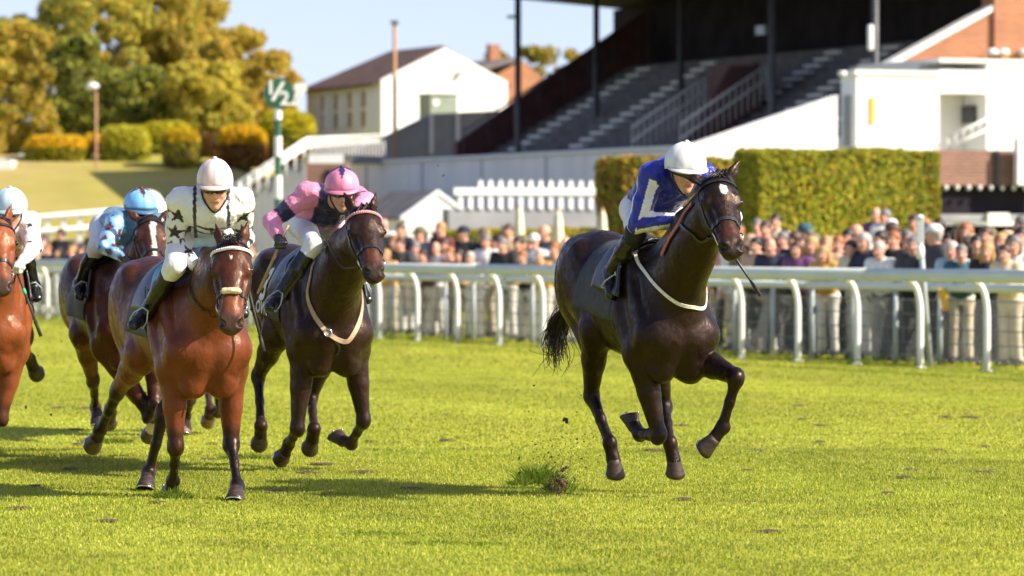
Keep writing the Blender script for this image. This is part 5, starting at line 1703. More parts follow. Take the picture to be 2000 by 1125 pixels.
        if peak:
            mb = MB(); pv, pf = [], []
            n = 18
            for lay in (0, 1):
                for j in range(n + 1):
                    az = math.radians(-68 + 136 * j / n)
                    b0 = C0 + f * sz[0] * math.cos(az) + l * sz[1] * math.sin(az) - c * (.008 + .007 * lay)
                    out = unit(f * math.cos(az) + l * math.sin(az) * .5)
                    pr = peak * max(0, math.cos(az * 1.25)) ** .6
                    pv.append(b0 - out * .012); pv.append(b0 + out * pr - c * pr * .32)
            m2 = 2 * (n + 1)
            for j in range(n):
                i = 2 * j
                pf.append((i, i + 1, i + 3, i + 2)); pf.append((m2 + i, m2 + i + 2, m2 + i + 3, m2 + i + 1))
                pf.append((i + 1, m2 + i + 1, m2 + i + 3, i + 3))
            mb.add(pv, pf)
            po = mb.build('peak', mat or M['shell'], he, True)
            set_color(po.data, colr(np.tile(np.array([[1.0, 0, -.1]]), (len(po.data.vertices), 1))))
        if button:
            mb = MB(); mb.lathe([(.001, -.012), (.012, -.008), (.016, 0), (.012, .009), (.001, .012)], 10)
            bo = mb.build('button', mat or M['shell'], he, True); bo.location = tuple(C0 + c * sz[2] * 1.01)
            set_color(bo.data, colr(np.tile(np.array([[0, 0, 1.0]]), (len(bo.data.vertices), 1))))
        return he
    def goggles(self, strapmat):
        mb = MB(); vs, fs = [], []; n = 20
        for lay in (1.0, .9):
            for r in range(3):
                for j in range(n + 1):
                    az = math.radians(-72 + 144 * j / n)
                    hgt = .024 * (1 - .25 * math.exp(-(az / .12) ** 2) * (1 if r == 0 else 0)) * (1 - .35 * abs(az / 1.26) ** 3)
                    x = (.118 if r == 1 else .112) * lay * math.cos(az); y = .088 * lay * math.sin(az)
                    vs.append(self.hd(x - .004, .016 + hgt * (r - 1), y))
        N1 = n + 1
        for lay in range(2):
            for r in range(2):
                for j in range(n):
                    b = lay * 3 * N1 + r * N1 + j
                    q = (b, b + 1, b + N1 + 1, b + N1)
                    fs.append(q if lay == 0 else q[::-1])
        for r in (0, 2):
            for j in range(n):
                b = r * N1 + j; q = (b, b + 1, b + 1 + 3 * N1, b + 3 * N1)
                fs.append(q if r == 2 else q[::-1])
        mb.add(vs, fs)
        g = mb.build('goggles', M['lens'], self.root, True)
        mb = MB(); n = 24; pts = []
        for j in range(n + 1):
            az = math.radians(65 + 230 * j / n)
            pts.append(self.hd(.108 * math.cos(az) - .008, .02, .092 * math.sin(az)))
        mb.tube(pts, .007, 6)
        mb.build('strap', strapmat, g, True)
        # chin strap
        mb = MB(); mb.tube(smooth_path([self.hd(.0, .03, .088), self.hd(.02, -.05, .074), self.hd(.055, -.125, .02), self.hd(.055, -.125, -.02), self.hd(.02, -.05, -.074), self.hd(.0, .03, -.088)], 5), .006, 6)
        mb.build('chin_strap', M['dull_black'], self.root, True)
    def hand(self, q, mat, palm=None, name='glove', curl=1.0, grip=None, h=.006, colr=(.012, .012, .014)):
        """closed hand: palm, four curled fingers of different length and a thumb leaving the side of the palm"""
        J = self.J; w = J['wr' + q]; d = unit(w - J['el' + q])
        if grip is not None:
            d = unit(d + grip)
        pn = palm if palm is not None else V3(0, 0, -1)
        pn = unit(pn - d * (pn @ d)); b = np.cross(pn, d)      # b: across the palm
        s = Sdf()
        ax = np.stack([d, b, pn])
        s.cone(w - d * .05, w + d * .01, .036, .028, .02)
        s.ell(w + d * .055, (.050, .042, .022), .02, ax)
        for i, (o, L) in enumerate(((-.030, .020), (-.010, .025), (.011, .023), (.030, .017))):
            k0 = w + d * (.092 + L * .3) + b * o
            k1 = k0 + d * .012 * curl + pn * .034
            k2 = k1 - d * (.030 + L * .4) + pn * .012
            k3 = k2 - d * .012 - pn * .018
            s.chain([w + d * .05 + b * o * .9, k0, k1, k2, k3], [.012, .0115, .0105, .010, .0085], .006)
        tb = w + d * .03 - b * .036
        s.chain([tb, tb + d * .035 - b * .012 + pn * .018, tb + d * .055 + b * .012 + pn * .040], [.014, .0125, .010], .010)
        sdf_obj(name, s, h, mat, self.root, colr)
        return w + d * .085 + pn * .028, b
    def hair(self, colr, kind='short', name='hair', h=None):
        s = Sdf(); hd = self.hd; ax = np.stack([self.f, self.c, self.l])
        if kind == 'bald':
            s.ell(hd(-.045, -.005, 0), (.060, .055, .078), .02, ax)
            s.ell(hd(.06, -.03, 0), (.07, .10, .2), .01, ax, cut=True)
        else:
            s.ell(hd(-.020, .046, 0), (.106, .100, .090), .03, ax)
            s.cone(hd(-.06, .02, 0), hd(-.065, -.05, 0), .06, .045, .03, self.l, 1.15)
            if kind == 'long':
                for q in (-1, 1):
                    s.chain([hd(-.02, .05, .06 * q), hd(-.03, -.06, .075 * q), hd(-.02, -.19, .075 * q)], [.045, .04, .022], .03)
                s.cone(hd(-.06, .0, 0), hd(-.07, -.20, 0), .07, .045, .03, self.l, 1.3)
            if kind == 'bob':
                for q in (-1, 1):
                    s.cone(hd(-.02, .04, .06 * q), hd(-.015, -.085, .068 * q), .045, .032, .03)
                s.cone(hd(-.06, .0, 0), hd(-.055, -.08, 0), .07, .06, .03)
            s.ell(hd(.100, -.030, 0), (.070, .080, .062), .012, ax, cut=True)
        return sdf_obj(name, s, h or self.h, M['hair'], self.root, colr, lambda P: .004 * wob(P, 60, 8))

SKIN1 = (.62, .34, .24)
SKIN2 = (.55, .28, .19)
# ------------------------------------------------------------------ the runners
def leg_f(fr, T, s, knee, fet, hoof, far=(False, True, True), L=(.45, .33, .15), elbow=None):
    el = elbow if elbow is not None else T(.17, .185 * s, .93)
    k = fr.reach(el, *knee, L[0], far[0]); f = fr.reach(k, *fet, L[1], far[1]); h = fr.reach(f, *hoof, L[2], far[2])
    return {'elbow': el, 'knee': k, 'fetlock': f, 'hoof': h}

def leg_h(fr, T, s, hock, fet, hoof, far=(True, False, False), L=(.47, .41, .15), stifle=(-.58, .19, .98)):
    st = T(stifle[0], stifle[1] * s, stifle[2])
    k = fr.reach(st, *hock, L[0], far[0]); f = fr.reach(k, *fet, L[1], far[1]); h = fr.reach(f, *hoof, L[2], far[2])
    return {'stifle': st, 'hock': k, 'fetlock': f, 'hoof': h}

def mkT(Hw, Hc):
    d0, d1 = Hw - 1.60, Hc - 1.59
    return lambda u, v, z: V3(u, v, z + d0 + (d1 - d0) * (-u / .95))

def report(name, H):
    if False:
        print(name, {k: {j: np.round(p, 2).tolist() for j, p in L.items()} for k, L in H.legs.items()}, 'poll', np.round(H.poll, 2), 'a', np.round(H.a, 2))

# ---- 1: dark brown leader
P1 = (.927, 29.3, 21, 1.58, 1.70)
f1 = Frame(P1[0], P1[1], math.radians(P1[2])); T1 = mkT(P1[3], P1[4])
legs1 = {'RF': leg_f(f1, T1, -1, (1286, 850), (1250, 848), (1232, 822), (False, True, True)),
         'LF': leg_f(f1, T1, 1, (1438, 737), (1411, 834), (1383, 872), (False, True, True)),
         'RH': leg_h(f1, T1, -1, (1154, 772), (1191, 866), (1203, 922), (True, False, False)),
         'LH': leg_h(f1, T1, 1, (1297, 792), (1309, 866), (1320, 920), (True, False, False), stifle=(-.45, .16, .95))}
poll1 = f1.J(1403, 346, 0.0)
head1 = {'poll': poll1, 'muzzle': f1.reach(poll1, 1434, 478, .56, False), 'roll': 0.0}
H1 = Horse('dark brown racehorse in front with all four hooves off the turf and a white star', *P1, legs1, head1,
           coat_fn((.0098, .0046, .0038), points=(.0055, .0032, .003), muzzle=(.012, .0085, .0075), nose=(.052, .016, .008), mark=[(.085, -.012), (.10, .030), (.135, .035), (.165, .012), (.150, -.010), (.12, -.020)]),
           .0095, ears=((-.25, .95, .05), (-.75, .55, .35)))
H1.tail([f1.U(1117, 585, -1.44), f1.U(1092, 630, -1.58), f1.U(1082, 680, -1.66), f1.U(1090, 722, -1.66)], (.013, .008, .008), .075, 240, 4, 16)
H1.mane((.014, .009, .008), 120, 5, 1)
H1.forelock((.012, .008, .008), 26, 6, .03, .02)
report('H1', H1)

# ---- 2: bay with pale cap
P2 = (-2.01, 29.17, 20, 1.47, 1.53)
f2 = Frame(P2[0], P2[1], math.radians(P2[2])); T2 = mkT(P2[3], P2[4])
legs2 = {'RF': leg_f(f2, T2, -1, (343, 872), (338, 940), (334, 962), (True, True, True)),
         'LF': leg_f(f2, T2, 1, (452, 868), (463, 948), (460, 968), (False, False, False)),
         'RH': leg_h(f2, T2, -1, (230, 762), (196, 838), (184, 868), (True, True, True)),
         'LH': leg_h(f2, T2, 1, (318, 810), (290, 922), (286, 944), (True, True, False))}
poll2 = f2.J(452, 474, 0.0)
head2 = {'poll': poll2, 'muzzle': f2.reach(poll2, 451, 630, .565, False)}
H2 = Horse('bright bay racehorse with a pale beaded browband and black lower legs', *P2, legs2, head2,
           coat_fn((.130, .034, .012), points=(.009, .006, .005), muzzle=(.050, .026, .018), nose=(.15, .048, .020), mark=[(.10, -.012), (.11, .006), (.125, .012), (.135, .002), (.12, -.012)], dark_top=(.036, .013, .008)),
           .0105, ears=((-.92, .22, .25), (-.92, .22, .25)))
H2.tail([H2.T(-1.40, 0, 1.32), H2.T(-1.55, 0, 1.1), H2.T(-1.6, .02, .8)], (.014, .009, .008), .05, 90, 7, 4)
H2.mane((.014, .009, .008), 140, 8, 1)
H2.forelock((.010, .008, .008), 60, 9, .02, .035)
report('H2', H2)

# ---- 3: brown with pink rider
P3 = (-1.335, 32.5, 17, 1.52, 1.61)
f3 = Frame(P3[0], P3[1], math.radians(P3[2])); T3 = mkT(P3[3], P3[4])
legs3 = {'RF': leg_f(f3, T3, -1, (581, 836), (563, 868), (552, 894), (False, True, True)),
         'LF': leg_f(f3, T3, 1, (710, 821), (685, 866), (660, 857), (False, True, True)),
         'RH': leg_h(f3, T3, -1, (504, 735), (509, 832), (507, 864), (True, False, True)),
         'LH': leg_h(f3, T3, 1, (607, 775), (613, 838), (607, 872), (True, False, True), stifle=(-.45, .17, .95))}
poll3 = f3.J(712, 408, 0.0)
head3 = {'poll': poll3, 'muzzle': f3.reach(poll3, 733, 527, .56, False)}
H3 = Horse('dark brown racehorse with a pink browband and tan breastplate ring', *P3, legs3, head3,
           coat_fn((.019, .0092, .0064), points=(.012, .008, .007), muzzle=(.030, .020, .016), nose=(.10, .034, .018)),
           .011, ears=((-.85, .35, .3), (-.92, .2, .25)))
H3.tail([H3.T(-1.40, 0, 1.32), H3.T(-1.55, 0, 1.1), H3.T(-1.6, .02, .8)], (.016, .010, .009), .05, 80, 10, 4)
H3.mane((.014, .009, .008), 120, 11, 1)
H3.forelock((.016, .010, .008), 14, 12, .05, .01)
report('H3', H3)

# ---- 4: bay with a white blaze behind
P4 = (-2.895, 34.5, 18, 1.50, 1.56)
f4 = Frame(P4[0], P4[1], math.radians(P4[2])); T4 = mkT(P4[3], P4[4])
legs4 = {'RF': leg_f(f4, T4, -1, (291, 806), (276, 790), (260, 772), (False, True, True)),
         'LF': leg_f(f4, T4, 1, (302, 790), (298, 826), (292, 850), (False, True, True)),
         'RH': leg_h(f4, T4, -1, (181, 742), (186, 795), (191, 820), (True, True, False)),
         'LH': leg_h(f4, T4, 1, (236, 752), (216, 805), (214, 826), (True, True, True))}
poll4 = f4.J(294, 426, 0.0)
head4 = {'poll': poll4, 'muzzle': f4.reach(poll4, 304, 528, .56, False)}
WHT = (.55, .47, .36)
H4 = Horse('bay racehorse with a broad white blaze and white socks behind the others', *P4, legs4, head4,
           coat_fn((.085, .026, .011), points=(.018, .010, .007), muzzle=(.05, .028, .02), mark=[(.06, -.01), (.09, .035), (.15, .025), (.25, .022), (.45, .03), (.45, -.015), (.25, -.006), (.15, -.015)],
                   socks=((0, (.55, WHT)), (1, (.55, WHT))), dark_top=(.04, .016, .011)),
           .014, ears=((-.6, .7, .3), (-.6, .6, .3)))
H4.tail([H4.T(-1.40, 0, 1.32), H4.T(-1.55, 0, 1.1), H4.T(-1.6, .02, .8)], (.016, .010, .009), .05, 60, 13, 3)
H4.mane((.014, .009, .008), 80, 14, 1)

# ---- 5: chestnut bay at the edge of the picture
P5 = (-3.80, 33.5, 4, 1.50, 1.56)
f5 = Frame(P5[0], P5[1], math.radians(P5[2])); T5 = mkT(P5[3], P5[4])
legs5 = {'RF': leg_f(f5, T5, -1, (-55, 822), (-60, 880), (-72, 905), (True, True, True)),
         'LF': leg_f(f5, T5, 1, (2, 815), (-20, 838), (-44, 830), (False, True, True)),
         'RH': leg_h(f5, T5, -1, (-70, 740), (-80, 830), (-82, 860), (True, True, True)),
         'LH': leg_h(f5, T5, 1, (42, 662), (58, 702), (69, 728), (True, True, True), stifle=(-.62, .19, .98))}
poll5 = f5.U(-4, 430, .88)
head5 = {'poll': poll5, 'muzzle': f5.reach(poll5, 4, 556, .56, False)}
H5 = Horse('bright chestnut bay racehorse cut off by the edge of the picture', *P5, legs5, head5,
           coat_fn((.20, .056, .018), points=(.03, .014, .009), muzzle=(.07, .04, .03), nose=(.17, .055, .022)),
           .014, ears=((-.9, .25, .25), (-.9, .25, .25)))
H5.tail([H5.T(-1.40, 0, 1.32), H5.T(-1.55, 0, 1.1), H5.T(-1.6, .02, .8)], (.016, .010, .009), .05, 60, 16, 3)
H5.mane((.014, .009, .008), 80, 17, 1)

# ---- 6: horse hidden behind the bay, only its legs show
P6 = (-2.80, 38.6, 16, 1.44, 1.50)
f6 = Frame(P6[0], P6[1], math.radians(P6[2])); T6 = mkT(P6[3], P6[4])
legs6 = {'RF': leg_f(f6, T6, -1, (372, 778), (364, 812), (361, 836), (False, True, False)),
         'LF': leg_f(f6, T6, 1, (432, 782), (426, 806), (437, 796), (False, True, True)),
         'RH': leg_h(f6, T6, -1, (330, 742), (338, 790), (343, 812), (True, True, False)),
         'LH': leg_h(f6, T6, 1, (404, 752), (410, 800), (407, 822), (True, False, True))}
poll6 = f6.J(420, 470, 0.0)
head6 = {'poll': poll6, 'muzzle': f6.reach(poll6, 424, 560, .56, False)}
H6 = Horse('brown racehorse whose legs show under the bright bay', *P6, legs6, head6,
           coat_fn((.055, .022, .012), points=(.03, .016, .012), muzzle=(.03, .02, .014)), .016,
           hoof_mats=[M['hoof_pale']] * 4)

# ------------------------------------------------------------------ tack
def decal(H, name, body, px, py, size, mat, parent, shear=0.0, off=.026, squash=1.0):
    """lettering laid on the cloth round the point seen at that spot"""
    vs, fs = text_mesh(body)
    out = []
    c = H.hit(px, py, 0)
    ang = math.atan2(c[1], c[2] - H.T(c[0], 0, 1.16)[2])
    R = math.hypot(c[1], c[2] - H.T(c[0], 0, 1.16)[2])
    for x, y, z in vs:
        x, y = x * size * squash, y * size
        u = c[0] + x + y * shear
        an = ang + (y / R)          # right-hand side: angle is negative, up is towards zero
        zc = H.T(u, 0, 1.16)[2]
        d = V3(0, math.sin(an), math.cos(an))
        r = H.bvh.ray_cast(Vector(V3(u, 0, zc) + d * .9), Vector(-d))
        p = np.array(r[0]) if r[0] is not None else V3(u, 0, zc) + d * R
        out.append(p + d * off)
    mb = MB(); mb.add(out, fs)
    return mb.build(name, mat, parent)

def saddle_set(H, cloth, cloth_len=(-.62, -.06), drop=1.72, pad=None, girth=None, saddle_mat=None):
    def edge(i, f, u, an):
        return u - .10 * (abs(f - .5) * 2) ** 2 * (1 - i), an
    c = H.wrap('saddle_cloth', cloth_len[0], cloth_len[1], -drop, drop, cloth, .008, .007, edge=edge)
    if pad is not None:
        H.wrap('pad', -.34, .04, -1.05, 1.05, pad, .018, .012)
    def e2(i, f, u, an):
        x = abs(f - .5) * 2
        return u + .10 * x * i, an
    H.wrap('saddle', -.36, -.02, -1.15, 1.15, saddle_mat or M['black_leather'], .030, .022, edge=e2)
    H.wrap('girth', -.16, -.07, -3.05, 3.05, girth or M['dull_black'], .010, .006, nu=3, na=60)
    return c

def breastplate(H, px, width, mat, ring=False, mirror=True, extra=None):
    P = [H.hit(*p) for p in px]
    Q = [V3(p[0], -p[1], p[2]) for p in P[:max(1, len(P) - 2)]][::-1]
    back = [V3(P[0][0] - .12, P[0][1] + .03, P[0][2] + .10)]
    backm = [V3(b[0], -b[1], b[2]) for b in back]
    b = H.strap('breastplate', back + P + ([q for q in Q if q[1] > P[-1][1] + .02]) + backm, width, mat, None, .008, .006)
    if ring:
        i = int(np.argmax([p[0] for p in P])); c = P[i]; n = H.near(c, 0)[1]
        mb = MB(); t1 = unit(np.cross(n, V3(0, 1, 0))); t2 = np.cross(n, t1)
        mb.tube([c + n * .01 + (t1 * math.cos(k * .5236) + t2 * math.sin(k * .5236)) * .026 for k in range(13)], .006, 6, False)
        mb.build('ring', M['steel'], b, True)
        H.strap('martingale', [c, H.T(.46, .0, 1.02), H.T(.44, 0, .93)], .02, M['dull_black'], b)
    return b

H1.bridle(M['black_leather'], nose_w=.026)
saddle_set(H1, M['cloth_dark'], (-.66, -.04), 1.75)
breastplate(H1, [(1246, 512), (1268, 540), (1292, 567), (1325, 592), (1352, 599), (1376, 597)], .022, M['white_web'])
H2.bridle(M['black_leather'], brow=M['white_cloth'], brow_beads=True)
saddle_set(H2, M['cloth_dark'], (-.55, -.02), 1.7)
H2.wrap('pad', -.06, .09, -.95, .95, M['blue_pad'], .020, .035, nu=6)
# sheepskin-like pale pad on the noseband of the bay
_q, _n = H2.near(H2.hp(.352, 0, .03), .010)
_s = Sdf()
for _k in range(5):
    _s.ball(_q + H2.l * (-.045 + .0225 * _k) + H2.n * (.006 - .004 * abs(_k - 2)), .020, .01)
sdf_obj('nose_pad', _s, .006, M['breeches'], H2.root, (.62, .50, .30), lambda P: .004 * wob(P, 200, 3))
H3.bridle(M['black_leather'], brow=noise_mat('pink_web', (.62, .28, .30), (.72, .36, .38), 30, .6), brow_beads=True)
_c3 = saddle_set(H3, M['cloth_dark'], (-.66, .0), 1.75)
breastplate(H3, [(609, 535), (602, 575), (614, 615), (640, 650), (673, 667), (690, 652)], .032, M['tan_web'], ring=True)
decal(H3, 'number', '8', 522, 562, .30, M['white_cloth'], _c3, .25, squash=1.05)
decal(H3, 'lettering', 'OWE', 519, 602, .11, M['white_cloth'], _c3, .1)
H4.bridle(M['black_leather'])
saddle_set(H4, M['cloth_dark'], (-.62, .0), 1.75, girth=M['red_web'])
H5.bridle(M['black_leather'])
saddle_set(H5, M['cloth_dark'], (-.62, .0), 1.6)
H6.bridle(M['black_leather'])
saddle_set(H6, M['cloth_dark'], (-.62, .0), 1.6)
# ------------------------------------------------------------------ jockeys
def arm_coords(P, J, q):
    """which vertices belong to sleeve q, distance along it (m) and angle round it"""
    s, e, w = J['sh' + q], J['el' + q], J['wr' + q]
    d1, t1 = seg_dist(P, s, e); d2, t2 = seg_dist(P, e, w)
    L1, L2 = np.linalg.norm(e - s), np.linalg.norm(w - e)
    use2 = d2 < d1
    along = np.where(use2, L1 + t2 * L2, t1 * L1)
    dist = np.minimum(d1, d2)
    def ang(a, b):
        ax = unit(b - a); ref = V3(0, 0, 1) if abs(ax[2]) < .8 else V3(1, 0, 0)
        x = unit(ref - ax * (ref @ ax)); y = np.cross(ax, x)
        r = P - a
        return np.arctan2(r @ y, r @ x)
    return dist, along, np.where(use2, ang(e, w), ang(s, e)), use2

def on_arm(P, J, q, lim=.085, skip=.03):
    d, al, an, u2 = arm_coords(P, J, q)
    o = (J['shR'] if q == 'L' else J['shL'])
    tor, _ = seg_dist(P, J['pelvis'], J['chest'])
    return (d < lim) & (al > skip) & (d < tor - .045), al, an, u2

STAR = [(math.sin(i * math.pi / 5) * (1.0 if i % 2 == 0 else .40), math.cos(i * math.pi / 5) * (1.0 if i % 2 == 0 else .40)) for i in range(10)]
def star_mask(x, y, r):
    return in_poly(x / r, y / r, STAR)

def left_leg(J, H):
    w = H.Hw
    J['knL'], J['anL'], J['toeL'] = V3(.10, .25, w + .08), V3(-.15, .31, w - .20), V3(-.04, .34, w - .30)

def jockey(H, label, J, skin, jack, trous, helm, helm_sz=(.140, .122, .132), h=.009, boots=(.012, .012, .014), knee_col=None, glove=(.012, .012, .014), goggles=True, hands='RL', face_skin=SKIN1):
    root = thing('person', label, 'person', tuple(H.root.location), H.fr.rot, 'jockeys in the race')
    b = Body(root, J, h)
    b.skin(face_skin)
    b.jacket('silks', lambda P: jack(P, J), M['silk'], 1.08, .02, .010, 3)
    b.breeches('breeches', lambda P: trous(P, J), M['breeches'], 1.0, .30)
    b.boots(boots, M['boot'], .24, .062)
    b.helmet(seams(helm), helm_sz)
    if goggles: b.goggles(M['dull_black'])
    grips = {}
    for q in hands:
        grips[q] = b.hand(q, M['boot'], V3(0, 0, -1), colr=glove)
    # stirrup irons under the boots
    for q in 'LR':
        a, t = J['an' + q], J['toe' + q]; dn = unit(a - J['kn' + q]); m = a * .45 + t * .55 + dn * .055
        sd_ = unit(np.cross(unit(t - a), dn))
        mb = MB(); mb.tube([m - sd_ * .05, m - sd_ * .05 - dn * .06, m - sd_ * .02 - dn * .13, m + sd_ * .02 - dn * .13, m + sd_ * .05 - dn * .06, m + sd_ * .05, m - sd_ * .05], .005, 6)
        mb.build('stirrup', M['grey_steel'], H.root, True)
        mb = MB(); top = V3(-.16, m[1] * .9, H.T(-.16, 0, 1.48)[2])
        top = H.near(top, .06)[0]
        mb.tube([m - dn * .13, top], .010, 6, flat=.4)
        mb.build('stirrup_leather', M['white_web'] if H is H1 else M['dull_black'], H.root, True)
    return b, grips

def seams(fn):
    def f_(D):
        C = np.array(fn(D), float); az = np.degrees(np.arctan2(D[:, 1], D[:, 0]))
        k = np.abs(((az + 22.5) % 45) - 22.5) < 2
        C[k & (D[:, 2] < .97)] *= .80
        return C
    return f_

def plain(c):
    c = np.array(c, float)
    return lambda P, J: np.tile(c, (len(P), 1))

def rein(H, s, hand, mat, sag=.06, parent=None, width=.016):
    r0 = H.ring[s]
    m = (r0 + hand) / 2 - V3(0, 0, sag)
    P = smooth_path([r0, m, hand], 8); N = []
    for i in range(len(P)):
        r_ = H.bvh.find_nearest(Vector(P[i])); c_, n_ = np.array(r_[0]), np.array(r_[1])
        if (P[i] - c_) @ n_ < .012 and i > 1: P[i] = c_ + n_ * .014
        N.append(unit(n_ + V3(0, s, 0) * .3))
    H.ribbon('rein', P, N, width, .004, mat, H.root)

def whip(label, p0, p1, mat, r=(.011, .006), flap=True):
    p0, p1 = np.asarray(p0, float), np.asarray(p1, float)
    t = thing('whip', label, 'whip', tuple(p0), 0, 'whips carried by the jockeys')
    d = unit(p1 - p0); L = np.linalg.norm(p1 - p0)
    mb = MB(); mb.tube([(0, 0, 0), d * L * .22, d * L * .8], [r[0], r[0] * .9, r[1]], 8); mb.build('shaft', mat, t, True)
    mb = MB(); mb.tube([d * L * .76, d * L * .84, d * L], [r[1] * 1.3, r[0] * 1.35, r[0] * 1.25], 8, flat=.55); mb.build('flap', M['dull_black'], t, True)
    return t

def wloc(H, p):
    return H.fr.R.T @ np.asarray(p, float) + H.fr.o

def mirror(p):
    return V3(p[0], -p[1], p[2])

# ---- leader: royal blue, white striped sleeves, white cap
f = f1
J = {}
J['pelvis'] = f.J(1266, 402, .02); J['chest'] = f.J(1316, 348, .02)
J['neck'] = f.J(1326, 335, .02); J['head'] = f.J(1338, 338, .0)
J['face'] = V3(.95, -.16, -.20); J['crown'] = V3(.15, 0, 1)
J['shR'] = f.J(1272, 342, -.16); J['shL'] = f.J(1374, 345, .19)
J['elR'] = f.reach(J['shR'], 1246, 436, .29, False); J['wrR'] = f.reach(J['elR'], 1322, 428, .25, False)
J['elL'] = V3(J['shL'][0] + .12, .33, J['shL'][2] - .25); J['wrL'] = f.J(1408, 440, .16)
J['hipR'] = J['pelvis'] + V3(.02, -.09, -.03); J['hipL'] = J['pelvis'] + V3(.02, .09, -.03)
J['knR'] = f.J(1242, 455, -.22); J['anR'] = f.reach(J['knR'], 1194, 530, .37, True); J['toeR'] = f.reach(J['anR'], 1196, 572, .17, False)
left_leg(J, {id(f1): H1, id(f2): H2, id(f3): H3}[id(f)])
BLUE, WHITE = np.array((.014, .022, .28)), np.array((.74, .74, .72))
def jack1(P, J):
    C = np.tile(BLUE, (len(P), 1))
    for q in 'RL':
        m, al, an, u2 = on_arm(P, J, q)
        st = np.cos(3 * (an - np.where(u2, .55, 2.1))) > .25
        C[m & st] = WHITE
    return C
def trous1(P, J):
    C = np.tile(WHITE * .98, (len(P), 1))
    for q in 'LR':
        d, t = seg_dist(P, J['kn' + q], J['an' + q])
        C[(d < .1) & (np.linalg.norm(P - J['kn' + q], axis=1) < .11) & ((P - J['kn' + q]) @ unit(J['hip' + q] - J['kn' + q]) < .035)] = (.012, .012, .014)
    return C
b1, g1 = jockey(H1, 'crouched jockey in royal blue silks with white striped sleeves and a white cap', J, None, jack1, trous1,
                lambda D: np.tile(WHITE, (len(D), 1)), (.150, .132, .140), .0085, hands='RL')
rein(H1, 1, g1['L'][0], M['orange_rein'], .10, width=.022)
H1.strap('rein', [H1.hit(x, y, .012) for x, y in ((1354, 398), (1340, 416), (1326, 442), (1308, 470), (1295, 498))], .030, M['orange_rein'], None, .014)
H1.strap('rein', [H1.hit(x, y, .012) for x, y in ((1328, 436), (1352, 456), (1376, 470))] + [H1.ring[-1]], .018, M['black_leather'], None, .012)
w0 = wloc(H1, g1['L'][0])
whip('black whip held below the chin of the leading dark horse', w0, at(1485, 577, w0[1] - .35), M['black_leather'])

# ---- bay's rider: white with black stars and braces, pale pink cap
f = f2
J = {}
J['pelvis'] = f.J(382, 432, .03); J['chest'] = f.J(414, 408, .02)
J['neck'] = f.J(418, 388, .02); J['head'] = f.J(420, 370, .0)
J['face'] = V3(.92, -.30, -.22); J['crown'] = V3(.15, -.05, 1)
J['shR'] = f.J(352, 392, -.17); J['shL'] = f.J(470, 392, .19)
J['elR'] = f.reach(J['shR'], 343, 470, .28, True); J['wrR'] = f.reach(J['elR'], 384, 522, .25, False)
J['elL'] = f.reach(J['shL'], 478, 468, .28, True); J['wrL'] = V3(J['elL'][0] + .15, .12, J['elL'][2] - .14)
J['hipR'] = J['pelvis'] + V3(.02, -.09, -.04); J['hipL'] = J['pelvis'] + V3(.02, .09, -.04)
J['knR'] = f.J(342, 518, -.21); J['anR'] = f.reach(J['knR'], 288, 606, .40, True); J['toeR'] = f.reach(J['anR'], 262, 632, .17, False)
left_leg(J, {id(f1): H1, id(f2): H2, id(f3): H3}[id(f)])
BLK = np.array((.018, .018, .02))
def jack2(P, J):
    C = np.tile(WHITE * .97, (len(P), 1))
    onany = np.zeros(len(P), bool)
    for q in 'RL':
        m, al, an, u2 = on_arm(P, J, q, .09, .02)
        onany |= m
        r = .062
        for c0, a0 in ((.07, 0), (.19, .3), (.31, -.2), (.43, .2)):
            for base in (1.9, -1.2, .35, -2.75):
                da = (an - base - a0 * .4 + math.pi) % (2 * math.pi) - math.pi
                C[m & star_mask(da * .062, -(al - c0), .060)] = BLK
    # braces: seams from the shoulders to the waist, joined across chest and back
    d = P - J['chest']; sdv = unit(J['shL'] - J['shR']); x = d @ sdv
    up = unit(J['neck'] - J['pelvis']); y = d @ up
    C[(~onany) & (np.abs(np.abs(x) - .105) < .011)] = BLK
    C[(~onany) & (np.abs(y - .03 + .25 * np.abs(x)) < .011) & (np.abs(x) < .11)] = BLK
    C[(~onany) & (np.abs(y + .13 - .2 * np.abs(x)) < .011)] = BLK
    C[(~onany) & (np.abs(x) < .012) & (y < .03) & (y > -.13)] = BLK
    return C
b2, g2 = jockey(H2, 'jockey in white silks with black stars and seams and a pale pink cap', J, None, jack2, plain(WHITE * .97),
                lambda D: np.tile(np.array((.74, .60, .58)), (len(D), 1)), (.128, .114, .138), .0085)
rein(H2, -1, g2['R'][0], M['black_leather'], .12); rein(H2, 1, g2['L'][0], M['black_leather'], .12)
w0 = at(484, 560, 28.8)
whip('grey whip hanging beside the head of the bright bay horse', w0, at(515, 686, 28.7), M['dull_black'], (.010, .009))

# ---- pink and navy
f = f3
J = {}
J['pelvis'] = f.J(612, 425, .04); J['chest'] = f.J(640, 400, .02)
J['neck'] = f.J(655, 388, .02); J['head'] = f.J(668, 378, .0)
J['face'] = V3(.93, -.24, -.22); J['crown'] = V3(.15, -.05, 1)
J['shR'] = f.J(600, 380, -.17); J['shL'] = f.J(696, 388, .18)
J['elR'] = f.reach(J['shR'], 530, 432, .30, True); J['wrR'] = f.reach(J['elR'], 543, 462, .25, False)
J['elL'] = f.reach(J['shL'], 716, 392, .26, False); J['wrL'] = f.reach(J['elL'], 694, 410, .22, False)
J['hipR'] = J['pelvis'] + V3(.02, -.09, -.04); J['hipL'] = J['pelvis'] + V3(.02, .09, -.04)
J['knR'] = f.J(612, 478, -.22); J['anR'] = f.reach(J['knR'], 545, 578, .41, True); J['toeR'] = f.reach(J['anR'], 528, 596, .17, False)
left_leg(J, {id(f1): H1, id(f2): H2, id(f3): H3}[id(f)])
PINK, NAVY = np.array((.72, .25, .38)), np.array((.014, .016, .055))
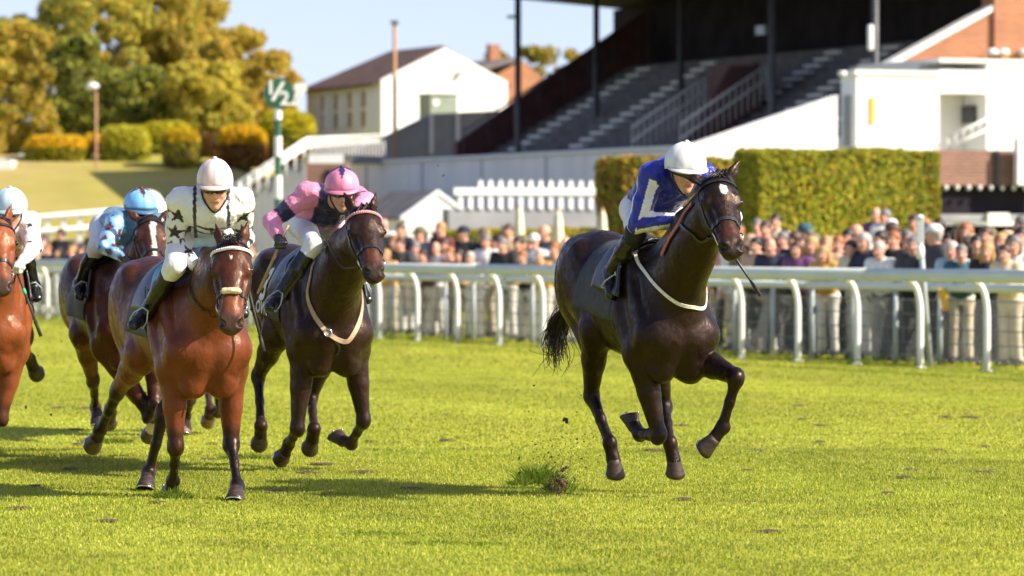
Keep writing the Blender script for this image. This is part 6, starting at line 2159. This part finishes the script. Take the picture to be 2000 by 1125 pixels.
def jack3(P, J):
    C = np.tile(NAVY, (len(P), 1))
    d = P - J['chest']; x = d @ unit(J['shL'] - J['shR'])
    up = unit(J['neck'] - J['pelvis']); y = d @ up
    C[(np.abs(x) > .115)] = PINK
    C[y < -.17] = PINK
    for q in 'RL':
        m, al, an, u2 = on_arm(P, J, q, .09, .02)
        C[m] = PINK
        C[m & (((al > .15) & (al < .25)))] = NAVY
    return C
def helm3(D):
    C = np.tile(PINK, (len(D), 1))
    az = np.degrees(np.arctan2(D[:, 1], D[:, 0])); el = np.degrees(np.arcsin(np.clip(D[:, 2], -1, 1)))
    C[(el > 34 + np.abs(((az + 45) % 90) - 45) * 1.15)] = NAVY * 1.6
    return C
b3, g3 = jockey(H3, 'jockey in pink and navy silks with a navy star on a pink cap', J, None, jack3, plain(WHITE * .97), helm3, (.136, .120, .128), .010)
rein(H3, -1, V3(*(J['wrL'] - V3(.0, .25, .12))), M['black_leather'], .12); rein(H3, 1, g3['L'][0], M['black_leather'], .06)
b_, J3 = None, J
w0 = wloc(H3, g3['R'][0])
whip('tan whip in the hand of the jockey in pink and navy', at(563, 440, w0[1]), at(490, 606, w0[1] + .25), noise_mat('tan_cane', (.35, .26, .16), (.45, .34, .22), 30, .5), (.010, .014))

def rel_pose(H, head, dz=0.0, turn=0.0):
    w = H.Hw
    J = {'pelvis': V3(-.27, 0, w + .26), 'chest': V3(.20, 0, w + .40)}
    for q, s in (('R', -1), ('L', 1)):
        J['sh' + q] = V3(.25, .18 * s, w + .45); J['el' + q] = V3(.34, .31 * s, w + .20); J['wr' + q] = V3(.52, .11 * s, w + .14)
        J['hip' + q] = V3(-.25, .11 * s, w + .22); J['kn' + q] = V3(.12, .24 * s, w + .09)
        J['an' + q] = V3(-.14, .31 * s, w - .18); J['toe' + q] = V3(-.02, .34 * s, w - .28)
    J['head'] = head; J['neck'] = (J['shR'] + J['shL']) / 2 * .5 + head * .5 - V3(.02, 0, .03)
    J['face'] = V3(.95, -turn, -.22); J['crown'] = V3(.15, 0, 1)
    return J

# ---- light blue with brown diamonds, behind
J = rel_pose(H4, f4.J(274, 416, 0.0))
f = f4
J['shR'] = f.J(228, 432, -.18); J['shL'] = f.J(318, 436, .18); J['elR'] = f.reach(J['shR'], 205, 482, .28, False); J['wrR'] = f.reach(J['elR'], 245, 505, .25, False)
J['chest'] = (J['shR'] + J['shL']) / 2 - V3(.05, 0, .06)
LBL, BRN = np.array((.16, .38, .62)), np.array((.09, .022, .02))
def jack4(P, J):
    C = np.tile(LBL * .55, (len(P), 1))
    for q in 'RL':
        m, al, an, u2 = on_arm(P, J, q, .09, .02)
        C[m] = LBL * 1.25
        dia = np.abs(((al / .13) % 1) - .5) + np.abs(((an / 1.57) % 1) - .5)
        C[m & (dia > .62)] = BRN
        C[m & (dia < .30)] = (.62, .70, .72)
    return C
def helm4(D):
    C = np.tile(LBL * 1.3, (len(D), 1))
    az = np.degrees(np.arctan2(D[:, 1], D[:, 0])); el = np.degrees(np.arcsin(np.clip(D[:, 2], -1, 1)))
    C[(el > 42 + np.abs(((az + 45) % 90) - 45) * 1.0)] = BRN
    C[el < 2] = LBL * .45
    return C
b4, g4 = jockey(H4, 'jockey in light blue silks with brown diamond sleeves, behind the starred rider', J, None, jack4, plain(WHITE * .9), helm4, (.138, .124, .128), .013)
rein(H4, -1, g4['R'][0], M['black_leather'], .06); rein(H4, 1, g4['L'][0], M['black_leather'], .06)

# ---- white and pale blue at the edge
J = rel_pose(H5, f5.U(20, 416, .42))
f = f5
J['shR'] = f.U(-34, 440, .25); J['shL'] = f.U(56, 434, .25); J['elL'] = f.reach(J['shL'], 66, 486, .28, False); J['wrL'] = f.reach(J['elL'], 40, 512, .25, False)
J['chest'] = (J['shR'] + J['shL']) / 2 - V3(.05, 0, .06)
def jack5(P, J):
    C = np.tile(WHITE, (len(P), 1))
    for q in 'RL':
        m, al, an, u2 = on_arm(P, J, q, .09, .02)
        for c0 in (.10, .30):
            for base in (0.2, 2.2, -1.8):
                da = (an - base + math.pi) % (2 * math.pi) - math.pi
                C[m & star_mask(da * .062, -(al - c0), .035)] = BLK
    return C
b5, g5 = jockey(H5, 'jockey in white silks and pale blue cap cut off by the edge of the picture', J, None, jack5, plain(WHITE * .95),
                lambda D: np.tile(np.array((.50, .64, .70)), (len(D), 1)), (.138, .124, .128), .013, glove=(.6, .6, .58))
rein(H5, -1, g5['R'][0], M['black_leather'], .06); rein(H5, 1, g5['L'][0], M['black_leather'], .06)
w0 = wloc(H5, g5['L'][0])
wt = whip('grey whip with a green band beside the chestnut bay at the edge', w0, at(80, 657, w0[1] - .1), M['cloth_dark'], (.010, .010))
mb = MB(); _d = np.array(at(80, 657, w0[1] - .1)) - w0
mb.tube([_d * .28, _d * .36], .0135, 8); mb.build('band', noise_mat('green_band', (.02, .45, .20), (.03, .55, .25), 20, .5), wt, True)

# ---- rider of the sixth horse, hidden behind the starred rider
j6 = copy_tree(b4.root)
j6.location = (H6.root.location.x, H6.root.location.y, -.06); j6.rotation_euler = (0, 0, H6.fr.rot)
tag(j6, 'jockey all but hidden behind the rider in white with black stars', 'person', 'jockeys in the race')
# ------------------------------------------------------------------ the crowd along the rail
def std_joints(pose):
    J = {'pelvis': V3(0, 0, .96), 'chest': V3(.0, 0, 1.30), 'neck': V3(-.01, 0, 1.47), 'head': V3(.025, 0, 1.605)}
    J['face'] = V3(1, 0, -.06); J['crown'] = V3(0, 0, 1)
    for q, s in (('R', -1), ('L', 1)):
        J['sh' + q] = V3(-.01, .17 * s, 1.40); J['el' + q] = V3(-.04, .23 * s, 1.12); J['wr' + q] = V3(.06, .24 * s, .88)
        J['hip' + q] = V3(0, .09 * s, .92); J['kn' + q] = V3(.02, .10 * s, .50); J['an' + q] = V3(-.02, .11 * s, .09); J['toe' + q] = V3(.13, .13 * s, .05)
    if pose == 'lean':
        J['chest'] = V3(.10, 0, 1.28); J['neck'] = V3(.15, 0, 1.44); J['head'] = V3(.21, 0, 1.565)
        for q, s in (('R', -1), ('L', 1)):
            J['sh' + q] = V3(.12, .17 * s, 1.38); J['el' + q] = V3(.20, .25 * s, 1.12); J['wr' + q] = V3(.38, .06 * s, 1.10)
    if pose == 'look':            # right hand up to the face
        J['elR'] = V3(.16, -.24, 1.20); J['wrR'] = V3(.17, -.07, 1.46); J['elL'] = V3(.08, .23, 1.14); J['wrL'] = V3(.25, .05, 1.16)
        J['face'] = V3(.95, .25, 0)
    if pose == 'folded':
        for q, s in (('R', -1), ('L', 1)):
            J['el' + q] = V3(.05, .24 * s, 1.14); J['wr' + q] = V3(.20, -.02 * s, 1.17)
        J['face'] = V3(.9, .42, -.05)
    if pose == 'turn':
        J['face'] = V3(.75, -.66, -.03)
        J['elR'] = V3(.02, -.24, 1.12); J['wrR'] = V3(.20, -.16, 1.02)
    return J

CT = {}
_tmp = bpy.data.objects.new('tmp', None); COL.objects.link(_tmp)
for pose in ('stand', 'lean', 'look', 'folded', 'turn'):
    J = std_joints(pose); b = Body(_tmp, J, .016)
    d = {}
    d['body'] = [b.skin(SKIN1)]
    d['coat'] = [b.jacket('coat', (1, 1, 1), M['silk'], 1.08, .10, .007, 5, .01, h=.020)]
    d['trousers'] = [b.breeches('trousers', (1, 1, 1), M['silk'], 1.0, .93, .006, h=.020)]
    n0 = set(bpy.data.objects); b.boots((1, 1, 1), M['boot'], .85, .045, h=.014); d['shoe'] = [o for o in bpy.data.objects if o not in n0]
    n0 = set(bpy.data.objects)
    for q in 'RL': b.hand(q, M['skin'], V3(0, 0, -1), 'hand', h=.009, colr=SKIN1)
    d['hand'] = [o for o in bpy.data.objects if o not in n0]
    for kd in ('short', 'long', 'bob', 'bald'):
        d[kd] = [b.hair((1, 1, 1), kd, h=.016)]
    n0 = set(bpy.data.objects); b.helmet(lambda D: np.ones((len(D), 3)), (.112, .096, .088), .06, M['silk'], button=False); d['cap'] = [o for o in bpy.data.objects if o not in n0]
    # shirt front and tie seen in the coat opening
    mb = MB(); f_ = unit(J['chest'] - J['pelvis']); out = np.cross(unit(J['shL'] - J['shR']), f_); c = J['chest'] + f_ * .06
    r_ = .118
    mb.add([c + out * (r_ + .012) - f_ * .16, c + out * (r_ - .012) + f_ * .04 + V3(0, .055, 0), c + out * (r_ - .035) + f_ * .075, c + out * (r_ - .012) + f_ * .04 - V3(0, .055, 0)], [(0, 1, 2, 3)])
    d['shirt'] = [mb.build('shirt', M['white_cloth'])]
    CT[pose] = {k: [(o.data, ) for o in v] for k, v in d.items()}
    for v in d.values():
        for o in v: bpy.data.objects.remove(o)
bpy.data.objects.remove(_tmp)

def cm(name, c, rough=.8):
    return noise_mat(name, tuple(.85 * x for x in c), tuple(1.12 * x for x in c), 14, rough, .15, 120)
COATS = {'navy': (.018, .022, .05), 'black': (.014, .014, .016), 'charcoal': (.05, .05, .055), 'grey': (.20, .21, .22), 'cream': (.62, .52, .36), 'beige': (.46, .33, .20),
         'white': (.72, .71, .68), 'purple': (.14, .05, .15), 'blue': (.05, .13, .38), 'teal': (.03, .10, .13), 'brown': (.13, .06, .03), 'pink': (.62, .26, .26),
         'light blue': (.36, .48, .56), 'mustard': (.55, .32, .06), 'olive': (.15, .13, .06), 'maroon': (.12, .025, .03)}
HAIRS = {'dark': (.018, .012, .009), 'brown': (.07, .035, .018), 'ginger': (.30, .11, .03), 'blonde': (.40, .24, .08), 'grey': (.17, .16, .15), 'white': (.42, .39, .34)}
LEGS = {'dark': (.02, .02, .025), 'grey': (.13, .13, .135), 'cream': (.60, .52, .40), 'white': (.72, .70, .66), 'jeans': (.07, .11, .19), 'tan': (.36, .24, .14)}
CM = {**{('c', k): cm('coat_' + k.replace(' ', '_'), v) for k, v in COATS.items()}, **{('h', k): cm('hair_' + k, v, .55) for k, v in HAIRS.items()}, **{('l', k): cm('legs_' + k, v) for k, v in LEGS.items()}}

def person(label, X, Y, z0, face_ang, height, pose, coat, legs, kind, hairc, cap=None, shirt=False, grp='spectators along the rail'):
    t = thing('person', label, 'person', (X, Y, z0), face_ang, grp)
    k = height / 1.72
    t.scale = (k, k, k)
    T_ = CT[pose]
    def put(name, me, mat=None):
        o = bpy.data.objects.new(name, me); link(o, t)
        if mat is not None:
            o.material_slots[0].link = 'OBJECT'; o.material_slots[0].material = mat
        return o
    put('body', T_['body'][0][0])
    put('coat', T_['coat'][0][0], CM[('c', coat)])
    put('trousers', T_['trousers'][0][0], CM[('l', legs)])
    for m_, in T_['shoe']: put('shoe', m_, M['black_leather'])
    for m_, in T_['hand']: put('hand', m_)
    if kind: put('hair', T_[kind][0][0], CM[('h', hairc)])
    if cap:
        h_ = put('cap', T_['cap'][0][0], CM[('c', cap)]); put_ = bpy.data.objects.new('peak', T_['cap'][1][0]); link(put_, h_)
        put_.material_slots[0].link = 'OBJECT'; put_.material_slots[0].material = CM[('c', cap)]
    if shirt: put('shirt', T_['shirt'][0][0])
    return t

TRACK_FACE = math.atan2(-NY, -NX)
# px, py of the face, distance behind the rail, pose, coat, legs, hair kind, hair colour, cap, shirt, turn
CR = [
    (1480, 443, 6.0, 'folded', 'pink', 'dark', 'short', 'grey', None, 0, .3), (1516, 434, 4.6, 'look', 'cream', 'cream', 'short', 'dark', None, 0, .4),
    (1438, 474, 1.9, 'stand', 'white', 'cream', 'short', 'white', None, 0, .5), (1460, 488, 1.6, 'lean', 'olive', 'tan', 'bob', 'brown', None, 0, .6),
    (1486, 481, 1.7, 'lean', 'beige', 'dark', 'short', 'dark', None, 0, .5), (1511, 482, 1.5, 'lean', 'navy', 'grey', 'bald', 'grey', None, 1, .7), (1530, 470, 2.8, 'stand', 'grey', 'dark', 'short', 'grey', None, 1, .3),
    (1552, 470, 2.4, 'turn', 'black', 'dark', 'short', 'brown', None, 0, .5), (1574, 456, 2.9, 'turn', 'blue', 'jeans', 'short', 'grey', 'teal', 0, -.2), (1566, 488, 1.5, 'lean', 'purple', 'dark', 'bob', 'brown', None, 0, .5),
    (1592, 480, 2.0, 'lean', 'navy', 'cream', 'long', 'blonde', None, 0, .6), (1614, 478, 1.9, 'look', 'beige', 'dark', 'bob', 'blonde', None, 0, .7), (1617, 497, 1.5, 'lean', 'mustard', 'white', 'long', 'blonde', None, 0, .5),
    (1638, 478, 2.3, 'stand', 'maroon', 'dark', 'short', 'ginger', None, 0, .4), (1657, 466, 2.5, 'stand', 'grey', 'dark', 'short', 'dark', None, 0, .6), (1674, 456, 3.8, 'turn', 'cream', 'dark', 'bald', 'grey', None, 0, .2),
    (1677, 486, 1.6, 'lean', 'cream', 'cream', 'short', 'dark', None, 0, .3), (1704, 474, 1.7, 'lean', 'navy', 'white', 'bob', 'white', None, 0, .2), (1712, 420, 8.6, 'stand', 'purple', 'dark', 'bald', 'brown', None, 0, .5),
    (1728, 424, 8.2, 'turn', 'white', 'dark', 'short', 'grey', None, 0, .8), (1742, 445, 5.0, 'stand', 'charcoal', 'dark', 'short', 'grey', 'white', 0, .5), (1728, 490, 1.5, 'lean', 'white', 'grey', 'short', 'white', None, 0, .4),
    (1747, 470, 1.9, 'look', 'black', 'grey', 'short', 'ginger', None, 1, .0), (1772, 469, 2.2, 'look', 'navy', 'dark', 'short', 'grey', None, 0, .9), (1789, 480, 1.8, 'lean', 'charcoal', 'dark', 'short', 'grey', None, 1, .7),
    (1786, 436, 5.6, 'stand', 'pink', 'tan', 'short', 'brown', None, 0, .6), (1806, 442, 5.2, 'stand', 'beige', 'dark', 'bob', 'ginger', None, 0, .6), (1826, 458, 1.8, 'turn', 'charcoal', 'dark', 'short', 'white', 'white', 1, -.4),
    (1852, 474, 2.4, 'stand', 'black', 'tan', 'short', 'dark', None, 1, .8), (1886, 456, 2.6, 'stand', 'navy', 'dark', 'long', 'ginger', None, 0, .8), (1878, 496, 1.5, 'lean', 'teal', 'cream', 'short', 'grey', None, 0, .9),
    (1866, 490, 1.6, 'lean', 'light blue', 'grey', 'bob', 'white', None, 0, .6), (1926, 462, 2.4, 'stand', 'charcoal', 'dark', 'short', 'brown', None, 1, .6), (1932, 492, 1.5, 'lean', 'black', 'dark', 'long', 'blonde', None, 0, .7),
    (1974, 496, 1.5, 'lean', 'cream', 'cream', 'short', 'brown', None, 0, .4), (1996, 440, 2.9, 'turn', 'charcoal', 'dark', 'short', 'grey', None, 1, .2), (1955, 474, 2.8, 'stand', 'beige', 'dark', 'bob', 'blonde', None, 0, .5),
    (1992, 480, 1.9, 'lean', 'white', 'cream', 'bob', 'grey', None, 0, .5), (1908, 478, 2.2, 'folded', 'brown', 'dark', 'short', 'dark', None, 0, .5), (1840, 484, 2.0, 'lean', 'grey', 'jeans', 'short', 'brown', None, 0, .3),
    # left of the leader
    (751, 440, 5.0, 'stand', 'white', 'cream', 'bald', 'grey', None, 0, .4), (783, 450, 3.6, 'stand', 'black', 'dark', 'short', 'brown', None, 0, .6), (770, 474, 2.2, 'stand', 'beige', 'cream', 'short', 'ginger', None, 0, .6),
    (791, 478, 1.8, 'lean', 'charcoal', 'white', 'short', 'brown', None, 0, .5), (761, 500, 1.4, 'lean', 'mustard', 'cream', 'bob', 'blonde', None, 0, .6), (812, 486, 2.0, 'stand', 'grey', 'dark', 'short', 'grey', None, 0, .6),
    (835, 500, 1.4, 'lean', 'brown', 'cream', 'short', 'dark', None, 0, .4), (852, 486, 2.2, 'stand', 'grey', 'white', 'bald', 'grey', None, 0, .6), (869, 480, 2.6, 'stand', 'pink', 'cream', 'short', 'brown', None, 0, .6),
    (887, 496, 1.5, 'lean', 'pink', 'dark', 'short', 'ginger', None, 0, .5), (905, 500, 1.5, 'lean', 'navy', 'cream', 'bob', 'dark', None, 0, .5), (928, 505, 1.4, 'lean', 'white', 'white', 'short', 'white', None, 0, .4),
    (950, 473, 2.2, 'stand', 'white', 'cream', 'short', 'grey', None, 0, .5), (972, 473, 2.4, 'turn', 'maroon', 'dark', 'short', 'dark', None, 0, .3), (994, 452, 4.2, 'stand', 'beige', 'dark', 'short', 'brown', None, 0, .6),
    (991, 480, 1.6, 'lean', 'black', 'white', 'short', 'grey', None, 1, .5), (1030, 503, 1.4, 'lean', 'navy', 'white', 'short', 'ginger', None, 0, .4), (1044, 472, 2.2, 'look', 'light blue', 'cream', 'short', 'grey', 'white', 0, .5),
    (1063, 467, 2.8, 'stand', 'white', 'dark', 'short', 'ginger', None, 0, .6), (1062, 500, 1.4, 'lean', 'mustard', 'white', 'short', 'white', None, 0, .5), (1092, 488, 1.8, 'lean', 'beige', 'cream', 'short', 'ginger', None, 0, .5),
    (1110, 496, 1.5, 'lean', 'cream', 'white', 'bob', 'blonde', None, 0, .5), (1134, 472, 2.4, 'stand', 'charcoal', 'dark', 'short', 'brown', None, 0, .6), (1012, 478, 2.4, 'stand', 'olive', 'dark', 'short', 'dark', None, 0, .7),
    # far left, between the runners
    (66, 484, 1.8, 'lean', 'beige', 'white', 'short', 'brown', None, 0, .4), (84, 484, 2.0, 'stand', 'white', 'cream', 'short', 'white', None, 0, .5), (102, 488, 1.6, 'lean', 'black', 'cream', 'short', 'ginger', None, 0, .4),
    (122, 494, 1.5, 'lean', 'brown', 'white', 'bob', 'dark', None, 0, .5), (140, 492, 1.6, 'stand', 'navy', 'cream', 'short', 'blonde', None, 0, .5), (168, 490, 1.7, 'lean', 'pink', 'dark', 'bob', 'brown', None, 0, .5), (490, 484, 1.8, 'stand', 'beige', 'dark', 'short', 'brown', None, 0, .4),
    (740, 484, 2.0, 'stand', 'teal', 'dark', 'short', 'brown', None, 0, .4), (1418, 470, 2.4, 'stand', 'pink', 'dark', 'long', 'brown', None, 0, .5),
]
_r = random.Random(77)
_have = [(p[0], p[1]) for p in CR]
for px in list(range(1436, 2000, 31)) + list(range(745, 1140, 40)) + list(range(58, 190, 30)):
    x = px + _r.uniform(-5, 5); q = _r.choice([2.6, 3.2, 3.9, 4.6])
    CR.append((x, _r.uniform(446, 480), q, _r.choice(['stand', 'turn', 'folded', 'stand']), _r.choice(['navy', 'black', 'charcoal', 'black', 'navy', 'teal', 'brown', 'olive', 'maroon', 'grey', 'cream', 'blue']),
               _r.choice(['dark', 'dark', 'grey', 'jeans', 'tan']), _r.choice(['short', 'short', 'bob', 'long', 'bald']), _r.choice(['dark', 'brown', 'brown', 'grey', 'ginger', 'blonde', 'dark']),
               _r.choice([None, None, None, None, 'navy', 'olive', 'beige']), 0, _r.uniform(.1, .9)))
def where(px):
    for lim, txt in ((200, 'between the far runners'), (600, 'beside the bright bay'), (800, 'behind the pink rider'), (940, 'before the white hut'), (1030, 'by the first parasol'),
                     (1200, 'behind the leader'), (1545, 'beside the leader'), (1640, 'below the tall hedge'), (1700, 'below the hedge middle'), (1765, 'below the hedge end'), (1850, 'by the marker post'), (1910, 'past the marker post')):
        if px < lim: return txt
    return 'near the right edge'
used = {}
HW = {'short': '{} haired', 'long': 'long {} haired', 'bob': '{} bobbed', 'bald': 'balding {}'}
PW = {'lean': 'leaning', 'look': 'hand raised', 'folded': 'arms folded', 'turn': 'looking aside', 'stand': 'standing'}
for (px, py, q, pose, coat, legs, kind, hc, cap, shirt, turn) in CR:
    s_ = s_at(px, q); p = W(s_, q); hz = zat(py, p.y)
    std_head = 1.565 if pose == 'lean' else 1.605
    z0 = 0.0
    height = hz / std_head * 1.72
    if height > 1.93:
        z0 = hz - 1.605 / 1.72 * 1.76; height = 1.76
    height = max(1.45, height)
    lab = '%s spectator in %s%s, %s, %s' % (HW[kind].format(hc) if not cap else cap + ' capped', coat, '', PW[pose], where(px))
    lab = lab.replace(' in ' + coat + ',', ' in a %s coat,' % coat)
    if lab in used:
        for ex in (' in %s trousers' % legs, ' near the front', ' further back', ' in the third row', ' at the very back'):
            if lab + ex not in used: lab += ex; break
    used[lab] = 1
    t = person(lab, p.x, p.y, z0, TRACK_FACE + turn * .8 + .35, height, pose, coat, legs, kind, hc, cap, shirt)
    if z0 > .02:
        m = MB(); m.box(-.3, .3, -.3, .3, 0, z0 - .002)
        o = m.build('viewing_step', M['pale_concrete']); o.location = (p.x, p.y, 0); o.rotation_euler = (0, 0, TROT); tag(o, kind='structure')
# ------------------------------------------------------------------ flying turf and dirt
def clod(label, px, py, Y, r, seed, mat=None, grp='clods of turf in the air'):
    rr = np.random.default_rng(seed); s = Sdf()
    for i in range(5):
        s.ball(rr.normal(size=3) * r * .45, r * rr.uniform(.35, .7), r * .3)
    Vv, Q = s.mesh(r * .16, lambda P: r * .12 * wob(P, 2.2 / r, seed))
    me = np_mesh('earth_clod', Vv, Q); me.materials.append(mat or M['dirt'])
    o = link(bpy.data.objects.new('earth_clod', me)); o.location = at(px, py, Y); tag(o, label, 'clod', grp)
    return o
clod('brown earth clod flying behind the leader\'s hind leg', 1102, 819, 29.4, .020, 201)
clod('lumpy earth clod low beside the thick torn tuft', 1094, 942, 29.0, .026, 202)
clod('dark earth clod just above the lumpy one', 1103, 917, 29.0, .016, 203)
clod('earth clod at the foot of the dirt spray', 1090, 958, 28.9, .014, 204)
clod('earth clod left of the thick torn tuft', 1016, 924, 29.2, .010, 205)
clod('small earth clod left of the tuft, higher up', 1014, 895, 29.3, .009, 206)
clod('small earth clod over the dirt spray', 1077, 893, 29.2, .008, 207)
clod('small earth clod between the spray and the hoof', 1145, 914, 29.0, .007, 208)
clod('round dark clod flying by the chestnut bay\'s chest', 50, 794, 33.0, .012, 209)
clod('second dark clod flying near the chestnut bay', 100, 810, 33.5, .009, 210)
clod('reddish clod in front of the rail by the brown horse\'s nose', 782, 510, 40.0, .014, 211)
clod('small clod high above the white hut', 866, 343, 38.0, .008, 212)
clod('small clod over the grey wall beside the hut', 856, 323, 39.0, .007, 213)
# the fine spray nobody could count
r = np.random.default_rng(300); mb = MB()
def speck(p, s):
    v = [np.asarray(p) + r.normal(size=3) * s for _ in range(4)]
    mb.add(v, [(0, 1, 2), (0, 2, 3), (0, 3, 1), (1, 3, 2)])
for i in range(420):
    f_ = abs(r.normal()); px = 1095 + r.normal() * (8 + 20 * f_); py = 962 - f_ * 62
    speck(at(px, py, 29.0 + r.normal() * .2), r.uniform(.0015, .006) * (1.6 if i < 60 else 1))
for i in range(60):
    speck(at(r.uniform(1000, 1140), r.uniform(800, 950), 29.2 + r.normal() * .2), r.uniform(.0015, .0045))
for i in range(70):
    speck(at(r.uniform(20, 230), r.uniform(560, 860), 33 + r.normal()), r.uniform(.002, .005))
for i in range(50):
    speck(at(r.uniform(500, 1120), r.uniform(660, 900), 32 + r.normal()), r.uniform(.0015, .004))
for i in range(25):
    speck(at(r.uniform(700, 1060), r.uniform(330, 640), 38 + r.normal()), r.uniform(.002, .005))
o = mb.build('flying_dirt', M['dirt']); tag(o, 'fine spray of dark earth flying up behind the hooves', 'dirt', kind='stuff')
# grass sod caught on the blue rider's sleeve
mb = MB(); cols = []
for i in range(60):
    p = np.array(at(212 + r.normal() * 8, 502, 36.6)) + r.normal(size=3) * .03; d = V3(r.uniform(0, .12), 0, -r.uniform(.08, .24)); w = V3(.006, 0, 0)
    mb.add([p - w, p + w, p + d * .5 + w, p + d * .5 - w, p + d + V3(.03, 0, 0)], [(0, 1, 2, 3), (3, 2, 4)])
    cols += [np.array((.30, .34, .03)) * r.uniform(.6, 1.3)] * 5
o = mb.build('grass_sod', M['grass_blade']); set_color(o.data, np.array(cols)); tag(o, 'hanging clump of torn grass caught at the light blue rider\'s elbow', 'grass clump', kind='stuff')
